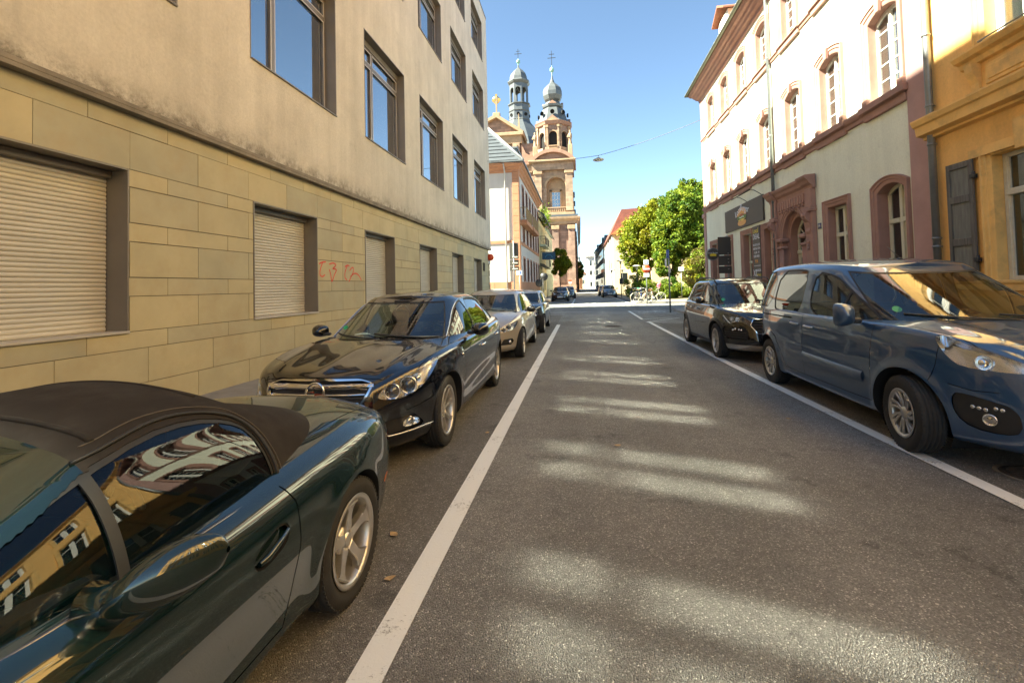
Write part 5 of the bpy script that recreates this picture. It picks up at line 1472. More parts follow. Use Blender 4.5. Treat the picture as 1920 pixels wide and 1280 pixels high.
    add_panels(root, q, {'body': ('soft_top', FB, 0, 0), 'frame': ('windscreen_frame', G, 0, .0), 'seal': ('window_seal', M_RUBBER, -.003, .0), 'divider': ('window_divider', M_RUBBER, .004, .006), 'screen': ('windscreen', M_SCREEN, -.004, 0), 'fold': ('fabric_seam', M_GAP, .001, 0), 'rear_glass': ('rear_window', M_DARKG, -.003, 0)})
    split_sides(root, q, 'glass', 'side_window', M_WIND, -.006, ends=(1.96,))
    q2 = strip_on(root, 'window_trim', mat('trim_chrome_dark', (.20, .19, .18), .25, metal=.9), q.trace('side', [(1.45, .745), (1.9, .742), (2.3, .742), (2.64, .742)], .012, n=24), .008, True)
    pts = [(1.97, 1.045), (2.16, 1.09), (2.36, 1.088), (2.515, 1.042), (2.60, .97), (2.625, .85), (2.62, .75)]
    strip_on(root, 'roof_seal', M_RUBBER, q.trace('side', smooth_poly(pts, 2, False), .004), .007, True)
    # stitched seam
    strip_on(root, 'top_stitching', mat('thread', (.10, .085, .07), .9), q.trace('side', smooth_poly([(2.02, 1.075), (2.16, 1.108), (2.37, 1.106), (2.54, 1.06), (2.635, .97), (2.655, .85), (2.655, .76)], 2, False), .002), .0022, True, 4)
    # bow seam over the roof
    strip_on(root, 'roof_bow', FB, [Vector((x.x, x.y, x.z)) for x in q.trace('top', [(2.08 - .03 * (y / .5) ** 2, y) for y in np.linspace(-.5, .5, 30)], .001)], .010)
    strip_on(root, 'roof_bow', FB, q.trace('top', [(2.50, y) for y in np.linspace(-.44, .44, 24)], .000), .007)
    cabin(root, 1.30, 3.0, .78, 0, .16, [(1.98, -.33), (1.98, .33)], -1, .78, hs=.72)
    b = MB(); b.tube([(2.7, -.58, .7), (2.7, -.5, .96), (2.7, -.36, 1.0), (2.7, .36, 1.0), (2.7, .5, .96), (2.7, .58, .7)], .02, 8); b.build('roll_bar', M_BLACKP, root)
    mirror_roadster(root, G)
    car_under(root, L, W)
    put_wheels(root, xf, 2.265, (W - .105) * 2, .295, .205, .195, 'five', M_ALLOY)
    # aerial base, lid lock badge
    h, n = s.hit('top', 3.42, .30); b = MB(); b.box((-.02, -.035, 0), (.02, .035, .008), .003); link('boot_badge', b.mesh(), M_CHROME, root, h, (0, .1, 0))
    b = MB(); h, n = s.hit('top', 3.80, .66); b.lathe([(0, .02), (.006, .018), (.008, 0)], n=10); link('aerial_base', b.mesh(), M_CHROME, root, h)
    return root
def s_w(s, x):
    """arc coordinate of the side at station x"""
    k = np.argmin(np.abs(s.P[:, 0] - x) + (s.P[:, 1] < .3) * 9 + (s.A['v'] > .6) * 9); return float(s.A['w'][k])
def mirror_roadster(root, m):
    for sg in (-1, 1):
        b = MB(); n, k = 28, 18; vs = []
        c0, c1 = Vector((1.83, sg * .80, .80)), Vector((1.975, sg * 1.015, .835))
        for i in range(k):
            t = i / (k - 1)
            # fat tear-drop from the foot to the rounded outer end
            w = math.sin(math.pi * (t ** .62) * .96 + .05) ** .62 if 0 < t < 1 else .04
            hx = .068 * w * (.55 + .6 * t) + .004; hz = .098 * w * (.42 + .66 * t) + .004
            c = c0.lerp(c1, t) + Vector((0, 0, -.035 * (1 - t) ** 2))
            for j in range(n):
                a = 2 * math.pi * j / n; ca, sa = math.cos(a), math.sin(a)
                vs.append((c.x + ca * hx * (1.0 if ca < 0 else .55) * 1.15, c.y - ca * .02 * sg * 0, c.z + sa * hz))
        fs = [[i * n + j, i * n + (j + 1) % n, (i + 1) * n + (j + 1) % n, (i + 1) * n + j] for i in range(k - 1) for j in range(n)]
        b.add(vs, fs, True); o = link('side_mirror', b.fix(), m, root)
        b = MB(); b.add([(1.965, sg * .985, .838)] + [(1.969, sg * (.925 + .070 * math.cos(a)), .822 + .052 * math.sin(a)) for a in np.linspace(0, 2 * math.pi, 20, endpoint=False)], [list(range(1, 21))]); link('mirror_glass', b.mesh(), M_CHROME, o)
        b = MB(); b.tube([(1.85, sg * .74, .745), (1.855, sg * .80, .755), (1.86, sg * .86, .785)], [.06, .05, .035], 14); link('mirror_foot', b.mesh(), m, o)
roadster()
def generic_car(k):
    """k: description of one car -> object tree"""
    root = car_root(k.get('name', 'parked_car'), *k['at']); tag(root, k['label'], 'car', 'parked cars')
    P, L, W = k['paint'], k['L'], k['W']; xf, wb = k['xf'], k['wb']; xr = xf + wb; ra, za = k['arch']; q_ = k.get('q', 1.0)
    c = dict(L=L, W=W, pq=k['pq'], zb=k.get('zb', .16), edge=k['edge'], deck=k['deck'], deck_pow=k.get('deck_pow', 2.6))
    if 'plan' in k: c['plan'] = k['plan']
    c['levels'] = lv(c, k['levels'])
    fl = k.get('flare', (.012, .05)); c['flares'] = [(xf, za, ra, *fl), (xr, za, ra, *fl)]
    if 'sculpt' in k: c['sculpt'] = k['sculpt']
    s = lower_body(c, ns=int(220 * q_), nv=int(64 * q_), nd=int(26 * q_))
    k['surf'] = s
    if 'front' in k: k['front'](root, s, k)
    for pts in k.get('seams', []): seam(s, pts)
    for pts in k.get('top_seams', []): seam(s, pts, .003, 'top', lambda cc, n: n[2] > .4)
    if 'cladding' in k:
        z0, rr = k['cladding']
        s.cut(lambda x, y, z, A: np.minimum(z - z0, np.minimum(np.hypot(x - xf, z - za), np.hypot(x - xr, z - za)) - rr), 'cladding', ('body', 'gap'), lambda cc, n: cc[1] > .5 or cc[2] < z0)
    arches(s, (xf, xr), ra, za)
    if 'back' in k: k['back'](root, s, k)
    add_panels(root, s, {'body': ('body', P, 0, 0), 'cladding': ('wheel_arch_cladding', M_BLACKP, .006, .008), **k.get('panels', {})})
    finish_gaps(root, s); arch_lips(root, s, (xf, xr), ra, za, W, M_GAP)
    g = k['gh']; q = greenhouse(g, ns=int(200 * q_), nv=int(44 * q_), nd=int(24 * q_)); k['ghs'] = q
    tA = k.get('tA', .80); va, vb = k.get('vs', (.05, .90))
    q.cut(lambda x, y, z, A: np.maximum(np.maximum(A['t'] - tA - .03, va - .03 - A['v']), A['v'] - vb - .025), 'ws_rim', ('body',))
    q.cut(lambda x, y, z, A: np.maximum(np.maximum(A['t'] - tA, va - A['v']), A['v'] - vb), 'screen', ('ws_rim',))
    tB = k.get('tB', .75); vr = k.get('vr', (.12, .88))
    if tB: q.cut(lambda x, y, z, A: np.maximum(np.maximum((math.pi - A['t']) - tB, vr[0] - A['v']), A['v'] - vr[1]), 'rear_glass', ('body',), lambda cc, n: cc[0] > 2)
    for i, w in enumerate(k['windows']):
        pts, priv = w[0], w[1]; tag_ = 'side_glass%d' % i
        sw = smooth_poly(pts, 1)
        q.cut(lambda x, y, z, A: sd_poly(x, z, sw) - k.get('seal', .018), 'seal', ('body',), SIDE); 
    for i, w in enumerate(k['windows']):
        sw = smooth_poly(w[0], 1); q.cut(lambda x, y, z, A: sd_poly(x, z, sw), 'side_glass%d' % i, ('seal',), SIDE)
    for pts, wd in k.get('pillars', []): q.cut(lambda x, y, z, A: sd_line(x, z, pts) - wd, 'seal2', tuple('side_glass%d' % i for i in range(len(k['windows']))), SIDE)
    add_panels(root, q, {'body': ('roof', k.get('roof_paint', P), 0, 0), 'ws_rim': ('screen_seal', M_RUBBER, -.002, 0), 'screen': ('windscreen', k.get('screen', M_SCREEN), -.004, 0), 'rear_glass': ('rear_window', M_DARKG, -.003, 0),
                         'seal': ('window_seal', M_RUBBER, -.002, 0), 'seal2': ('door_pillar', M_RUBBER, .001, 0)})
    for i, w in enumerate(k['windows']): split_sides(root, q, 'side_glass%d' % i, 'side_window', M_DARKG if w[1] else M_WIND, -.006)
    for (vw, pts, r, m, n) in k.get('gh_trim', []):
        strip_on(root, 'window_trim', m, q.trace(vw, smooth_poly(pts, 2, False), .004), r, True)
    for (vw, pts, r, m, nm) in k.get('trim', []): strip_on(root, nm, m, s.trace(vw, pts, .004, n=26), r, True)
    for (x, z, ln, m) in k.get('handles', []):
        h = [s.hit('side', x + ln * t, z + .01 * t)[0] + Vector((0, o, 0)) for t, o in ((0, .0), (.12, .022), (.5, .03), (.88, .022), (1, .0))]
        b = MB(); b.tube(h, [.010, .014, .015, .014, .010], 8); me = b.mesh(); link('door_handle', me, m, root); link('door_handle', me, m, root).scale = (1, -1, 1)
    if 'mirror' in k: mx, my, mz, mw, mh = k['mirror']; mirror_pod(root, mx, my, mz, k.get('mirror_paint', P), w=mw, h=mh, sqe=k.get('sqe', .7))
    x0, x1, cw, dz = k['cabin']; cabin(root, x0, x1, cw, 0, k.get('floor', .25), [(x0 + 1.0, -.36), (x0 + 1.0, .36)], -1, dz, bench=x0 + 1.85, hs=k.get('hs', 1.0))
    car_under(root, L, W, .18, .55)
    s.seal = None
    Ro, Ri, w_, st, rm = k['wheel']; put_wheels(root, xf, wb, (W - k.get('wheel_in', .02) - w_ / 2) * 2, Ro, Ri, w_, st, rm, steer=k.get('steer', 0))
    # wipers
    b = MB(); 
    for (y0, y1) in k.get('wipers', []):
        pts = [];
        for t in np.linspace(0, 1, 8):
            y = y0 + (y1 - y0) * t; h = q.bvh.ray_cast(Vector((g['bot'][0] - .3, abs(y), k['wz'] + .05 * t)), Vector((1, 0, 0)))
            if h[0]: pts.append(Vector((h[0].x - .015, y, h[0].z)))
        if len(pts) > 2: w1 = MB(); w1.tube(pts, .009, 5); w1.build('wiper', M_BLACKP, root)
    if 'extra' in k: k['extra'](root, s, q, k)
    return root
def grille_bars(root, s, zs, hw, r, m, name='grille_bar', n=20, off=.0, inset=None):
    for z, h_ in zip(zs, hw if isinstance(hw, (list, tuple)) else [hw] * len(zs)):
        pts = s.trace('front', [(y, z) for y in np.linspace(-h_, h_, n)], off); b = MB(); b.tube(pts, r, 6); b.build(name, m, root)
def band_bar(root, s, z0, z1, hw, off, m, name):
    """flat bar on the nose following its curve"""
    b = MB(); ys = np.linspace(-hw, hw, 24); vs = []
    for y in ys:
        p = s.trace('front', [(y, (z0 + z1) / 2)], off)[0]; vs += [(p.x, p.y, z0), (p.x - .006, p.y, (z0 + z1) / 2), (p.x, p.y, z1), (p.x + .03, p.y, z1), (p.x + .03, p.y, z0)]
    b.add(vs, [[5 * i + j, 5 * (i + 1) + j, 5 * (i + 1) + (j + 1) % 5, 5 * i + (j + 1) % 5] for i in range(23) for j in range(5)], True); return b.build(name, m, root, fix=True)
def plate_on(root, s, z, m=None, text=None, view='front'):
    p = s.trace(view, [(0, z)], .012)[0]; b = MB(); b.box((-.006, -.26, -.055), (.006, .26, .055), .004)
    o = link('number_plate', b.mesh(), M_PLATE, root, p); b = MB(); b.box((-.0065, .225, -.052), (-.0055, .255, .052)) if view == 'front' else b.box((.0055, -.255, -.052), (.0065, -.225, .052)); link('plate_band', b.mesh(), mat('plate_blue', (.02, .06, .35)), o)

def saloon():
    P = paint('black_paint', (.0035, .0042, .007), .25, .22)
    def sculpt(Q, A):
        x, y, z, v = Q[:, :, 0], Q[:, :, 1], Q[:, :, 2], A['v']
        Q[:, :, 1] -= .020 * np.exp(-((x - 2.4) / 1.0) ** 2) * np.exp(-((z - .46 - .05 * (x - 2.4)) / .085) ** 2) * (y > .5) * (v < 1)
        Q[:, :, 2] += .014 * np.exp(-((y - (.62 - .10 * (1.4 - x))) / .07) ** 2) * (v > 1) * np.clip((1.5 - x) / .6, 0, 1) * np.clip(x / .4, 0, 1)
        Q[:, :, 2] += .012 * np.exp(-(y / .10) ** 2) * (v > 1) * np.clip((1.3 - x) / .5, 0, 1) * np.clip(x / .3, 0, 1)
    def front(root, s, k):
        F = lambda c, n: c[0] < .9
        gp = [(-.3, .565), (.34, .565), (.39, .585), (.50, .735), (.48, .765), (-.3, .785)]
        s.cut(lambda x, y, z, A: sd_poly(A['w'], z, gp) - .016, 'chrome', ('body',), F); s.cut(lambda x, y, z, A: sd_poly(A['w'], z, gp), 'grille', ('chrome',), F)
        lamp(root, s, [(.545, .625), (.56, .665), (.62, .72), (.86, .785), (1.10, .845), (1.30, .885), (1.33, .865), (1.16, .76), (1.0, .67), (.86, .625), (.70, .605)], .085, where=lambda c, n: c[1] > .45 and c[0] < 1.2, name='headlight',
             bulbs=[(.70, .675, .055, 'd'), (.86, .70, .062, 'd'), (1.0, .745, .035, 'b')], k=1, back=mat('lamp_silver', (.55, .55, .56), .25, metal=.85))
        s.cut(lambda x, y, z, A: sd_poly(A['w'], z, [(-.2, .245), (.50, .245), (.56, .28), (.52, .42), (-.2, .44)]), 'intake', ('body',), F)
        fp = [(.56, .315), (1.02, .335), (1.00, .37), (.88, .455), (.66, .45), (.58, .42)]
        s.cut(lambda x, y, z, A: sd_poly(A['w'], z, fp), 'fogbay', ('body',), F)
        lamp(root, s, [(.76, .355), (.98, .36), (.97, .385), (.90, .43), (.77, .425)], .05, name='fog_light', frm=('fogbay',), where=F, bulbs=[(.85, .392, .035, 'b')], k=1)
        seam(s, [(.0, .800), (.5, .785), (.62, .765), (1.2, .90)][:3], .0028, 'w', F)
        k['panels'] = {'chrome': ('grille_surround', M_CHROME, .008, .02), 'grille': ('grille', M_BLACKP, -.035, 0), 'intake': ('lower_intake', M_BLACKP, -.03, 0), 'fogbay': ('fog_bay', M_BLACKP, -.02, 0)}
    def extra(root, s, q, k):
        band_bar(root, s, .690, .748, .475, -.012, M_CHROME, 'grille_bar'); 
        for z, h in ((.665, .42), (.640, .405), (.600, .375)): band_bar(root, s, z - .009, z + .009, h, -.018, M_CHROME if z != .64 else M_BLACKP, 'grille_bar')
        h, n = s.hit('front', .0, .685); emblem_ring(root, h + Vector((-.004, 0, 0)), (-1, 0, .1), .078)
        b = MB(); b.prism([(-.095, -.008), (.0, -.018), (.0, .0), (.095, .008), (.0, .018), (.0, .0)][::1], 'x', -.012, .0); link('emblem_flash', b.mesh(), M_CHROME, root, h + Vector((-.004, 0, 0)))
        for z in (.30, .335, .37): grille_bars(root, s, [z], .46, .008, M_BLACKP, 'intake_bar', off=-.01)
        pts = s.trace('front', [(y, .318) for y in np.linspace(.55, .86, 14)], .004); strip_on(root, 'fog_trim', M_CHROME, pts, .007, True)
        plate_on(root, s, .47)
        b = MB(); h = s.hit('side', 1.42, .80)[0]; b.lathe([(0, .012), (.02, .01), (.028, 0)], axis='y', n=12, c=(h.x, h.y, h.z)); me = b.mesh(); link('side_repeater', me, M_CHROME, root); link('side_repeater', me, M_CHROME, root).scale = (1, -1, 1)
        # green sticker behind the screen
        for (y, z, r_) in ((.52, 1.09, .028),):
            hh = q.bvh.ray_cast(Vector((.5, y, z)), Vector((1, 0, 0)))
            if hh[0]: b = MB(); b.lathe([(0, 0), (r_, 0)], n=18); link('green_sticker', b.mesh(), mat('sticker_green', (.02, .30, .14), .5), root, hh[0] + Vector((.006, 0, 0)), Vector((-1, 0, .7)).to_track_quat('Z', 'Y').to_euler())
        b = MB(); b.box((2.02, -.10, 1.33), (2.06, .10, 1.385), .012); b.build('rear_view_mirror', M_BLACKP, root)
        b = MB(); b.box((1.62, .10, 1.005), (1.85, .42, 1.012)); b.build('paper_sheet', M_PLATE, root)
    xf, wb = .975, 2.737
    return generic_car(dict(at=(-2.175, 3.585), label='black saloon with a chrome grille bar and silver ring badge parked behind the roadster', paint=P, L=4.83, W=.928, pq=(4.3, 2.9, 5.0, 2.7), zb=.17,
        edge=[(0, .70), (.12, .775), (.5, .86), (1.2, .935), (1.7, .955), (2.8, .975), (3.8, 1.01), (4.5, 1.03), (4.83, 1.0)], deck=[(0, .73), (.10, .80), (.5, .895), (1.0, .965), (1.5, 1.01), (4.2, 1.06), (4.6, 1.075), (4.83, 1.03)],
        levels=[(0, .15, .22, .16), (.03, .09, .11, .10), (.12, .035, .035, .04), (.30, .012, .0, .01), (.55, .0, .012, .0), (.76, .004, .03, .01), (.90, .022, .045, .03), (.965, .045, .075, .05), (1.0, .085, .12, .08)],
        xf=xf, wb=wb, arch=(.372, .335), sculpt=sculpt, front=front, extra=extra, flare=(.010, .05),
        seams=[[(1.50, .93), (1.47, .60), (1.50, .27)], [(2.60, .96), (2.60, .27)], [(3.62, .99), (3.55, .75), (3.38, .58), (3.30, .27)], [(1.50, .26), (3.30, .26)], [(.60, .62), (.62, .55), (.30, .50)]], top_seams=[[(.16, .62), (.45, .74), (1.0, .80), (1.42, .82)]],
        gh=dict(bot=(1.22, 4.68, .805, (4.6, 3.0, 4.0, 2.8), [(1.22, .97), (1.6, .93), (3.0, .94), (4.0, .98), (4.68, 1.04)]), top=(2.08, 3.78, .575, (4.6, 3.0, 4.0, 2.8), [(2.08, 1.385), (2.5, 1.405), (3.2, 1.405), (3.78, 1.375)]),
                crown=[(2.08, 1.425), (2.4, 1.475), (2.9, 1.492), (3.4, 1.475), (3.78, 1.43)], bulge=.022, round=.14, lift=.018, tuck=.05),
        windows=[([(1.66, .965), (1.80, 1.06), (2.10, 1.23), (2.35, 1.325), (2.56, 1.352), (2.56, .965)], False), ([(2.64, .965), (2.64, 1.357), (3.0, 1.362), (3.35, 1.335), (3.52, 1.30), (3.50, .985)], False), ([(3.56, .99), (3.56, 1.29), (3.85, 1.19), (4.10, 1.07), (4.02, 1.02)], True)],
        gh_trim=[('side', [(1.60, .975), (1.80, 1.085), (2.10, 1.255), (2.36, 1.355), (2.6, 1.385), (3.0, 1.39), (3.36, 1.36), (3.65, 1.29), (3.95, 1.18), (4.18, 1.06)], .0085, M_CHROME, 0), ('side', [(1.66, .962), (2.4, .955), (3.2, .968), (3.9, .992), (4.12, 1.02)], .008, M_CHROME, 0)],
        handles=[(2.30, .80, .20, M_CHROME), (3.30, .835, .20, M_CHROME)], mirror=(1.92, .90, 1.03, .20, .15), cabin=(1.22, 4.2, .78, .97), wheel=(.338, .232, .20, 'seven', M_ALLOY), wheel_in=.055, wipers=[(-.62, .05), (-.05, .60)], wz=.99, tA=.84, hs=.95))
saloon()
def van():
    P = paint('steel_blue_paint', (.034, .080, .165), .30, .33)
    GA = mat('grey_rub_strip', (.035, .055, .075), .45)
    def sculpt(Q, A):
        x, y, z, v = Q[:, :, 0], Q[:, :, 1], Q[:, :, 2], A['v']
        Q[:, :, 1] += .014 * np.exp(-((z - .56 - .02 * (x - 2.2)) / .06) ** 2) * (x > 1.45) * (x < 3.3) * (y > .5) * (v < 1) * np.clip((x - 1.45) * 8, 0, 1) * np.clip((3.3 - x) * 8, 0, 1)
        Q[:, :, 1] -= .010 * np.exp(-((z - .82) / .10) ** 2) * np.exp(-((x - 2.4) / .9) ** 2) * (y > .5) * (v < 1)
        Q[:, :, 2] += .02 * np.exp(-((y - (.55 - .12 * (1.1 - x))) / .10) ** 2) * (v > 1) * np.clip((1.25 - x) / .5, 0, 1) * np.clip(x / .3, 0, 1)
    def front(root, s, k):
        F = lambda c, n: c[0] < 1.0
        lamp(root, s, [(.46, .80), (.44, .83), (.60, .885), (.82, .96), (1.04, 1.03), (1.14, 1.045), (1.11, .97), (1.01, .86), (.93, .81), (.70, .795)], .10, where=lambda c, n: c[1] > .38 and c[0] < .85, bulbs=[(.80, .86, .045, 'b')], k=1, back=mat('lamp_silver', (.55, .55, .56), .25, metal=.85))
        fb = [(.58, .375), (.68, .335), (.88, .345), (.97, .42), (1.00, .55), (.97, .61), (.78, .585), (.60, .54)]
        s.cut(lambda x, y, z, A: sd_poly(A['w'], z, smooth_poly(fb, 1)), 'fogbay', ('body',), F)
        gp = [(-.3, .70), (.40, .70), (.46, .74), (.44, .79), (-.3, .79)]
        s.cut(lambda x, y, z, A: sd_poly(A['w'], z, gp), 'grille', ('body',), F)
        s.cut(lambda x, y, z, A: sd_poly(A['w'], z, [(-.3, .27), (.52, .27), (.55, .36), (.50, .50), (-.3, .50)]), 'intake', ('body',), F)
        seam(s, [(.0, .80), (.46, .80), (.50, .79)], .0028, 'w', F)
        seam(s, [(1.08, 1.02), (1.11, .80), (1.16, .655), (1.55, .63)][:3], .003, 'w', F)
        seam(s, [(.26, .645), (.40, .635), (.55, .66)], .003)
        k['panels'] = {'fogbay': ('fog_bay', M_BLACKP, -.014, .014), 'grille': ('grille', M_BLACKP, -.02, 0), 'intake': ('lower_intake', M_BLACKP, -.03, 0), 'tail': ('tail_light', M_REDL, .002, .004)}
    def back(root, s, k):
        s.cut(lambda x, y, z, A: sd_poly(A['w'], z, [(s_w(s, 4.47), .72), (s_w(s, 4.45), 1.12), (s_w(s, 4.59) + .1, 1.12), (s_w(s, 4.59) + .08, .74)]), 'tail', ('body',), lambda c, n: c[0] > 4.2)
    def extra(root, s, q, k):
        for z, h in ((.72, .42), (.755, .43)): band_bar(root, s, z - .006, z + .010, h, -.006, M_CHROME, 'grille_bar')
        # daytime strip, round fog lamp
        for i in range(5):
            p = [(s.P[j], s.N[j]) for j in [int(np.argmin((s.A['w'] - (.68 + i * .048)) ** 2 + (s.P[:, 2] - .515) ** 2))]][0]; c = Vector(p[0]) - Vector(p[1]) * .006
            b = MB(); b.lathe([(.015, -.01), (.015, .0), (.010, .003), (0, .004)], n=12); me = b.mesh(); e = Vector(p[1]).to_track_quat('Z', 'Y').to_euler(); 
            o = link('daytime_lamp', me, M_REFL, root, c, e); o = link('daytime_lamp', me, M_REFL, root, Vector((c.x, -c.y, c.z)), Vector((p[1][0], -p[1][1], p[1][2])).to_track_quat('Z', 'Y').to_euler())
        j = int(np.argmin((s.A['w'] - .77) ** 2 + (s.P[:, 2] - .425) ** 2)); c = Vector(s.P[j]) - Vector(s.N[j]) * .008
        b = MB(); b.lathe([(.044, -.02), (.044, .004), (.038, .004), (.034, -.006), (.02, .0), (0, .003)], n=20); me = b.mesh()
        link('fog_light', me, M_REFL, root, c, Vector(s.N[j]).to_track_quat('Z', 'Y').to_euler()); link('fog_light', me, M_REFL, root, Vector((c.x, -c.y, c.z)), Vector((s.N[j][0], -s.N[j][1], s.N[j][2])).to_track_quat('Z', 'Y').to_euler())
        plate_on(root, s, .58)
        h = s.hit('side', 1.30, .79)[0]; b = MB(); b.lathe([(0, .014), (.018, .012), (.026, .0)], axis='y', n=12, c=(h.x, h.y, h.z)); me = b.mesh(); link('side_repeater', me, M_LENS, root); link('side_repeater', me, M_LENS, root).scale = (1, -1, 1)
        # aerial, roof
        h = q.hit('top', 2.30, 0)[0]; b = MB(); b.lathe([(0, .02), (.022, .014), (.03, 0)], c=h, n=12); b.tube([h + Vector((0, 0, .012)), h + Vector((.42, -.12, .17))], .0035, 5); b.build('aerial', M_BLACKP, root)
        # sliding-door rail
        pts = [s.hit('side', x, 1.02)[0] + Vector((0, .003, 0)) for x in np.linspace(3.05, 4.40, 16)]; strip_on(root, 'door_rail', M_GAP, pts, .010, True)
        # papers and a sticker behind the screen
        for (x, y, w_, r_, m_) in ((1.70, .25, .22, .3, M_PLATE), (1.62, -.1, .25, -.2, mat('leaflet', (.55, .58, .5), .5)), (1.75, -.38, .2, .1, M_PLATE)):
            b = MB(); b.box((-.14, -w_, 0), (.14, w_, .004)); link('paper_sheet', b.mesh(), m_, root, (x, y, 1.07 + .006), (0, -.06, r_))
        hh = q.bvh.ray_cast(Vector((.5, .62, 1.21)), Vector((1, 0, 0)))
        if hh[0]: b = MB(); b.lathe([(0, 0), (.04, 0)], n=18); link('green_sticker', b.mesh(), mat('sticker_green', (.02, .30, .14), .5), root, hh[0] + Vector((.0, 0, 0)), Vector((-1, .2, 1.0)).to_track_quat('Z', 'Y').to_euler())
    k = dict(at=(3.645, 3.75), label='steel blue high-roofed van with white headlight parked nearest on the right', paint=P, L=4.62, W=.905, pq=(3.6, 2.7, 7.0, 4.0), zb=.19,
        edge=[(0, .82), (.10, .90), (.4, 1.0), (.8, 1.06), (1.2, 1.085), (2.0, 1.09), (4.62, 1.13)], deck=[(0, .84), (.10, .93), (.4, 1.03), (.8, 1.10), (1.1, 1.14), (4.62, 1.14)],
        levels=[(0, .15, .20, .14), (.03, .08, .09, .09), (.10, .035, .03, .04), (.28, .012, .0, .01), (.55, .0, .02, .0), (.78, .006, .05, .004), (.92, .022, .085, .010), (.97, .035, .11, .018), (1.0, .055, .15, .03)],
        xf=.93, wb=2.94, arch=(.385, .335), sculpt=sculpt, front=front, back=back, extra=extra, flare=(.020, .055), steer=-R(6), sqe=.42, q=1.15,
        seams=[[(1.30, 1.06), (1.34, .8), (1.36, .33)], [(2.74, 1.10), (2.74, .33)], [(2.745, .33), (1.36, .33)], [(2.745, .33), (3.30, .34), (3.42, .55), (3.58, .72), (3.78, .80), (3.80, 1.10)]], top_seams=[[(.06, .50), (.30, .62), (.75, .72), (1.10, .76)]],
        gh=dict(bot=(.88, 4.60, .862, (3.6, 3.2, 9.0, 5.0), [(.88, 1.09), (1.3, 1.06), (2.2, 1.06), (4.6, 1.10)]), top=(1.96, 4.44, .70, (4.4, 3.6, 7.0, 4.0), [(1.96, 1.605), (2.4, 1.665), (3.2, 1.70), (4.44, 1.67)]),
                crown=[(1.96, 1.66), (2.3, 1.725), (2.8, 1.765), (3.6, 1.78), (4.44, 1.74)], bulge=.018, round=.15, lift=.02, tuck=.05),
        windows=[([(1.30, 1.09), (1.62, 1.225), (1.98, 1.41), (2.25, 1.545), (2.62, 1.60), (2.64, 1.30), (2.58, 1.15), (2.35, 1.075), (1.9, 1.05)], False), ([(2.86, 1.12), (2.84, 1.60), (3.0, 1.635), (3.66, 1.64), (3.70, 1.13), (3.5, 1.10), (3.0, 1.09)], True), ([(3.80, 1.14), (3.78, 1.63), (4.25, 1.62), (4.42, 1.50), (4.44, 1.20), (4.38, 1.15)], True)],
        pillars=[([(1.93, 1.05), (1.90, 1.38)], .016)], handles=[(2.46, .935, .20, M_ALLOY), (2.84, .95, .20, M_ALLOY)], mirror=(1.55, .91, 1.15, .19, .235), cabin=(.95, 4.2, .82, 1.06), wheel=(.328, .205, .20, 'blades', M_ALLOY), wipers=[(-.66, .0), (-.08, .62)], wz=1.12, tA=.90, vs=(.03, .90), floor=.35)
    r = generic_car(k); s = k['surf']
    pts = [s.hit('side', x, .56 + .02 * (x - 2.2))[0] + Vector((0, .004, 0)) for x in np.linspace(1.46, 2.70, 22)]
    b = MB(); n = len(pts)
    for p0, p1 in zip(pts[:-1], pts[1:]): b.add([p0 + Vector((0, 0, -.055)), p1 + Vector((0, 0, -.055)), p1 + Vector((0, .014, -.03)), p0 + Vector((0, .014, -.03)), p1 + Vector((0, .016, .03)), p0 + Vector((0, .016, .03)), p1 + Vector((0, 0, .05)), p0 + Vector((0, 0, .05))], [(0, 1, 2, 3), (3, 2, 4, 5), (5, 4, 6, 7)], True)
    me = b.mesh(); link('rub_strip', me, P, r); link('rub_strip', me, P, r).scale = (1, -1, 1)
van()

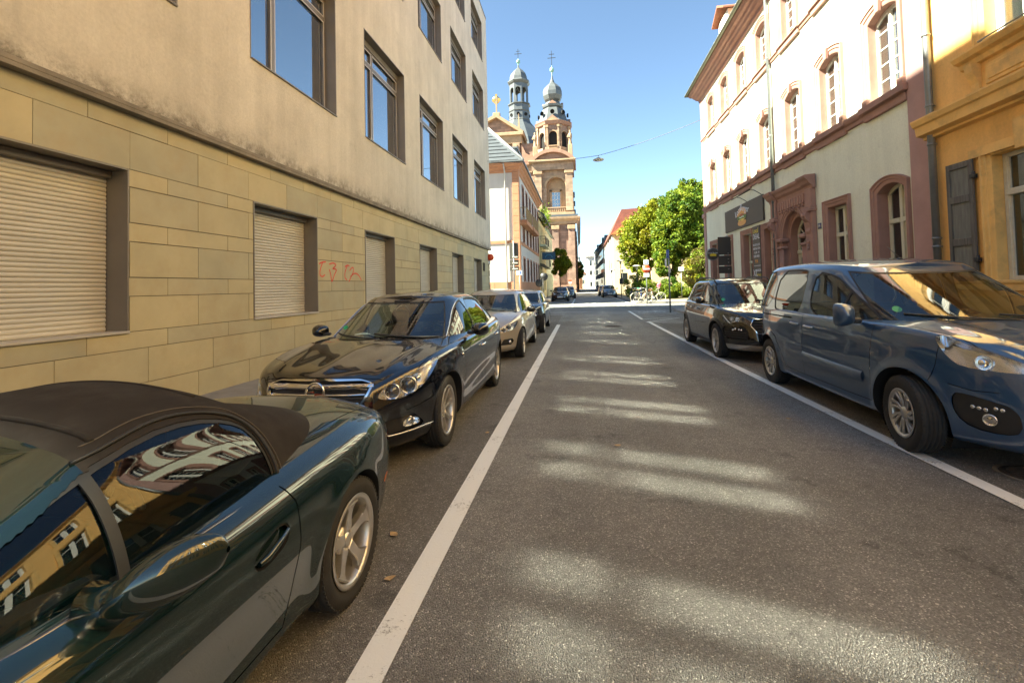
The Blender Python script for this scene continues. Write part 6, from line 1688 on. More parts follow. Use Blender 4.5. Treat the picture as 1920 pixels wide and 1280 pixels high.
def suv():
    P = paint('black_suv_paint', (.004, .0045, .006), .3, .22)
    def front(root, s, k):
        F = lambda c, n: c[0] < 1.0
        lamp(root, s, [(.56, .745), (.58, .80), (.80, .845), (1.10, .875), (1.22, .87), (1.10, .775), (.95, .70), (.90, .73), (.80, .755)], .08, where=lambda c, n: c[1] > .42 and c[0] < .9, bulbs=[(.78, .80, .032, 'b'), (.92, .81, .032, 'b')], k=0, back=M_BOWLD)
        ib = [(.56, .42), (1.0, .42), (1.10, .50), (1.14, .60), (1.08, .66), (.62, .65), (.54, .58)]
        s.cut(lambda x, y, z, A: sd_poly(A['w'], z, ib), 'intake', ('body',), F)
        gp = [(-.3, .56), (.38, .56), (.50, .70), (.46, .80), (-.3, .82)]
        s.cut(lambda x, y, z, A: sd_poly(A['w'], z, gp) - .014, 'chrome', ('body',), F); s.cut(lambda x, y, z, A: sd_poly(A['w'], z, gp), 'grille', ('chrome',), F)
        s.cut(lambda x, y, z, A: np.maximum(z - .33, -(z - .22)) , 'skid', ('body',), lambda c, n: c[0] < .55)
        seam(s, [(.0, .845), (.46, .835), (.6, .83)], .003, 'w', F)
        k['panels'] = {'intake': ('bumper_intake', M_BLACKP, -.03, .03), 'chrome': ('grille_surround', M_CHROME, .006, .01), 'grille': ('grille', M_BLACKP, -.03, 0), 'skid': ('skid_plate', M_ALLOY, .004, .0)}
    def extra(root, s, q, k):
        for z in (.60, .65, .70, .75): band_bar(root, s, z - .008, z + .008, .36 + (z - .6) * .6, -.012, M_BLACKP, 'grille_bar')
        for sg in (1, -1):
            for z in (.47, .51, .55):
                pts = []
                for w in np.linspace(.60, 1.06, 12):
                    j = int(np.argmin((s.A['w'] - w) ** 2 + (s.P[:, 2] - z) ** 2)); pts.append(Vector((s.P[j][0] + .004, sg * s.P[j][1], z)))
                b = MB(); b.tube(pts, .008, 5); b.build('intake_bar', M_BLACKP, root)
            b = MB(); pts = []
            for (w, z) in ((.66, .605), (.72, .61), (.78, .61), (.84, .612)):
                j = int(np.argmin((s.A['w'] - w) ** 2 + (s.P[:, 2] - z) ** 2)); c = Vector(s.P[j]); c.y *= sg; b.lathe([(0, .0), (.018, .002), (.02, .02)], axis='x', n=10, c=(c.x - .004, c.y, c.z))
            tag(b.build('fog_light', M_REFL, root), kind=None)
            # bright hooked daytime strip
            pts = []
            for (w, z) in ((1.16, .862), (1.0, .765), (.93, .715), (.86, .74), (.80, .765)):
                j = int(np.argmin((s.A['w'] - w) ** 2 + (s.P[:, 2] - z) ** 2)); pts.append(Vector((s.P[j][0] - s.N[j][0] * .012, sg * (s.P[j][1] - s.N[j][1] * .012), s.P[j][2])))
            b = MB(); b.tube(pts, .009, 6); b.build('daytime_strip', M_PLATE, root)
            pts = [q.hit('top', x, .52)[0] + Vector((0, 0, dz)) for x, dz in ((1.95, .0), (2.1, .045), (2.6, .055), (3.2, .055), (3.7, .05), (3.95, .0))]; pts = [Vector((p.x, sg * (.56), p.z)) for p in pts]
            b = MB(); b.tube(pts, .014, 6); b.build('roof_rail', M_BLACKP, root)
        plate_on(root, s, .49)
        hh = q.bvh.ray_cast(Vector((.5, .58, 1.14)), Vector((1, 0, 0)))
        if hh[0]: b = MB(); b.lathe([(0, 0), (.04, 0)], n=18); link('green_sticker', b.mesh(), mat('sticker_green', (.02, .30, .14), .5), root, hh[0] + Vector((-.002, 0, 0)), Vector((-1, .2, 1.0)).to_track_quat('Z', 'Y').to_euler())
    generic_car(dict(at=(3.55, 9.19), label='black SUV with roof rails and mirror parked behind the blue van', paint=P, L=4.38, W=.92, pq=(4.2, 2.9, 6.0, 3.2), zb=.21,
        edge=[(0, .80), (.12, .865), (.5, .95), (1.1, 1.02), (2.0, 1.03), (3.4, 1.06), (4.38, 1.08)], deck=[(0, .82), (.12, .89), (.5, .98), (1.0, 1.05), (1.2, 1.08), (4.38, 1.09)],
        levels=[(0, .14, .20, .14), (.03, .08, .09, .09), (.14, .035, .03, .04), (.30, .015, .0, .01), (.55, .0, .02, .0), (.76, .006, .04, .005), (.90, .03, .07, .02), (.965, .05, .10, .03), (1.0, .08, .14, .05)],
        xf=.93, wb=2.64, arch=(.385, .35), front=front, extra=extra, flare=(.016, .05), cladding=(.31, .445), q=.8,
        seams=[[(1.34, 1.0), (1.38, .3)], [(2.42, 1.03), (2.42, .3)], [(3.45, 1.05), (3.40, .8), (3.20, .55), (3.12, .3)]], top_seams=[[(.10, .55), (.5, .70), (1.1, .80)]],
        gh=dict(bot=(1.02, 4.34, .82, (4.4, 3.0, 5.0, 3.0), [(1.02, 1.03), (1.6, .99), (3, 1.01), (4.34, 1.09)]), top=(1.82, 3.98, .63, (4.4, 3.2, 5.0, 3.0), [(1.82, 1.50), (2.4, 1.53), (3.2, 1.53), (3.98, 1.48)]), crown=[(1.82, 1.545), (2.2, 1.595), (2.8, 1.61), (3.98, 1.53)], bulge=.02, round=.13, lift=.018, tuck=.05),
        windows=[([(1.46, 1.04), (1.62, 1.14), (1.95, 1.36), (2.15, 1.44), (2.36, 1.46), (2.36, 1.04)], False), ([(2.46, 1.045), (2.46, 1.465), (3.05, 1.455), (3.30, 1.42), (3.34, 1.07)], True), ([(3.40, 1.08), (3.38, 1.40), (3.62, 1.33), (3.88, 1.17), (3.78, 1.12)], True)],
        gh_trim=[('side', [(1.42, 1.025), (2.4, 1.025), (3.3, 1.05), (3.92, 1.14)], .007, M_CHROME, 0)],
        handles=[(2.12, .92, .19, P), (3.12, .95, .19, P)], mirror=(1.62, .89, 1.12, .20, .15), cabin=(1.0, 4.0, .80, 1.04), wheel=(.345, .235, .215, 'double5', M_ALLOY), tA=.86, floor=.34, wipers=[(-.6, .0)], wz=1.08))
suv()

def hatchback():
    P = paint('bronze_silver_paint', (.50, .44, .36), .55, .38)
    def front(root, s, k):
        F = lambda c, n: c[0] < 1.0
        lamp(root, s, [(.44, .60), (.46, .655), (.66, .715), (.90, .765), (1.10, .80), (1.16, .79), (1.02, .69), (.86, .625), (.62, .59)], .075, where=lambda c, n: c[1] > .34 and c[0] < .9, bulbs=[(.62, .65, .045, 'd'), (.80, .69, .05, 'd')], k=1, back=mat('lamp_silver', (.55, .55, .56), .25, metal=.85))
        s.cut(lambda x, y, z, A: sd_poly(A['w'], z, [(.50, .34), (.80, .33), (.90, .40), (.84, .455), (.58, .45)]), 'fogbay', ('body',), F)
        s.cut(lambda x, y, z, A: sd_poly(A['w'], z, [(-.3, .25), (.42, .25), (.50, .44), (-.3, .44)]), 'intake', ('body',), F)
        s.cut(lambda x, y, z, A: sd_poly(A['w'], z, [(-.3, .61), (.36, .62), (.40, .66), (-.3, .67)]), 'grille', ('body',), F)
        seam(s, [(.0, .70), (.42, .69)], .003, 'w', F)
        k['panels'] = {'fogbay': ('fog_bay', M_BLACKP, -.02, .02), 'intake': ('lower_intake', M_BLACKP, -.03, 0), 'grille': ('grille', M_BLACKP, -.02, 0)}
    def extra(root, s, q, k):
        band_bar(root, s, .63, .65, .35, -.008, M_CHROME, 'grille_bar'); plate_on(root, s, .50)
        for z in (.30, .35, .40): grille_bars(root, s, [z], .44, .008, M_BLACKP, 'intake_bar', off=-.01)
        j = int(np.argmin((s.A['w'] - .74) ** 2 + (s.P[:, 2] - .395) ** 2)); c = s.P[j]; b = MB(); b.lathe([(0, .0), (.03, .003), (.035, .02)], axis='x', n=14, c=(c[0] + .0, c[1], c[2])); me = b.mesh(); link('fog_light', me, M_REFL, root); link('fog_light', me, M_REFL, root).scale = (1, -1, 1)
    generic_car(dict(at=(-2.09, 9.36), label='bronze silver hatchback parked behind the black saloon', paint=P, L=4.25, W=.885, pq=(3.4, 2.5, 5.0, 3.0), zb=.18,
        edge=[(0, .62), (.12, .70), (.5, .82), (1.1, .92), (2.0, .95), (3.4, .99), (4.25, .99)], deck=[(0, .64), (.10, .72), (.45, .85), (.9, .95), (1.2, 1.0), (4.25, 1.02)],
        levels=[(0, .14, .20, .14), (.03, .08, .09, .09), (.14, .03, .03, .04), (.30, .012, .0, .01), (.55, .0, .015, .0), (.76, .006, .04, .005), (.90, .028, .06, .02), (.965, .05, .09, .03), (1.0, .08, .13, .05)],
        xf=.90, wb=2.65, arch=(.345, .32), front=front, extra=extra, q=.75, seams=[[(1.32, .93), (1.34, .28)], [(2.36, .95), (2.36, .28)], [(3.35, .98), (3.12, .5), (3.06, .28)]], top_seams=[[(.10, .48), (.5, .66), (1.05, .76)]],
        gh=dict(bot=(.95, 4.20, .80, (4.2, 3.0, 5.0, 3.0), [(.95, .94), (1.6, .91), (3, .93), (4.2, 1.01)]), top=(1.75, 3.75, .59, (4.4, 3.2, 5.0, 3.0), [(1.75, 1.36), (2.4, 1.395), (3.1, 1.39), (3.75, 1.35)]), crown=[(1.75, 1.40), (2.2, 1.455), (2.8, 1.47), (3.75, 1.40)], bulge=.02, round=.13, lift=.018, tuck=.05),
        windows=[([(1.36, .95), (1.55, 1.07), (1.88, 1.25), (2.1, 1.325), (2.32, 1.345), (2.32, .955)], False), ([(2.42, .955), (2.42, 1.348), (3.0, 1.335), (3.25, 1.29), (3.30, .98)], False)],
        handles=[(2.08, .83, .18, P), (3.04, .86, .18, P)], mirror=(1.50, .86, 1.0, .20, .14), mirror_paint=M_BLACKP, cabin=(.9, 3.9, .77, .95), wheel=(.315, .205, .205, 'plain', M_ALLOY), tA=.86, wipers=[(-.55, .05), (-.05, .5)], wz=.98))
hatchback()

def small_car(at, label, pm, roofm=None, mirm=None, L=3.82, W=.84, H=1.41, round_lamp=False, q=.55, style='plain'):
    def front(root, s, k):
        F = lambda c, n: c[0] < 1.0
        if round_lamp:
            pts = [(.64 + .115 * math.cos(a), .715 + .125 * math.sin(a)) for a in np.linspace(0, 2 * math.pi, 18, endpoint=False)]
            s.cut(lambda x, y, z, A: sd_poly(A['w'], z, pts) - .018, 'lampring', ('body',), F); lamp(root, s, pts, .06, frm=('lampring',), where=F, bulbs=[(.64, .715, .05, 'b')], k=0)
        else: lamp(root, s, [(.42, .62), (.42, .70), (.60, .78), (.86, .86), (.98, .86), (.90, .72), (.74, .62)], .07, where=lambda c, n: c[1] > .3 and c[0] < .9, bulbs=[(.62, .69, .05, 'b')], k=1)
        s.cut(lambda x, y, z, A: sd_poly(A['w'], z, [(-.3, .50), (.36, .50), (.42, .58), (-.3, .64)]), 'grille', ('body',), F)
        s.cut(lambda x, y, z, A: sd_poly(A['w'], z, [(-.3, .24), (.48, .24), (.50, .36), (-.3, .36)]), 'intake', ('body',), F)
        k['panels'] = {'lampring': ('lamp_ring', M_CHROME, .004, .01), 'intake': ('lower_intake', M_BLACKP, -.03, 0), 'grille': ('grille', M_BLACKP, -.02, 0)}
    def extra(root, s, q_, k): band_bar(root, s, .56, .59, .34, -.006, M_CHROME, 'grille_bar'); plate_on(root, s, .43)
    return generic_car(dict(at=at, label=label, paint=pm, roof_paint=roofm or pm, mirror_paint=mirm or pm, L=L, W=W, pq=(3.6, 2.7, 5.0, 3.0), zb=.17,
        edge=[(0, .66), (.12, .76), (.5, .88), (1.0, .94), (3.0, .96), (L, .95)], deck=[(0, .68), (.10, .80), (.4, .93), (.8, .99), (1.1, 1.02), (L, .98)],
        levels=[(0, .14, .20, .14), (.03, .08, .09, .09), (.14, .03, .03, .04), (.30, .012, .0, .01), (.55, .0, .015, .0), (.76, .006, .04, .005), (.90, .028, .06, .02), (.965, .05, .08, .03), (1.0, .08, .12, .05)],
        xf=.74, wb=L - 1.34, arch=(.335, .31), front=front, extra=extra, q=q, seams=[[(1.20, .93), (1.22, .28)], [(2.26, .95), (2.26, .28)]],
        gh=dict(bot=(.88, L - .08, .76, (4.2, 3.0, 5.0, 3.0), [(.88, .94), (2, .92), (L, .95)]), top=(1.45, L - .32, .60, (4.4, 3.2, 5.0, 3.0), [(1.45, H - .11), (2.2, H - .07), (L - .3, H - .10)]), crown=[(1.45, H - .07), (1.9, H - .01), (2.5, H), (L - .3, H - .06)], bulge=.02, round=.12, lift=.018, tuck=.05),
        windows=[([(1.24, .95), (1.38, 1.06), (1.62, 1.22), (1.80, H - .15), (2.22, H - .13), (2.22, .95)], False), ([(2.32, .95), (2.32, H - .13), (2.9, H - .13), (3.1, H - .18), (3.2, .97)], False)],
        handles=[(2.0, .84, .16, M_CHROME)], mirror=(1.36, .80, 1.02, .20, .15), cabin=(.75, L - .35, .72, .95), wheel=(.30, .20, .19, style, M_ALLOY), tA=.86))
DKP = paint('dark_navy_paint', (.006, .009, .016), .3, .25)
small_car((-1.99, 14.75), 'dark small car with silver roof, pale mirror and round headlights', DKP, paint('silver_roof_paint', (.50, .47, .42), .5, .3), mat('white_mirror_cap', (.65, .6, .5), .3, coat=1), round_lamp=True, q=.7)
small_car((-1.92, 45.0), 'black city car facing the camera beyond the crossing on the left', paint('black_city_paint', (.006, .007, .012), .2, .25), q=.5)
small_car((-1.35, 53.5), 'dark grey car parked behind the black city car beyond the crossing', paint('grey_city_paint', (.03, .035, .042), .4, .28), q=.4)
small_car((3.30, 55.0), 'blue grey car facing the camera beside the bicycles beyond the crossing', paint('blue_grey_paint', (.06, .10, .15), .4, .28), L=4.0, H=1.45, q=.5)
small_car((3.15, 62.0), 'dark car parked behind the blue grey car beyond the crossing', DKP, q=.4)
# ------------------------------------------------------------------ houses beyond the crossing
def block_stone(name, col, joint=.6, sx=1.6, sz=2.4, var=.2, mort=.012):
    m = bpy.data.materials.new(name); MATS[name] = m; m.use_nodes = True; nt = m.node_tree; N = nt.nodes; L = nt.links; b = N['Principled BSDF']
    g = N.new('ShaderNodeNewGeometry'); sp = N.new('ShaderNodeSeparateXYZ'); L.new(g.outputs['Position'], sp.inputs[0])
    ad = N.new('ShaderNodeMath'); ad.operation = 'ADD'; L.new(sp.outputs[0], ad.inputs[0]); L.new(sp.outputs[1], ad.inputs[1])
    cb = N.new('ShaderNodeCombineXYZ'); L.new(ad.outputs[0], cb.inputs[0]); L.new(sp.outputs[2], cb.inputs[1])
    bt = N.new('ShaderNodeTexBrick'); L.new(cb.outputs[0], bt.inputs[0]); bt.inputs['Scale'].default_value = 1.0; bt.inputs['Mortar Size'].default_value = mort
    bt.inputs['Brick Width'].default_value = sx; bt.inputs['Row Height'].default_value = sz / 4; bt.inputs['Bias'].default_value = -.1
    bt.inputs['Color1'].default_value = (*[c * (1 - var) for c in col], 1); bt.inputs['Color2'].default_value = (*[min(1, c * (1 + var)) for c in col], 1); bt.inputs['Mortar'].default_value = (*[c * joint for c in col], 1)
    n = N.new('ShaderNodeTexNoise'); n.inputs['Scale'].default_value = 1.3; n.inputs['Detail'].default_value = 6; L.new(g.outputs['Position'], n.inputs[0])
    r = N.new('ShaderNodeMapRange'); r.inputs[1].default_value = .3; r.inputs[2].default_value = .7; r.inputs[3].default_value = .78; r.inputs[4].default_value = 1.2; L.new(n.outputs[0], r.inputs[0])
    v = N.new('ShaderNodeVectorMath'); v.operation = 'SCALE'; L.new(bt.outputs['Color'], v.inputs[0]); L.new(r.outputs[0], v.inputs['Scale']); L.new(v.outputs[0], b.inputs['Base Color']); b.inputs['Roughness'].default_value = .9
    return m
M_SAND = block_stone('church_sandstone', (.32, .22, .15), sx=1.5, sz=2.0)
M_SANDR = block_stone('church_red_sandstone', (.26, .165, .125), sx=1.5, sz=2.0)
M_SANDL = mat('church_trim_stone', (.34, .23, .14), .85, var=.2, scale=1.2, space='World')
M_SANDT = mat('church_red_trim', (.29, .165, .115), .85, var=.2, scale=1.2, space='World')
M_SLATE = mat('slate_roof', (.085, .095, .105), .45, var=.15, scale=2, space='World', metal=.15)
M_LEAD = mat('lead_dome', (.125, .132, .135), .42, metal=.35, var=.18, scale=.8, space='World')
M_VERD = mat('verdigris', (.22, .38, .32), .6, var=.15, scale=3)
M_GOLD = mat('gilded_cross', (.75, .45, .12), .3, metal=.8)
M_GREYW = plaster('pale_grey_render', (.56, .53, .50), dirt=(.4, .38, .35), amt=.2, streak=.05, bump=.004, mott=.04)
M_SALM = mat('salmon_sandstone', (.46, .22, .12), .85, var=.14, scale=2, space='World')
M_GREENW = plaster('pale_green_render', (.50, .55, .42), dirt=(.4, .4, .3), amt=.2, streak=.05, bump=.003, mott=.05)
M_DKWIN = glass('far_window', (.15, .17, .18), opac=.8, body=(.02, .025, .03), rough=.02, boost=1.4)
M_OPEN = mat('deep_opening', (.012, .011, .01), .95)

def cuboid(name, a, b, m, par, bev=0): return MB().box(a, b, bev).build(name, m, par)
def salmon_house():
    r = empty('salmon_house', (-4.8, 38, 0)); tag(r, 'pale grey corner house with salmon sandstone quoins, slate roof and red windows', 'building')
    # local: x = X + 4.8, y = Y - 38
    T1 = lambda u, z, d: (-d, u, z)            # street face, looks +X
    wins = []
    for k in range(6):
        y = 2.95 + 2.9 * k; wins += [(y, y + 1.15, 2.05, 3.95), (y, y + 1.15, 5.35, 7.15), (y, y + 1.15, 7.75, 10.2)]
    b = MB(); wall(b, T1, 0, 19, 0, 11.4, wins, .25); b.box((-12, 0, 0), (-.0, .0 + .005, 11.4)); b.box((-12, 19, 0), (0, 19.005, 11.4)); b.box((-12, 0, 0), (-11.99, 19, 11.4)); b.build('wall', M_GREYW, r)
    for (y0, y1, z0, z1) in wins:
        s = MB(); w = .16
        s.box((-.2, y0 - w, z0 - .1), (.05, y0, z1 + w)); s.box((-.2, y1, z0 - .1), (.05, y1 + w, z1 + w)); s.box((-.2, y0, z1), (.05, y1, z1 + w)); s.box((-.2, y0 - .04, z0 - .12), (.09, y1 + .04, z0))
        o = s.build('window', M_STONE, r); cuboid('pane', (-.16, y0, z0), (-.155, y1, z1), M_DKWIN, o); f = MB(); c = (y0 + y1) / 2
        f.box((-.14, c - .03, z0), (-.10, c + .03, z1)); f.box((-.14, y0, z0 + (z1 - z0) * .66), (-.10, y1, z0 + (z1 - z0) * .66 + .05)); f.box((-.14, y0, z0), (-.10, y0 + .05, z1)); f.box((-.14, y1 - .05, z0), (-.10, y1, z1)); f.build('frame', M_STONE, o)
    cuboid('band', (-.0, -.06, 5.0), (.06, 19, 5.25), M_SALM, r); cuboid('band', (-12, -.06, 5.0), (0, -.0, 5.25), M_SALM, r)
    z = .0
    for (a, c) in ((0, .95), (.96, 1.9)):
        for i in range(6): cuboid('base_stone', (-1.62 * (i + 1) + .01 - .42, -.09, a), (-1.62 * i - .01 - .42, -.0, c), M_SALM, r)
        for i in range(10): cuboid('base_stone', (0, .0 + 1.9 * i + .01, a), (.09, 1.9 * (i + 1) - .01, c), M_SALM, r)
    z = 0
    while z < 10.9:
        cuboid('quoin_stone', (-.42, -.12, z), (.10, .62, z + .58), M_SALM, r, .008); z += .60
    b = MB(); prof = [(0, 10.75), (.10, 10.8), (.12, 10.98), (.28, 11.1), (.30, 11.22), (.48, 11.32), (.50, 11.46), (.0, 11.5)]
    b.sweep([(-12, 0, 0), (0, 0, 0), (0, 19, 0)], prof); b.build('cornice', M_SALM, r)
    b = MB(); b.sweep([(.55, 19.1, 11.5), (.55, -.55, 11.5), (-12, -.55, 11.5)], [(-.07, .0), (-.07, .10), (.07, .10), (.07, 0)]); b.build('gutter', M_ZINC, r)
    b = MB(); b.add([(.6, -.6, 11.55), (.6, 19.1, 11.55), (-3.0, 19.1, 15.6), (-3.0, 3.2, 15.6), (-12, -.6, 11.55), (-9.2, 3.2, 15.6), (-9.2, 19.1, 15.6), (-12, 19.1, 11.55)], [(0, 1, 2, 3), (4, 0, 3, 5), (5, 3, 2, 6), (7, 4, 5, 6)]); b.build('roof', M_SLATE, r)
    rg = MB(); rg.tube([(.6, -.6, 11.6), (-3.0, 3.2, 15.68)], .10, 6); rg.tube([(-3.0, 3.2, 15.68), (-9.2, 3.2, 15.68)], .09, 6); rg.build('ridge', mat('ridge_zinc', (.45, .44, .42), .6), r)
    for k in range(9): cuboid('slate_course', (-10 + .0, -.6 + .38 * k + .02, 11.62 + .405 * k), (.2 - .36 * k, -.6 + .38 * k + .05, 11.66 + .405 * k), M_GAP, r)
    # glazed dormer band
    dm = empty('dormer', (0, 0, 0), parent=r); b = MB(); b.box((-2.8, 4.2, 12.2), (-.62, 18.8, 13.95)); b.build('dormer_body', mat('zinc_panel', (.36, .40, .36), .5, var=.08, scale=1), dm)
    b = MB(); b.box((-3.0, 4.1, 13.95), (-.45, 18.9, 14.08)); b.build('dormer_roof', M_ZINC, dm)
    for k in range(9): cuboid('pane', (-.615, 4.4 + 1.6 * k, 12.3), (-.60, 5.75 + 1.6 * k, 13.85), glass('bright_dormer_pane', (.3, .4, .45), opac=.4, body=(.12, .2, .25), rough=.02, boost=4.0), dm)
    for k in range(10): cuboid('mullion', (-.64, 4.22 + 1.6 * k, 12.2), (-.52, 4.38 + 1.6 * k, 13.9), M_ZINC, dm)
    for x in (-1.2, -2.0): cuboid('seam', (x, 4.17, 12.2), (x + .05, 4.2, 13.95), M_ZINC, dm)
    b = MB(); b.tube([(-1.05, -.5, 11.45), (-1.0, -.14, 10.7), (-1.0, -.14, .1)], .06, 8); b.build('downpipe', mat('painted_pipe', (.5, .47, .42), .6), r)
    for (y0, y1, z) in ((.9, 5.6, 7.0), (6.5, 12.4, 7.1)):
        o = empty('balcony', (0, 0, 0), parent=r); cuboid('slab', (.0, y0, z - .35), (.62, y1, z), M_SALM, o, .02)
        b = MB()
        for t in np.arange(y0 + .05, y1, .13): b.box((.56, t, z), (.58, t + .02, z + 1.0))
        for x in (.1, .25, .4): b.box((x, y0 + .02, z), (x + .02, y0 + .04, z + 1.0))
        b.box((0, y0 + .01, z + 1.0), (.6, y0 + .06, z + 1.05)); b.box((.54, y0, z + 1.0), (.60, y1, z + 1.05)); b.build('railing', mat('balcony_rail', (.34, .24, .11), .6), o)
        for t in (y0 + .5, y0 + 1.6): b = MB(); b.lathe([(.12, 0), (.16, .2), (.0, .2)], c=(.35, t, z), n=8); b.build('flower_pot', M_GREYW, o)
salmon_house()
def green_houses():
    r = empty('green_house', (-4.75, 57, 0)); tag(r, 'narrow pale green row house with iron balconies and a dark doorway canopy', 'building')
    T1 = lambda u, z, d: (-d, u, z)
    wins = [(1.2 + 2.3 * k, 2.3 + 2.3 * k, z0, z1) for k in range(4) for (z0, z1) in ((.9, 3.3), (4.4, 6.4), (7.2, 9.0))]
    b = MB(); wall(b, T1, .05, 11, 0, 10.0, wins, .2); b.box((-10, .05, 0), (0, .06, 10)); b.box((-10, 11, 0), (0, 11.01, 10)); b.build('wall', mat('pale_yellow_render', (.60, .54, .30), .9, var=.08, scale=1, space='World'), r)
    for (y0, y1, z0, z1) in wins: o = cuboid('window', (-.18, y0, z0), (-.12, y1, z1), M_DKWIN, r)
    b = MB(); b.add([(.7, -.1, 10.0), (.7, 11.1, 10.0), (-5, 11.1, 14), (-5, -.1, 14), (.7, -.1, 10.15), (.7, 11.1, 10.15), (-5, 11.1, 14.15), (-5, -.1, 14.15)], [(0, 1, 2, 3), (4, 5, 6, 7), (0, 1, 5, 4), (0, 4, 7, 3)]); b.build('roof', M_SLATE, r)
    b = MB(); b.sweep([(0, 11, 0), (0, .05, 0)], [(0, 9.6), (.3, 9.75), (.6, 10.0), (0, 10.0)]); b.build('cornice', mat('pale_yellow_trim', (.55, .52, .30), .8), r)
    for (y0, z) in ((1.0, 6.6), (5.5, 6.7), (8, 4.1)):
        o = empty('balcony', (0, 0, 0), parent=r); cuboid('slab', (0, y0, z - .25), (.7, y0 + 2.6, z), M_GREENW, o)
        b = MB()
        for t in np.arange(y0, y0 + 2.6, .14): b.box((.66, t, z), (.68, t + .02, z + .95))
        for x in (.1, .25, .4, .55): b.box((x, y0, z), (x + .02, y0 + .02, z + .95))
        b.box((0, y0 - .01, z + .95), (.7, y0 + .03, z + 1.0)); b.box((.65, y0, z + .95), (.7, y0 + 2.6, z + 1.0)); b.build('railing', M_BLACKP, o)
    b = MB(); b.prism([(0, 3.9), (.9, 3.6), (.95, 3.75), (.5, 4.15), (0, 4.3)], 'y', .4, 3.2); b.build('door_canopy', mat('dark_bronze', (.12, .10, .06), .6), r, fix=True)
    r = empty('green_house', (-4.75, 68.1, 0)); tag(r, 'pale green row house next to the church with tall windows', 'building')
    wins = [(1.0 + 2.5 * k, 2.1 + 2.5 * k, z0, z1) for k in range(6) for (z0, z1) in ((.9, 3.3), (4.4, 6.4), (7.2, 8.8))]
    b = MB(); wall(b, T1, .05, 17, 0, 9.6, wins, .2); b.box((-10, .05, 0), (0, .06, 9.6)); b.box((-10, 17, 0), (0, 17.01, 9.6)); b.build('wall', M_GREENW, r)
    for (y0, y1, z0, z1) in wins: cuboid('window', (-.18, y0, z0), (-.12, y1, z1), M_DKWIN, r)
    b = MB(); b.add([(.5, -.1, 9.6), (.5, 17.1, 9.6), (-5, 17.1, 13), (-5, -.1, 13)], [(0, 1, 2, 3)]); b.build('roof', M_SLATE, r)
    t = empty('projecting_sign', (-4.7, 58.8, 5.2)); tag(t, 'blue projecting sign on the pale green row house', 'sign'); cuboid('panel', (.15, -.06, -.45), (1.75, .06, .45), mat('sign_blue', (.01, .08, .16), .4), t); cuboid('bracket', (0, -.02, .5), (1.8, .02, .55), M_BLACKP, t)
    b = MB(); b.tube([(.95 + .45 * math.cos(a), -.07, -.35 + .5 * math.sin(a)) for a in np.linspace(.2, 2.9, 12)], .05, 5); b.build('mark', mat('sign_light_blue', (.05, .25, .42), .5), t)
    ivy = MB()
    for i in range(500):
        c = Vector((-4.4 + random.gauss(0, .35), 63 + random.uniform(-3, 4), 10.6 + random.gauss(0, .6))); d = [Vector([random.uniform(-.2, .2) for _ in range(3)]) for _ in range(3)]; ivy.add([c + v for v in d], [(0, 1, 2)])
    tag(ivy.build('roof_garden_shrub', None), 'green shrub on the roof terrace of the row house', 'shrub'); bpy.data.objects['roof_garden_shrub'].data.materials.append(LEAFM['mid'])

# ------------------------------------------------------------------ leaves
def leafmat(name, c, tr=.35):
    m = bpy.data.materials.new(name); m.use_nodes = True; nt = m.node_tree; N = nt.nodes; L = nt.links; N.clear()
    o = N.new('ShaderNodeOutputMaterial'); d = N.new('ShaderNodeBsdfPrincipled'); d.inputs['Roughness'].default_value = .55; d.inputs['Specular IOR Level'].default_value = .25; t = N.new('ShaderNodeBsdfTranslucent'); mx = N.new('ShaderNodeMixShader'); mx.inputs[0].default_value = tr
    g = N.new('ShaderNodeNewGeometry'); r = N.new('ShaderNodeMapRange'); r.inputs[3].default_value = .65; r.inputs[4].default_value = 1.35; L.new(g.outputs['Random Per Island'], r.inputs[0])
    v = N.new('ShaderNodeVectorMath'); v.operation = 'SCALE'; v.inputs[0].default_value = c; L.new(r.outputs[0], v.inputs['Scale']); L.new(v.outputs[0], d.inputs['Base Color']); L.new(v.outputs[0], t.inputs['Color'])
    L.new(d.outputs[0], mx.inputs[1]); L.new(t.outputs[0], mx.inputs[2]); L.new(mx.outputs[0], o.inputs[0]); MATS[name] = m; return m
LEAFM = {'dark': leafmat('leaf_dark', (.065, .13, .014)), 'mid': leafmat('leaf_mid', (.14, .20, .018)), 'lime': leafmat('leaf_lime', (.20, .235, .018)), 'yellow': leafmat('leaf_yellow', (.22, .21, .014)), 'olive': leafmat('leaf_olive', (.13, .11, .03)), 'rust': leafmat('leaf_rust', (.20, .10, .04))}
M_BARK = mat('bark', (.11, .085, .06), .95, var=.3, scale=6, bump=.01, bscale=12)
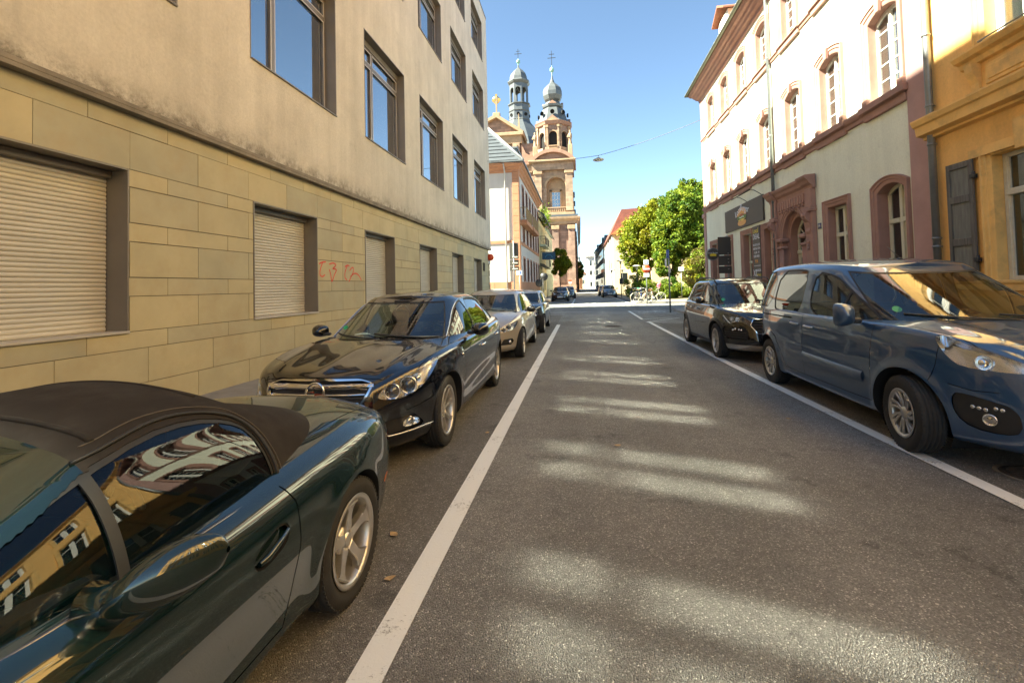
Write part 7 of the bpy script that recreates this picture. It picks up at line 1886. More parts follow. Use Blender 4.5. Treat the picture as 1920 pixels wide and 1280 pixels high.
def foliage(blobs, n, size, mats, rng, squash=.5, gap=.6):
    """leaf cards in clumps filling ellipsoids; returns mesh"""
    tot = sum(b[3] * b[4] * b[5] for b in blobs); V, F, MI = [], [], []
    for (cx, cy_, cz, rx, ry, rz) in blobs:
        k = int(n * rx * ry * rz / tot); nc = max(6, int(k / 70))
        th = rng.uniform(0, 2 * np.pi, nc); u = rng.uniform(-1, 1, nc); rr = rng.uniform(.45, 1.0, nc) ** .45
        s_ = np.sqrt(1 - u * u); cc = np.stack([cx + rx * rr * s_ * np.cos(th), cy_ + ry * rr * s_ * np.sin(th), cz + rz * rr * u], -1)
        cr = rng.uniform(.16, .34, nc) * min(rx, ry, rz) * 1.1 + .10; mi = rng.choice(len(mats), nc, p=[m[1] for m in mats])
        per = max(4, k // nc)
        for c, r_, q in zip(cc, cr, mi):
            d = rng.normal(0, 1, (per, 3)); d /= np.linalg.norm(d, axis=1)[:, None]; pos = c + d * (r_ * rng.uniform(.35, 1.0, per) ** .6)[:, None] * np.array([1, 1, .8])
            a = rng.normal(0, 1, (per, 3)) + d * .7; a /= np.linalg.norm(a, axis=1)[:, None]; t1 = np.cross(a, rng.normal(0, 1, (per, 3))); t1 /= np.linalg.norm(t1, axis=1)[:, None] + 1e-9; t2 = np.cross(a, t1)
            sz = size * rng.uniform(.6, 1.3, per)[:, None]
            P = np.stack([pos - t1 * sz, pos + t2 * sz * squash, pos + t1 * sz, pos - t2 * sz * squash], 1).reshape(-1, 3); V.append(P); MI += [q if rng.random() > .15 else rng.integers(len(mats)) for _ in range(per)]
    V = np.concatenate(V); nq = len(V) // 4; me = bpy.data.meshes.new('crown'); me.vertices.add(len(V)); me.vertices.foreach_set('co', V.ravel()); me.loops.add(nq * 4); me.loops.foreach_set('vertex_index', np.arange(nq * 4)); me.polygons.add(nq)
    me.polygons.foreach_set('loop_start', np.arange(nq) * 4); me.polygons.foreach_set('loop_total', np.full(nq, 4)); me.polygons.foreach_set('material_index', MI); me.update(calc_edges=True)
    for m in mats: me.materials.append(LEAFM[m[0]])
    return me
RNG = np.random.default_rng(11)
def tree(x, y, h, blobs, n, size, mats, label, group='trees beyond the crossing', tr=.16, name='tree', limbs=5):
    r = empty(name, (x, y, 0), label=label, cat='tree', group=group); link('crown', foliage(blobs, n, size, mats, RNG), None, r)
    b = MB(); top = max(q[2] for q in blobs); zb = min(q[2] - q[5] * .6 for q in blobs)
    b.tube([(0, 0, 0), (.03, .02, zb * .5), (-.02, .04, zb), (.05, 0, top)], [tr * 1.25, tr, tr * .85, tr * .3], 10)
    for i in range(limbs):
        q = blobs[i % len(blobs)]; a = RNG.uniform(0, 6.28); e = (q[0] + q[3] * .6 * math.cos(a), q[1] + q[4] * .6 * math.sin(a), q[2] + RNG.uniform(-.2, .5) * q[5]); z0 = zb * .9
        b.tube([(0, 0, z0), (e[0] * .45, e[1] * .45, z0 + (e[2] - z0) * .55), e], [tr * .6, tr * .35, tr * .12], 7)
    b.build('trunk', M_BARK, r); return r
green_houses()
def vegetation():
    tree(-2.55, 61, 6.6, [(0.1, 0, 5.3, .9, .9, .85), (.35, 0, 4.2, 1.15, 1.1, .8), (-.05, .1, 3.3, .9, .9, .55), (-.35, 0, 6.1, .4, .4, .5)], 9000, .13, [('lime', .7), ('mid', .1), ('yellow', .2)], 'slim young tree with bright green crown before the church wall', tr=.07)
    tree(8.1, 58, 13, [(.3, 0, 7.3, 3.3, 2.4, 2.6), (-1.6, -.4, 5.4, 1.9, 1.8, 1.8), (1.6, 0, 9.6, 2.6, 2.0, 1.9), (-1.0, 0, 3.8, 1.5, 1.5, 1.1)], 30000, .17, [('lime', .55), ('yellow', .33), ('mid', .12)], 'broad yellow green tree at the left edge of the park', tr=.22)
    tree(9.4, 50, 12, [(0, 0, 6.2, 1.9, 1.8, 2.6), (.9, 0, 8.8, 2.0, 1.7, 2.2), (-.7, -.3, 3.6, 1.3, 1.2, 1.6), (2.0, -.2, 5.6, 1.4, 1.4, 2.4)], 34000, .15, [('dark', .28), ('mid', .52), ('lime', .20)], 'tall dense dark green tree in the middle of the park', tr=.2)
    tree(12.4, 52, 13, [(0, 0, 9.2, 2.2, 2.0, 2.4), (-.8, 0, 11.2, 1.4, 1.2, 1.1), (.2, 0, 6.4, 1.7, 1.6, 2.0)], 26000, .15, [('dark', .15), ('mid', .5), ('lime', .35)], 'tall green tree beside the cream corner house', tr=.2)
    tree(10.9, 44, 5, [(0, 0, 3.2, 1.5, 1.2, 1.3), (-.9, .2, 2.2, 1.0, .9, .9), (.9, 0, 2.0, 1.0, .9, 1.0)], 15000, .12, [('olive', .6), ('yellow', .2), ('mid', .2)], 'olive brown shrub tree right of the white park sign', tr=.08)
    tree(17, 62, 14, [(0, 0, 8, 4, 3, 4)], 14000, .25, [('mid', .5), ('lime', .5)], 'tall tree at the back of the park', tr=.25)
    tree(4.6, 90, 9, [(0, 0, 5, 2.0, 2, 2.4)], 6000, .25, [('lime', .6), ('mid', .4)], 'green tree along the far right side of the street') if 0 else None
    tree(-.3, 118, 8, [(0, 0, 5.1, 1.1, 1.1, 2.0)], 4000, .22, [('lime', .8), ('mid', .2)], 'small bright green tree at the far end of the street', tr=.1)
    for (x, y, rx, rz, n, mt, lb) in ((5.9, 45, 1.6, .9, 7000, 'mid', 'low round bush behind the parked bicycles'), (8.2, 46, 1.3, 1.0, 6000, 'dark', 'dark bush behind the person in pink'), (7.6, 44.6, .7, .7, 3500, 'mid', 'small bush beside the person in pink'), (10.3, 45.5, 1.8, 1.1, 8000, 'lime', 'bright low bush behind the white park sign'), (5.6, 47.5, 1.3, 1.4, 5000, 'lime', 'taller light bush near the left park edge')):
        o = link('bush', foliage([(0, 0, rz * .8, rx, .8, rz), (rx * .4, .2, rz * .6, rx * .6, .7, rz * .8)], n, .09, [(mt, .8), ('mid' if mt != 'mid' else 'lime', .2)], RNG), None, None, (x, y, .1)); tag(o, lb, 'bush', 'bushes in the park')
vegetation()
sheet('park_soil', 4.9, 60, 42.2, 90, .112, mat('park_ground', (.12, .10, .05), .95, var=.3, scale=2, space='World'))

# ------------------------------------------------------------------ church
def church():
    r = empty('church', (-4.35, 96, 0)); tag(r, 'baroque sandstone church with an onion-domed tower and a slate lantern dome', 'church')
    def ngon(name, z0, z1, r0, r1, m, par, n=8, c=(0, 4.0), rot=math.pi / 8, sm=False): b = MB(); b.lathe([(0, z0), (r0, z0), (r1, z1), (0, z1)], c=(c[0], c[1], 0), n=n, smooth=sm, rot=rot); return b.build(name, m, par)
    def prof(name, pr, m, par, n=8, c=(0, 4.0), rot=math.pi / 8): b = MB(); b.lathe(pr, c=(c[0], c[1], 0), n=n, smooth=False, rot=rot); return b.build(name, m, par)
    tw = empty('bell_tower', (0, 0, 0), parent=r)
    # base storey
    cuboid('base', (-6.2, .5, 0), (3.35, 9, 14.7), M_SANDR, tw)
    for x in (-.9, 2.3): cuboid('pilaster', (x, -.0, .6), (x + 1.25, .5, 13.6), M_SANDR, tw, .03)
    cuboid('pilaster', (-5.2, 0, .6), (-3.6, .5, 13.6), M_SANDR, tw, .03)
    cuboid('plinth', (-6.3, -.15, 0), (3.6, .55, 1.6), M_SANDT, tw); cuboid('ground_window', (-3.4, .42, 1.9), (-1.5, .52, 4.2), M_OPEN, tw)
    for x in (-1.0, 2.2): cuboid('capital', (x - .05, -.2, 12.8), (x + 1.5, .5, 13.6), M_SANDL, tw, .05)
    b = MB(); b.sweep([(4.0, 60, 0), (4.0, .2, 0), (-6.3, .2, 0)][::-1], [(-.0, 13.8), (.15, 13.9), (.2, 14.4), (.55, 14.7), (.75, 14.9), (.8, 15.25), (0, 15.4)]); b.build('main_cornice', M_SANDL, tw)
    cuboid('cornice_roof', (-6.3, -.3, 15.35), (4.3, 9, 15.75), M_SLATE, tw)
    # middle storey
    T = lambda u, z, d: (u, 1.0 + d, z); b = MB(); wall(b, T, -4.35, 3.3, 15.7, 27.0, [(-1.95, 1.95, 17.2, 23.6, 1.95)], 1.2); b.box((3.3, 1, 15.7), (3.31, 8.5, 27)); b.box((-4.36, 1, 15.7), (-4.35, 8.5, 27)); b.build('niche_wall', M_SAND, tw)
    b = MB(); wall(b, lambda u, z, d: (u, 2.2 + d, z), -1.95, 1.95, 15.7, 23.8, [(-.95, .75, 17.4, 20.8)], .25); b.build('niche_back', M_SANDL, tw)
    w = cuboid('window', (-.95, 2.4, 17.4), (.75, 2.42, 20.8), glass('church_window', (.2, .3, .35), opac=.5, body=(.10, .17, .22), boost=3), tw)
    f = MB()
    for x in (-.95, -.38, .19, .72): f.box((x, 2.34, 17.4), (x + .06, 2.4, 20.8))
    for z in (17.4, 18.3, 19.2, 20.1, 20.75): f.box((-.95, 2.34, z), (.75, 2.4, z + .06))
    f.build('frame', M_WHITEF, w); f = MB(); f.box((-1.3, 2.0, 17.2), (-.95, 2.25, 21.2)); f.box((.75, 2.0, 17.2), (1.1, 2.25, 21.2)); f.box((-1.3, 2.0, 20.85), (1.1, 2.25, 21.2)); f.build('surround', M_SANDL, w)
    for x in (-4.3, 2.0): cuboid('pilaster', (x, .35, 16.6), (x + 1.45, 1.0, 24.2), M_SAND, tw, .03)
    cuboid('pilaster', (-6.5, 1.6, 16.6), (-4.5, 2.2, 24.2), M_SAND, tw, .03)
    cuboid('side_wall', (-8.6, 2.1, 15.7), (-4.3, 9, 27), M_SANDR, tw)
    for x in (-4.5, 1.8): cuboid('capital', (x, .15, 24.2), (x + 1.85, 1.05, 25.0), M_SANDL, tw, .08)
    b = MB(); P1, P2 = arch_pts(-1.95, 1.95, 21.65, 1.95, 16), arch_pts(-2.35, 2.35, 21.65, 2.35, 16)
    for i in range(16): b.add([(P1[i][0], .85, P1[i][1]), (P1[i + 1][0], .85, P1[i + 1][1]), (P2[i + 1][0], .85, P2[i + 1][1]), (P2[i][0], .85, P2[i][1])], [(0, 1, 2, 3)]); b.add([(P2[i][0], .85, P2[i][1]), (P2[i + 1][0], .85, P2[i + 1][1]), (P2[i + 1][0], 1.0, P2[i + 1][1]), (P2[i][0], 1.0, P2[i][1])], [(0, 1, 2, 3)])
    b.build('arch_moulding', M_SANDL, tw)
    def balustrade(x0, x1, y, z, h, n):
        o = empty('balustrade', (0, 0, 0), parent=tw); cuboid('rail', (x0, y - .12, z + h - .18), (x1, y + .12, z + h), M_SANDL, o); cuboid('rail', (x0, y - .12, z), (x1, y + .12, z + .15), M_SANDL, o)
        bm = MB(); bm.lathe([(.05, 0), (.10, (h - .33) * .3), (.05, (h - .33) * .6), (.08, h - .33)], n=8); me = bm.mesh('baluster')
        for i in range(n): link('baluster', me, M_SANDL, o, (x0 + (x1 - x0) * (i + .5) / n, y, z + .15))
    balustrade(-2.1, 1.9, .8, 16.3, 1.15, 10); cuboid('balcony_base', (-4.6, .1, 15.75), (3.6, 1.2, 16.3), M_SANDL, tw)
    cuboid('entablature', (-4.8, .2, 25.0), (3.7, 8.6, 26.6), M_SAND, tw); cuboid('entablature', (-9, 1.6, 25.0), (-4.7, 9, 26.6), M_SAND, tw)
    for i in range(26): cuboid('dentil', (-4.7 + .32 * i, .02, 26.3), (-4.52 + .32 * i, .2, 26.6), M_SANDL, tw)
    cuboid('cornice', (-5.4, -.45, 26.6), (4.15, 9.0, 27.0), M_SANDL, tw, .05); cuboid('cornice', (-9.4, 1.2, 26.6), (-5.3, 9, 27.0), M_SANDT, tw)
    b = MB(); P1, P2 = arch_pts(-5.1, 4.0, 27.0, 2.2, 20), arch_pts(-4.2, 3.1, 27.0, 1.5, 20)
    for i in range(20):
        for (ya, yb) in ((-.4, .6),): b.add([(P1[i][0], ya, P1[i][1]), (P1[i + 1][0], ya, P1[i + 1][1]), (P2[i + 1][0], ya, P2[i + 1][1]), (P2[i][0], ya, P2[i][1])], [(0, 1, 2, 3)]); b.add([(P1[i][0], ya, P1[i][1]), (P1[i + 1][0], ya, P1[i + 1][1]), (P1[i + 1][0], 3, P1[i + 1][1]), (P1[i][0], 3, P1[i][1])], [(0, 1, 2, 3)]); b.add([(P2[i][0], ya, P2[i][1]), (P2[i + 1][0], ya, P2[i + 1][1]), (P2[i + 1][0], yb, P2[i + 1][1]), (P2[i][0], yb, P2[i][1])], [(0, 1, 2, 3)])
    b.build('segmental_pediment', M_SANDT, tw); b = MB(); b.prism(arch_pts(-4.3, 3.2, 27.0, 1.55, 20) , 'y', .5, .7); b.build('tympanum', M_SANDR, tw, fix=True)
    # octagonal belfry
    c = (-.35, 4.6); ngon('belfry_base', 27.0, 29.9, 4.1, 4.0, M_SAND, tw, c=c)
    b = MB(); R8 = 3.55; ap = R8 * math.cos(math.pi / 8); hw = R8 * math.sin(math.pi / 8)
    for k in range(8):
        a = k * math.pi / 4; n = Vector((math.sin(a), -math.cos(a), 0)); t = Vector((math.cos(a), math.sin(a), 0))
        Tk = lambda u, z, d: tuple(Vector((c[0], c[1], z)) + n * (ap - d) + t * u)
        wall(b, Tk, -hw, hw, 29.4, 35.0, [(-.85, .85, 30.0, 33.3, .85)], .5)
    b.build('belfry_wall', M_SANDR, tw)
    for k in range(8):
        a = k * math.pi / 4; n = Vector((math.sin(a), -math.cos(a), 0)); t = Vector((math.cos(a), math.sin(a), 0)); q = n.to_track_quat('-Y', 'Z').to_euler()
        o = empty('belfry_bay', (c[0] + n.x * ap, c[1] + n.y * ap, 0), parent=tw); o.rotation_euler = q
        for x in (-1.35, .98): cuboid('pilaster', (x, -.28, 29.6), (x + .37, .0, 34.0), M_SAND, o, .02); cuboid('capital', (x - .08, -.36, 34.0), (x + .45, .05, 34.5), M_SANDL, o, .03)
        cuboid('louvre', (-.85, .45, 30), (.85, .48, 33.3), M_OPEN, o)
        b = MB(); P1, P2 = arch_pts(-.85, .85, 32.45, .85, 10), arch_pts(-1.05, 1.05, 32.45, 1.05, 10)
        for i in range(10): b.add([(P1[i][0], -.08, P1[i][1]), (P1[i + 1][0], -.08, P1[i + 1][1]), (P2[i + 1][0], -.08, P2[i + 1][1]), (P2[i][0], -.08, P2[i][1])], [(0, 1, 2, 3)])
        b.box((-1.05, -.08, 30), (-.85, 0, 32.45)); b.box((.85, -.08, 30), (1.05, 0, 32.45)); b.build('arch_moulding', M_SANDL, o)
        if k % 2 == 0: b = MB(); b.prism([(-1.5, 35.3), (0, 36.6), (1.5, 35.3)], 'y', -.35, .8); b.build('gable', M_SANDT, o, fix=True); b = MB(); b.prism([(-1.05, 35.4), (0, 36.2), (1.05, 35.4)], 'y', -.36, -.30); b.build('gable_field', M_SANDL, o, fix=True)
    balustrade(-1.3, .6, .85, 29.2, 1.0, 8)
    for x in (-4.0, 3.15):
        cuboid('statue_plinth', (x - .45, .2, 27.6), (x + .45, 1.2, 30.0), M_SANDL, tw, .06); b = MB(); b.lathe([(0, 33.0), (.16, 32.95), (.2, 32.7), (.12, 32.5), (.36, 32.3), (.42, 31.6), (.28, 31.0), (.36, 30.4), (.42, 30.0)], c=(x, .7, 0), n=9); b.tube([(x - .3, .6, 32.1), (x - .55, .5, 31.6), (x - .2, .35, 31.4)], .11, 6); b.build('statue', M_SANDL, tw)
    prof('belfry_cornice', [(3.5, 34.5), (3.9, 34.7), (4.05, 35.1), (4.2, 35.35), (0, 35.4)], M_SANDT, tw, c=c)
    prof('bell_roof', [(3.95, 35.35), (3.2, 36.0), (2.85, 37.2), (2.45, 38.4), (1.9, 39.0)], M_LEAD, tw, c=c)
    prof('roof_cornice', [(1.9, 38.9), (2.25, 39.1), (2.35, 39.5), (1.8, 39.7), (1.5, 40.3), (1.2, 40.5)], M_LEAD, tw, c=c)
    for k in range(8):
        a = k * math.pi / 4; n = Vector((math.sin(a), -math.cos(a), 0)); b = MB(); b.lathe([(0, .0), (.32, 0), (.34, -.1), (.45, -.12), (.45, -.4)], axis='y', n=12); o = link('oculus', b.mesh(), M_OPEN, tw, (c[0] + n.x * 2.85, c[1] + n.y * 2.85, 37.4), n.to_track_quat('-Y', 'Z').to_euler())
        o2 = MB(); o2.prism([(-.9, 39.5), (0, 40.2), (.9, 39.5)], 'y', -.2, .3); link('small_gable', o2.fix(), M_SANDT, tw, (c[0] + n.x * 2.0, c[1] + n.y * 2.0, 0), n.to_track_quat('-Y', 'Z').to_euler()) if k % 2 == 0 else None
    prof('onion_dome', [(1.15, 40.4), (1.75, 40.8), (2.12, 41.6), (2.15, 42.4), (1.85, 43.3), (1.2, 44.0), (.55, 44.6), (.25, 45.4), (.12, 46.2)], M_LEAD, tw, c=c)
    prof('ball', [(.1, 46.2), (.16, 46.9), (.42, 47.2), (.46, 47.5), (.38, 47.8), (.1, 48.0), (.06, 48.4)], M_VERD, tw, n=14, c=c)
    b = MB(); b.box((c[0] - .05, c[1] - .05, 48.3), (c[0] + .05, c[1] + .05, 51.6)); b.box((c[0] - .85, c[1] - .05, 50.0), (c[0] + .85, c[1] + .05, 50.1)); b.box((c[0] - .55, c[1] - .05, 50.8), (c[0] + .55, c[1] + .05, 50.9)); b.build('cross', M_BLACKP, tw)
    # gabled centre of the front
    cf = empty('front_gable', (0, 0, 0), parent=r)
    cuboid('front_wall', (-22, 3, 0), (-4.3, 9, 31.5), M_SANDR, cf)
    cuboid('pilaster', (-8.9, 2.3, 27.0), (-7.4, 3, 31.6), M_SAND, cf, .03); cuboid('pilaster', (-8.3, 2.1, 27.3), (-7.9, 2.35, 31.2), M_SANDL, cf, .03); cuboid('entablature', (-22, 2.4, 31.6), (-7.0, 9, 33.2), M_SANDL, cf); cuboid('cornice', (-22.5, 1.9, 33.2), (-6.5, 9, 33.9), M_SANDL, cf, .08)
    b = MB(); b.prism([(-20.0, 33.9), (-12.2, 37.4), (-7.4, 33.9)], 'y', 3.0, 9); b.build('gable_field', M_SANDR, cf, fix=True)
    b = MB(); b.prism([(-20.8, 33.9), (-12.2, 38.0), (-6.4, 33.95), (-7.4, 33.9), (-12.2, 37.25), (-20.0, 33.9)], 'y', 2.0, 9.2); b.build('raking_cornice', M_SANDL, cf, fix=True)
    b = MB(); b.lathe([(.5, 33.9), (.55, 34.3), (.35, 34.6), (.10, 37.8), (.16, 38.0), (.0, 38.15)], c=(-7.6, 3.5, 0), n=4, smooth=False, rot=math.pi / 4); b.build('obelisk', M_SANDL, cf)
    cuboid('cross_base', (-13.0, 2.6, 37.6), (-11.5, 3.6, 38.5), M_SANDL, cf, .06)
    b = MB(); b.box((-12.42, 3.0, 38.5), (-12.12, 3.3, 42.2)); b.build('cross_shaft', M_SANDL, cf); b = MB(); b.box((-13.2, 3.02, 41.1), (-11.35, 3.28, 41.6)); b.box((-12.5, 3.02, 40.4), (-12.05, 3.28, 42.6)); b.lathe([(.55, -.06), (.8, -.06), (.8, .06), (.55, .06), (.55, -.06)], c=(-12.27, 3.15, 41.35), axis='y', n=20); b.build('cross', M_GOLD, cf)
    b = MB(); b.prism([(-7.0, 27.0), (-7.0, 31.0), (-6.6, 30.4), (-6.2, 29.4), (-5.5, 28.9), (-5.0, 29.1), (-4.6, 28.4), (-4.3, 27.0)], 'y', 2.4, 3.1); b.build('volute', M_SANDT, cf, fix=True)
    # drum and lantern dome behind
    c2 = (-10.3, 28); dm = empty('lantern_dome', (0, 0, 0), parent=r)
    prof('dome_shell', [(11, 24), (10.6, 30), (9.2, 35), (7.2, 39), (5.0, 42), (3.4, 44.0), (2.9, 45.0)], M_SLATE, dm, c=c2)
    prof('drum', [(2.9, 44.8), (3.05, 45.0), (2.85, 45.2), (2.8, 47.2), (3.0, 47.4), (2.8, 47.5), (2.75, 49.0), (3.1, 49.2), (3.1, 49.4), (2.6, 49.5)], M_LEAD, dm, c=c2)
    for k in range(8):
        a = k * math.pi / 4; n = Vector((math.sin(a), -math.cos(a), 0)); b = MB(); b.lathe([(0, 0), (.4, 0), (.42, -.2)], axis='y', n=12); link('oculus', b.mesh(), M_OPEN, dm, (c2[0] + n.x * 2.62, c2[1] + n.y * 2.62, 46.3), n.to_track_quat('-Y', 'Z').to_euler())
    b = MB(); R8 = 2.55; ap = R8 * math.cos(math.pi / 8); hw = R8 * math.sin(math.pi / 8)
    for k in range(8):
        a = k * math.pi / 4; n = Vector((math.sin(a), -math.cos(a), 0)); t = Vector((math.cos(a), math.sin(a), 0)); Tk = lambda u, z, d: tuple(Vector((c2[0], c2[1], z)) + n * (ap - d) + t * u)
        wall(b, Tk, -hw, hw, 49.4, 54.8, [(-.66, .66, 49.6, 53.6, .66)], .3); wall(b, lambda u, z, d: Tk(u, z, .3 + d), -hw * .87, hw * .87, 49.4, 54.8, [(-.66, .66, 49.6, 53.6, .66)], .01)
    b.build('arcade', M_LEAD, dm)
    prof('lantern_cornice', [(2.5, 54.6), (2.85, 54.9), (3.1, 55.3), (2.9, 55.6), (2.6, 55.8)], M_LEAD, dm, c=c2); prof('lantern_cap', [(2.5, 55.7), (2.42, 56.6), (2.05, 57.6), (1.35, 58.5), (.7, 59.1), (.25, 59.5), (.15, 60.2)], M_LEAD, dm, c=c2)
    prof('ball', [(.14, 60.1), (.2, 60.6), (.5, 60.9), (.5, 61.4), (.1, 61.8), (.07, 62)], M_VERD, dm, n=14, c=c2)
    b = MB(); b.box((c2[0] - .06, c2[1] - .05, 62), (c2[0] + .06, c2[1] + .05, 64.6)); b.box((c2[0] - .95, c2[1] - .05, 63.2), (c2[0] + .95, c2[1] + .05, 63.32)); b.box((c2[0] - .5, c2[1] - .05, 63.9), (c2[0] + .5, c2[1] + .05, 64.0)); b.build('cross', M_BLACKP, dm)
    # nave side running down the street
    cuboid('nave', (-20, 9, 0), (3.0, 60, 14.5), M_SANDR, r); cuboid('nave_roof', (-20, 9, 14.6), (3.6, 60, 16.2), M_SLATE, r); cuboid('nave_upper', (-18, 9, 16), (1.0, 60, 26), M_SAND, r)
    for y in (14, 26, 40, 52): cuboid('buttress', (2.9, y, 0), (3.9, y + 2.5, 13.8), M_SANDR, r); cuboid('transept_cornice', (1.0, y, 19.5), (3.4, y + 2.4, 22.0), M_SANDR, r); cuboid('transept_roof', (1.0, y - .2, 22.0), (3.7, y + 2.6, 22.9), M_SLATE, r)
church()

def far_buildings():
    r = empty('beige_house', (5.2, 75, 0)); tag(r, 'tall beige house with a steep red tiled roof beyond the park', 'building')
    b = MB(); b.box((.0, 0, 0), (14, 26, 9.3)); b.build('wall', mat('beige_render', (.52, .46, .33), .9, var=.06, scale=.8, space='World'), r)
    b = MB(); b.prism([(-.4, 9.2), (1.4, 13.0), (8, 13.2), (14.4, 9.2)], 'y', -.3, 26); b.build('roof', mat('dark_clay_roof', (.17, .06, .045), .85, var=.25, scale=2), r, fix=True)
    b = MB(); b.prism([(-.35, 9.1), (1.9, 10.9), (7.0, 10.95), (9.5, 9.1)], 'y', -1.2, -.35); b.build('porch_roof', mat('orange_roof', (.42, .15, .05), .85, var=.2, scale=2), r, fix=True)
    d = cuboid('dormer', (2.6, -1.5, 9.6), (4.2, -.6, 10.9), M_WHITEF, r); cuboid('pane', (2.8, -1.52, 9.8), (4.0, -1.50, 10.7), M_DKWIN, d)
    for k in range(5): cuboid('wall_pier', (-.12, 1 + 5 * k, 0), (.0, 1.8 + 5 * k, 9.2), M_GREYW, r)
    for k in range(5):
        for z in (1.2, 4.0, 6.7): cuboid('window', (-.14, 2.6 + 5 * k, z), (-.10, 4.0 + 5 * k, z + 1.7), M_DKWIN, r)
    cuboid('window', (1.0, -.02, 1.6), (2.0, .0, 3.2), M_DKWIN, r); cuboid('lower_extension', (8, -6, 0), (16, -.05, 5.2), mat('pink_render', (.50, .33, .22), .9), r)
    r = empty('gabled_house', (9.5, 66, 0)); tag(r, 'house with an orange tiled gable roof rising behind the yellow green tree', 'building')
    b = MB(); b.box((0, 0, 0), (9, 12, 9.2)); b.build('wall', mat('peach_render', (.60, .44, .30), .9), r); b = MB(); b.prism([(-.5, 9.1), (4.5, 14.0), (9.5, 9.1)], 'y', -.3, 12.3); b.build('roof', mat('orange_roof', (.42, .15, .05), .85), r, fix=True)
    cols = [(.42, .42, .38), (.30, .31, .30), (.50, .50, .47), (.36, .34, .30), (.62, .62, .6)]; y = 101.5; nm = ['grey house with dormers just past the beige house on the right', 'dark grey narrow house on the far right side', 'light grey house further along the far right side', 'brown grey house near the end of the street', 'white house closing the row at the far right']
    for i in range(5):
        L_ = [12, 10, 13, 12, 16][i]; h = [10.2, 10.8, 9.8, 11, 12][i]; r = empty('row_house', (5.0 - .0, y, 0), group='row houses on the far right'); tag(r, nm[i], 'building')
        b = MB(); b.box((0, .05, 0), (10, L_ - .05, h)); b.build('wall', mat('row_wall_%d' % i, cols[i], .9, var=.06, scale=.6), r); b = MB(); b.prism([(-.3, h), (2.0, h + 2.4), (10, h + 2.6), (10.2, h)], 'y', 0, L_); b.build('roof', M_SLATE, r, fix=True)
        for k in range(int(L_ / 3)):
            for z in (1.2, 4.2, 7.2): cuboid('window', (-.05, 1 + 3 * k, z), (.0, 2.3 + 3 * k, z + 1.8), M_DKWIN, r)
        cuboid('dormer', (.5, 3, h + .3), (2.5, 5.5, h + 2.0), M_LEAD, r)
        y += L_
    r = empty('white_building', (2.5, 172, 0)); tag(r, 'bright white building closing the view at the end of the street', 'building')
    b = MB(); b.box((0, 0, 0), (22, 12, 11.5)); b.build('wall', mat('white_render', (.80, .80, .78), .9, var=.03, scale=1), r)
    for k in range(3):
        for z in (1, 5, 8.4): cuboid('window', (1.0 + 1.5 * k, -.04, z), (1.7 + 1.5 * k, .0, z + 1.6), M_DKWIN, r)
    cuboid('roof_slab', (-.5, -.5, 11.5), (22.5, 12.5, 11.8), M_GREYW, r)
    r = empty('ornate_turret', (-.2, 168, 0)); tag(r, 'small turret with a bulbous cap at the end of the street', 'tower')
    b = MB(); b.lathe([(1.0, 0), (1.0, 7.5), (1.3, 7.8), (1.2, 8.4)], n=8, smooth=False); b.build('shaft', M_SALM, r); b = MB(); b.lathe([(1.2, 8.4), (1.25, 9.0), (.8, 9.8), (.3, 10.3), (.5, 10.8), (.1, 11.6), (0, 12.8)], n=12); b.build('cap', M_LEAD, r)
    for i, (x, y, w, d, h, c) in enumerate(((-14, 180, 12, 10, 9, (.7, .68, .62)), (-1.8, 200, 4.5, 10, 6, (.65, .6, .5)), (-30, 165, 14, 20, 10, (.5, .45, .4)))):
        r = empty('distant_house', (x, y, 0), group='houses at the end of the street'); tag(r, ['pale house left of the street end', 'low cream house in the middle of the street end', 'brown grey house far left behind the church'][i], 'building')
        cuboid('wall', (0, 0, 0), (w, d, h), mat('distant_wall_%d' % i, c, .9), r); b = MB(); b.prism([(-.3, h), (w / 2, h + 2), (w + .3, h)], 'y', -.2, d + .2); b.build('roof', M_TILE, r, fix=True)
        for k in range(int(w / 2)): cuboid('window', (.6 + 2 * k, -.04, 2), (1.5 + 2 * k, 0, 3.6), M_DKWIN, r)
far_buildings()
# ------------------------------------------------------------------ street furniture, bicycles, person
def hanging_lamp():
    r = empty('street_lamp', (1.19, 26.5, 8.40)); tag(r, 'disc shaped street lamp hanging from a wire over the street', 'lamp')
    b = MB(); b.lathe([(0, .10), (.10, .10), (.14, .06), (.30, .0), (.31, -.03), (.24, -.07), (0, -.09)], n=24); b.build('lamp_housing', mat('lamp_grey', (.42, .43, .42), .4), r)
    b = MB(); b.tube([(0, 0, .08), (0, 0, .22)], .02, 6); b.build('hook', M_ZINC, r)
    w = MB(); A, B, C = Vector((6.46, 25.7, 9.95)), Vector((1.19, 26.5, 8.62)), Vector((-5.2, 27.3, 8.9))
    pts = [A.lerp(B, t) + Vector((0, 0, -.12 * 4 * t * (1 - t))) for t in np.linspace(0, 1, 12)] + [B.lerp(C, t) + Vector((0, 0, -.18 * 4 * t * (1 - t))) for t in np.linspace(0.05, 1, 12)]
    w.tube(pts, .015, 5); o = w.build('suspension_wire', M_ZINC); tag(o, 'thin wire spanning the street and carrying the hanging lamp', 'wire')
hanging_lamp()
def post(name, x, y, h, m=M_ZINC, r=.035, z0=.1, **k):
    o = empty(name, (x, y, 0), **k); b = MB(); b.tube([(0, 0, z0 - .1), (0, 0, h)], r, 10); b.build('pole', m, o); return o
def plate(par, name, x, z, w, h, m, y=-.05, t=.012): return MB().box((x - w / 2, y - t, z - h / 2), (x + w / 2, y, z + h / 2), .003).build(name, m, par)
FR = (math.pi / 2, 0, 0)
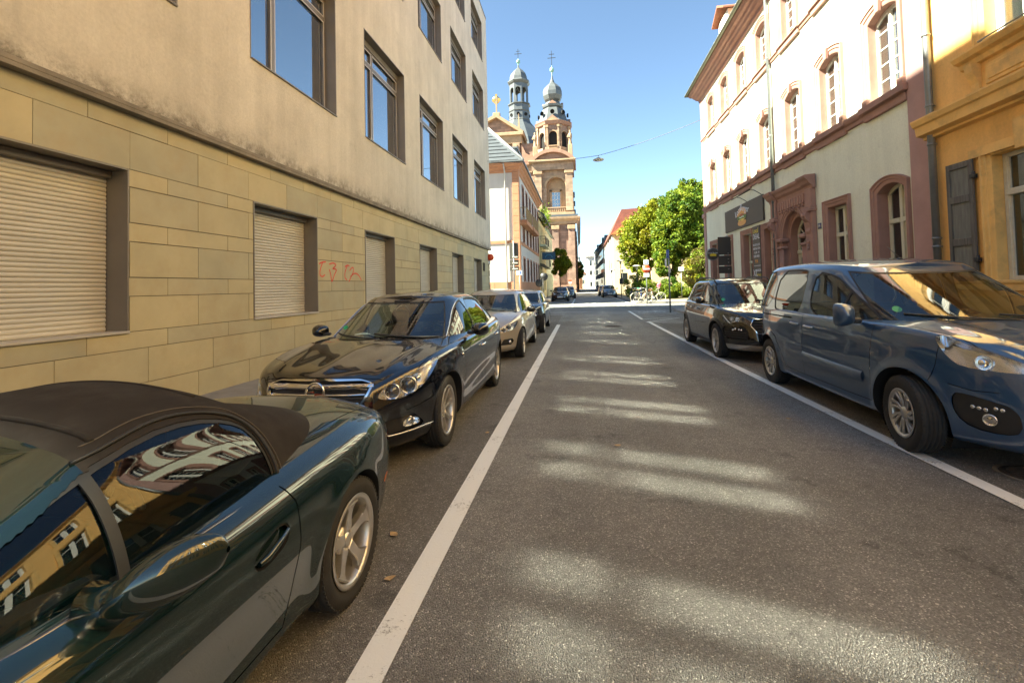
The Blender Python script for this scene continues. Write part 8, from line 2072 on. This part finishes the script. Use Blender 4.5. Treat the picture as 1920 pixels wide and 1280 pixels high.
def street_signs():
    W = mat('sign_face_white', (.75, .75, .78), .4); Rm = mat('sign_face_red', (.62, .07, .02), .4); Bl = mat('sign_face_blue', (.03, .10, .38), .4)
    o = post('road_sign', 4.94, 36.9, 3.3, label='red no entry sign between two white plates on a pole', cat='sign')
    b = MB(); b.lathe([(0, -.012), (.30, -.012), (.30, .0), (0, 0)], c=(0, -.06, 2.60), axis='y', n=32); d = b.build('disc', Rm, o); b = MB(); b.box((-.23, -.08, 2.55), (.23, -.074, 2.65)); b.build('bar', W, d)
    p = plate(o, 'plate', 0, 3.10, .36, .36, W); MB().box((-.13, -.068, 2.97), (.13, -.064, 3.23)).build('frame', Bl, p); MB().box((-.08, -.072, 3.02), (.08, -.069, 3.18)).build('field', W, p)
    p = plate(o, 'plate', 0, 2.14, .40, .28, W); link('lettering', text_mesh('frei', .13, .002), M_BLACKP, p, (0, -.065, 2.14), FR)
    o = post('road_sign', 4.50, 25.2, 3.05, m=M_ZINC, r=.04, z0=.1, label='tall grey pole with narrow blue and white signs at the corner', cat='sign')
    plate(o, 'plate', -.02, 3.0, .10, .42, Bl, -.04); MB().box((-.16, -.3, 2.35), (-.15, .15, 2.75)).build('plate', W, o); MB().box((-.05, -.35, 2.78), (-.03, .35, 3.2)).build('plate', Bl, o); plate(o, 'plate', .02, 2.2, .12, .35, M_GREYW, -.04)
    o = post('sign_post', -4.95, 35.9, 5.0, r=.05, label='grey post with large dark direction boards before the salmon corner', cat='sign')
    for (z0, z1) in ((3.62, 4.85), (3.12, 3.55), (2.72, 3.05)): p = MB().box((-.34, .06, z0), (.36, .09, z1), .01).build('board', mat('board_back', (.07, .065, .055), .6), o)
    for z in (2.85, 3.3, 3.75): b = MB(); b.box((-.1, -.07, z - .05), (.3, .06, z + .05), .01); b.lathe([(.05, -.05), (.075, -.05), (.075, .05), (.05, .05)], c=(0, 0, z), n=10); b.build('clamp', mat('pale_clamp', (.5, .46, .36), .6), o)
    o = post('parking_sign', -4.55, 35.9, 2.7, r=.03, label='small white sign with blue symbols beside the direction boards', cat='sign'); p = plate(o, 'plate', 0, 2.55, .42, .34, W); link('lettering', text_mesh('P', .26, .002), Bl, p, (-.08, -.065, 2.55), FR); MB().box((.05, -.068, 2.45), (.16, -.064, 2.66)).build('symbol', Bl, p)
    o = post('road_sign', -2.96, 38.4, 2.1, m=M_BLACKP, r=.03, label='black backs of two round signs on a post before the row houses', cat='sign')
    for (x, z) in ((-.38, 1.75), (.1, 2.25)):
        b = MB(); b.lathe([(0, -.01), (.32, -.01), (.32, .01), (0, .01)], c=(x * .8, 0, z), axis='y', n=20); b.build('sign_back', M_BLACKP, o)
    o = post('park_sign', 8.9, 44.0, 2.6, r=.025, label='small white rectangular sign on a thin post before the bushes', cat='sign'); plate(o, 'plate', 0, 2.72, .46, .34, W)
    for (x, y, h, lb) in ((4.32, 52, 4.0, 'tall post lamp with a flat round head nearest the bicycles'), (3.95, 61, 3.3, 'post lamp with a flat round head before the beige house'), (5.7, 66, 3.5, 'short post lamp with a white globe beside the park'), (5.35, 46.5, 3.2, 'dark post lamp standing behind the bicycles')):
        o = empty('post_lamp', (x, y, 0), label=lb, cat='lamp', group='post lamps beyond the crossing'); b = MB(); b.tube([(0, 0, 0), (0, 0, h * .55), (0, 0, h - .35)], [.06, .045, .035], 10); b.build('pole', M_BLACKP, o)
        b = MB(); b.lathe([(.04, h - .4), (.10, h - .3), (.13, h - .08), (.42, h - .04), (.44, h), (.2, h + .06), (0, h + .08)], n=20); b.build('lamp_head', mat('lamp_head_pale', (.65, .62, .52), .4), o)
        if 'nearest' in lb: MB().box((-.16, -.2, 1.5), (.16, .12, 2.1), .02).build('control_box', M_BLACKP, o)
    for i, y in enumerate((42, 44.5, 47, 50, 53)):
        o = MB(); o.tube([(0, 0, 0), (0, 0, .95), (0, 0, 1.0)], [.045, .045, .02], 10); q = o.build('bollard', mat('pale_bollard', (.5, .42, .28), .6), None, (-3.85, y + 14, .1)); tag(q, ['pale bollard nearest the crossing on the far left pavement', 'second pale bollard from the crossing on the far left pavement', 'middle pale bollard of five on the far left pavement', 'fourth pale bollard from the crossing on the far left pavement', 'pale bollard nearest the church on the far left pavement'][i], 'bollard', 'bollards on the far left pavement')
    o = post('road_sign', -1.9, 92, 2.6, r=.03, label='small red and white sign at the far corner of the church', cat='sign'); plate(o, 'plate', 0, 2.4, .6, .3, Rm); plate(o, 'plate', 0, 2.0, .5, .3, W)
    o = empty('no_stopping_sign', (-5.15, 27.35, 3.25), label='small red and white sign fixed on the corner of the office building', cat='sign'); b = MB(); b.lathe([(0, -.01), (.20, -.01), (.20, .01), (0, .01)], axis='y', n=20); b.build('disc', Rm, o); MB().box((-.16, -.02, -.36), (.0, .0, -.22)).build('plate', W, o); MB().tube([(-.2, .02, 0), (0, .02, 0)], .015, 6).build('bracket', M_ZINC, o)
    for i, x in enumerate((8.75, 9.85)):
        o = empty('grit_bin', (x, 46.9 + .2 * i, .11), label=['yellow bin with an orange lid nearest the person in pink', 'orange yellow bin half hidden behind the black SUV'][i], cat='bin'); b = MB(); b.prism([(-.32, 0), (.32, 0), (.46, .62), (-.46, .62)], 'y', -.3, .3); b.build('bin_body', mat('bin_yellow', (.75, .42, .01), .45) if i == 0 else mat('bin_orange', (.72, .24, .01), .45), o, fix=True)
        b = MB(); b.prism([(-.5, .62), (.5, .62), (.44, .74), (-.44, .74)], 'y', -.34, .34); b.build('lid', mat('bin_lid', (.70, .30, .02), .45), o, fix=True)
street_signs()
def bicycle():
    """local: wheels along x"""
    def rod(b, a, c, r=.014): b.tube([a, c], r, 6)
    parts = []
    for i, x in enumerate((-.52, .52)):
        b = MB(); b.tube([(x + .335 * math.cos(a), 0, .345 + .335 * math.sin(a)) for a in np.linspace(0, 2 * math.pi, 28, endpoint=False)], .019, 6, closed=True)
        w = MB()
        for k in range(14): a = 2 * math.pi * k / 14; w.tube([(x, 0, .345), (x + .32 * math.cos(a), 0, .345 + .32 * math.sin(a))], .003, 3, cap=False)
        g_ = MB(); g_.tube([(x + .375 * math.cos(a), 0, .345 + .375 * math.sin(a)) for a in np.linspace(.3, 2.9, 12)], .014, 4)
        parts.append(('wheel', b.mesh(), 'tyre', [('spokes', w.mesh(), 'metal')])); parts.append(('mudguard', g_.mesh(), 'frame', []))
    b = MB(); bb, st, ht, hb_ = (-.06, 0, .30), (-.20, 0, .78), (.34, 0, .82), (.38, 0, .66)
    for (p, q, r_) in ((bb, st, .018), (bb, hb_, .02), (st, ht, .016), (bb, (-.52, 0, .345), .012), (st, (-.52, 0, .345), .010), (hb_, (.52, 0, .345), .014), (hb_, ht, .02), (st, (-.24, 0, .92), .014), (ht, (.31, 0, 1.0), .014)): rod(b, p, q, r_)
    parts.append(('frame', b.mesh(), 'frame', []))
    b = MB(); b.tube([(.22, -.28, 1.0), (.30, -.2, 1.03), (.33, 0, 1.02), (.30, .2, 1.03), (.22, .28, 1.0)], .013, 6); parts.append(('handlebar', b.mesh(), 'metal', []))
    b = MB(); b.prism([(-.38, .91), (-.12, .92), (-.10, .95), (-.38, .98)], 'y', -.06, .06); parts.append(('saddle', b.fix(), 'saddle', []))
    b = MB(); b.lathe([(0, -.01), (.09, -.01), (.09, .01), (0, .01)], c=(-.06, -.03, .30), axis='y', n=16); b.tube([(-.06, -.05, .30), (.04, -.06, .18)], .01, 5); b.tube([(-.06, .05, .30), (-.16, .06, .42)], .01, 5); parts.append(('crank', b.mesh(), 'metal', []))
    b = MB(); b.box((-.72, -.07, .72), (-.36, .07, .735)); b.tube([(-.6, .06, .72), (-.52, .05, .36)], .006, 4); parts.append(('rack', b.mesh(), 'metal', []))
    return parts
BP = bicycle()
def put_bicycle(x, y, rz, col, label, lean=.12, tyre=None, saddle=None, z=.11, basket=None):
    o = empty('bicycle', (x, y, z), label=label, cat='bicycle', group='bicycles parked at the corner'); o.rotation_euler = (lean, 0, rz)
    ms = {'frame': mat('bike_' + '_'.join('%d' % (c * 100) for c in col), col, .4, coat=.5), 'tyre': tyre or M_TYRE, 'metal': M_ALLOY, 'saddle': saddle or M_BLACKP}
    for (n, me, k, sub) in BP:
        p = bpy.data.objects.new(n, me.copy() if k in ('frame', 'tyre', 'saddle') else me); COL.objects.link(p); p.parent = o
        if not p.data.materials: p.data.materials.append(ms[k])
        for (n2, m2, k2) in sub:
            q = bpy.data.objects.new(n2, m2); COL.objects.link(q); q.parent = p
            if not m2.materials: m2.materials.append(ms[k2])
    if basket:
        b = MB(); b.lathe([(.10, .0), (.17, .22), (.16, .22), (.09, .01), (0, .01)], c=(.52, 0, .86), n=4, smooth=False, rot=math.pi / 4); b.build('basket', mat('basket_green', basket, .6), o)
CT = mat('cream_tyre', (.55, .50, .36), .7)
put_bicycle(4.62, 37.5, .05, (.55, .50, .35), 'cream bicycle with pale tyres left of the no entry pole', .10, CT, mat('brown_saddle', (.25, .10, .04), .6))
put_bicycle(5.55, 37.4, .1, (.50, .46, .34), 'cream bicycle with pale tyres right of the no entry pole', -.12, CT, mat('brown_saddle', (.25, .10, .04), .6))
put_bicycle(5.1, 37.9, .2, (.30, .08, .05), 'dark red bicycle behind the two cream bicycles', .1)
put_bicycle(4.45, 39.5, 1.3, (.02, .03, .05), 'black bicycle with a green basket', .1, basket=(.10, .40, .22))
put_bicycle(4.95, 40.0, 1.4, (.03, .07, .30), 'blue bicycle beside the green basket', -.08)
put_bicycle(4.6, 41.4, 1.35, (.03, .03, .03), 'black bicycle at the back of the bicycle rack', .1)
put_bicycle(5.2, 42.0, 1.5, (.05, .05, .05), 'grey bicycle at the back of the rack beside the bush', -.1)
put_bicycle(4.5, 44.0, 1.3, (.02, .05, .12), 'dark blue bicycle beside the blue grey car', .1)

def skinned(name, verts, edges, radii, m, parent, sub=2, root=0):
    me = bpy.data.meshes.new(name); me.from_pydata(verts, edges, []); o = bpy.data.objects.new(name, me); COL.objects.link(o)
    md = o.modifiers.new('skin', 'SKIN'); md.use_smooth_shade = True
    for i, r_ in enumerate(radii): sv = me.skin_vertices[0].data[i]; sv.radius = (r_, r_) if not isinstance(r_, tuple) else r_; sv.use_root = (i == root)
    o.modifiers.new('sub', 'SUBSURF').levels = sub; dg = bpy.context.evaluated_depsgraph_get(); dg.update(); nm = bpy.data.meshes.new_from_object(o.evaluated_get(dg)); bpy.data.objects.remove(o); bpy.data.meshes.remove(me)
    nm.polygons.foreach_set('use_smooth', [True] * len(nm.polygons)); nm.materials.clear(); return link(name, nm, m, parent)
def person():
    r = empty('person', (7.08, 44.5, .11), R(20)); tag(r, 'person in a pink top and dark blue trousers standing on the pavement', 'person')
    SK = mat('skin', (.50, .30, .22), .6); PK = mat('pink_cloth', (.62, .17, .24), .9); BL = mat('navy_trousers', (.03, .045, .09), .9); HR = mat('brown_hair', (.12, .07, .04), .8)
    # whole body in one skin: pelvis, chest, neck, head, arms, legs
    V = [(0, 0, .88), (0, 0, 1.05), (0, .01, 1.25), (0, .0, 1.36), (0, -.01, 1.43), (0, -.015, 1.50), (0, -.02, 1.60),
         (.17, 0, 1.33), (.22, .01, 1.10), (.20, -.10, .90), (.19, -.16, .82), (-.17, 0, 1.33), (-.22, .01, 1.10), (-.18, -.12, .92), (-.10, -.20, .96),
         (.09, 0, .84), (.10, -.01, .48), (.10, .03, .10), (.10, -.10, .04), (-.09, 0, .84), (-.10, -.03, .48), (-.11, .01, .10), (-.12, -.12, .04)]
    E = [(0, 1), (1, 2), (2, 3), (3, 4), (4, 5), (5, 6), (2, 7), (7, 8), (8, 9), (9, 10), (2, 11), (11, 12), (12, 13), (13, 14), (0, 15), (15, 16), (16, 17), (17, 18), (0, 19), (19, 20), (20, 21), (21, 22)]
    Rd = [.13, .12, .14, .09, .05, .075, .085, .06, .045, .035, .03, .06, .045, .035, .03, .085, .06, .042, .035, .085, .06, .042, .035]
    b = skinned('body', V, E, Rd, SK, r)
    for zlo, zhi, mm in ((.98, 1.40, PK), (.10, .98, BL)):
        pass
    me = b.data; me.materials.append(PK); me.materials.append(BL); me.materials.append(M_BLACKP); me.materials.append(HR)
    for p in me.polygons:
        c = p.center; p.material_index = 4 if (c.z > 1.60 or (c.z > 1.48 and c.y > .02)) else 0 if c.z > 1.41 or (abs(c.x) > .16 and c.z < 1.0 and c.z > .7) or (c.y < -.12 and .8 < c.z < 1.05) else 1 if c.z > .97 or (abs(c.x) > .18 and c.z > .9) else 2 if c.z > .10 else 3
    g = MB(); q = MB().box((-.34, -.05, .55), (-.24, .16, .85), .03); g.add(q.v, q.f); o = g.build('shoulder_bag', mat('grey_bag', (.25, .26, .24), .8)); o.location = r.location; tag(o, 'grey shoulder bag held by the person in pink', 'bag')
person()
# litter: a few dry leaves on the asphalt
def dry_leaves():
    spots = [(-1.55, 2.62, .09), (-1.75, 2.05, .06), (-1.18, 2.85, .035), (-1.03, 2.42, .03), (-.72, 1.75, .03), (.3, 4.6, .035), (-1.0, 4.9, .03), (2.2, 5.6, .03), (3.35, 3.9, .05), (1.9, 20.2, .06)]
    cm = mat('dry_leaf', (.40, .27, .13), .8, var=.2, scale=20)
    for i, (x, y, s) in enumerate(spots):
        b = MB(); n = 9; pts = [(s * (1 + .25 * math.sin(5 * a)) * math.cos(a), s * .6 * (1 + .25 * math.cos(4 * a)) * math.sin(a), .012 + .3 * s * abs(math.cos(a)) * .5) for a in np.linspace(0, 2 * math.pi, n, endpoint=False)]
        b.add([(0, 0, .012)] + pts, [[0, 1 + k, 1 + (k + 1) % n] for k in range(n)]); o = b.build('fallen_leaf', cm, None, (x, y, 0), (0, 0, i * 1.3)); tag(o, 'dry brown leaf on the asphalt ' + ['between roadster and black saloon', 'hidden under the tail of the roadster', 'between white line and saloon nose', 'beside the roadster rear wheel near the white line', 'lying right on the left white line', 'in the lane right of the left white line', 'beside the front wheel of the black saloon', 'in the lane left of the blue van', 'beside the front wheel of the blue van', 'far off in the lane before the crossing'][i], 'leaf', 'fallen leaves on the asphalt')
dry_leaves()

def manholes():
    for i, (x, y, r_, lb) in enumerate(((3.35, 4.15, .20, 'small round iron cover set in the asphalt beside the right white line'), (1.1, 17.5, .32, 'round manhole cover in the middle of the lane'))):
        o = empty('manhole_cover', (x, y, 0), label=lb, cat='manhole cover'); b = MB(); b.lathe([(r_, .006), (r_ * .92, .012), (0, .012)], n=36, smooth=False); b.build('lid', mat('cast_iron', (.075, .06, .05), .7, metal=.3, var=.3, scale=20), o)
        b = MB()
        for k in range(-4, 5): w_ = math.sqrt(max(0, (r_ * .8) ** 2 - (k * r_ * .18) ** 2)); b.box((-w_, k * r_ * .18 - .008, .012), (w_, k * r_ * .18 + .008, .017))
        tag(b.build('lid_rib', MATS['cast_iron'], o), kind='stuff')
        b = MB(); b.lathe([(r_ * 1.16, .007), (r_ * 1.02, .009)], n=36); b.build('collar', M_LEDGE, o)
manholes()
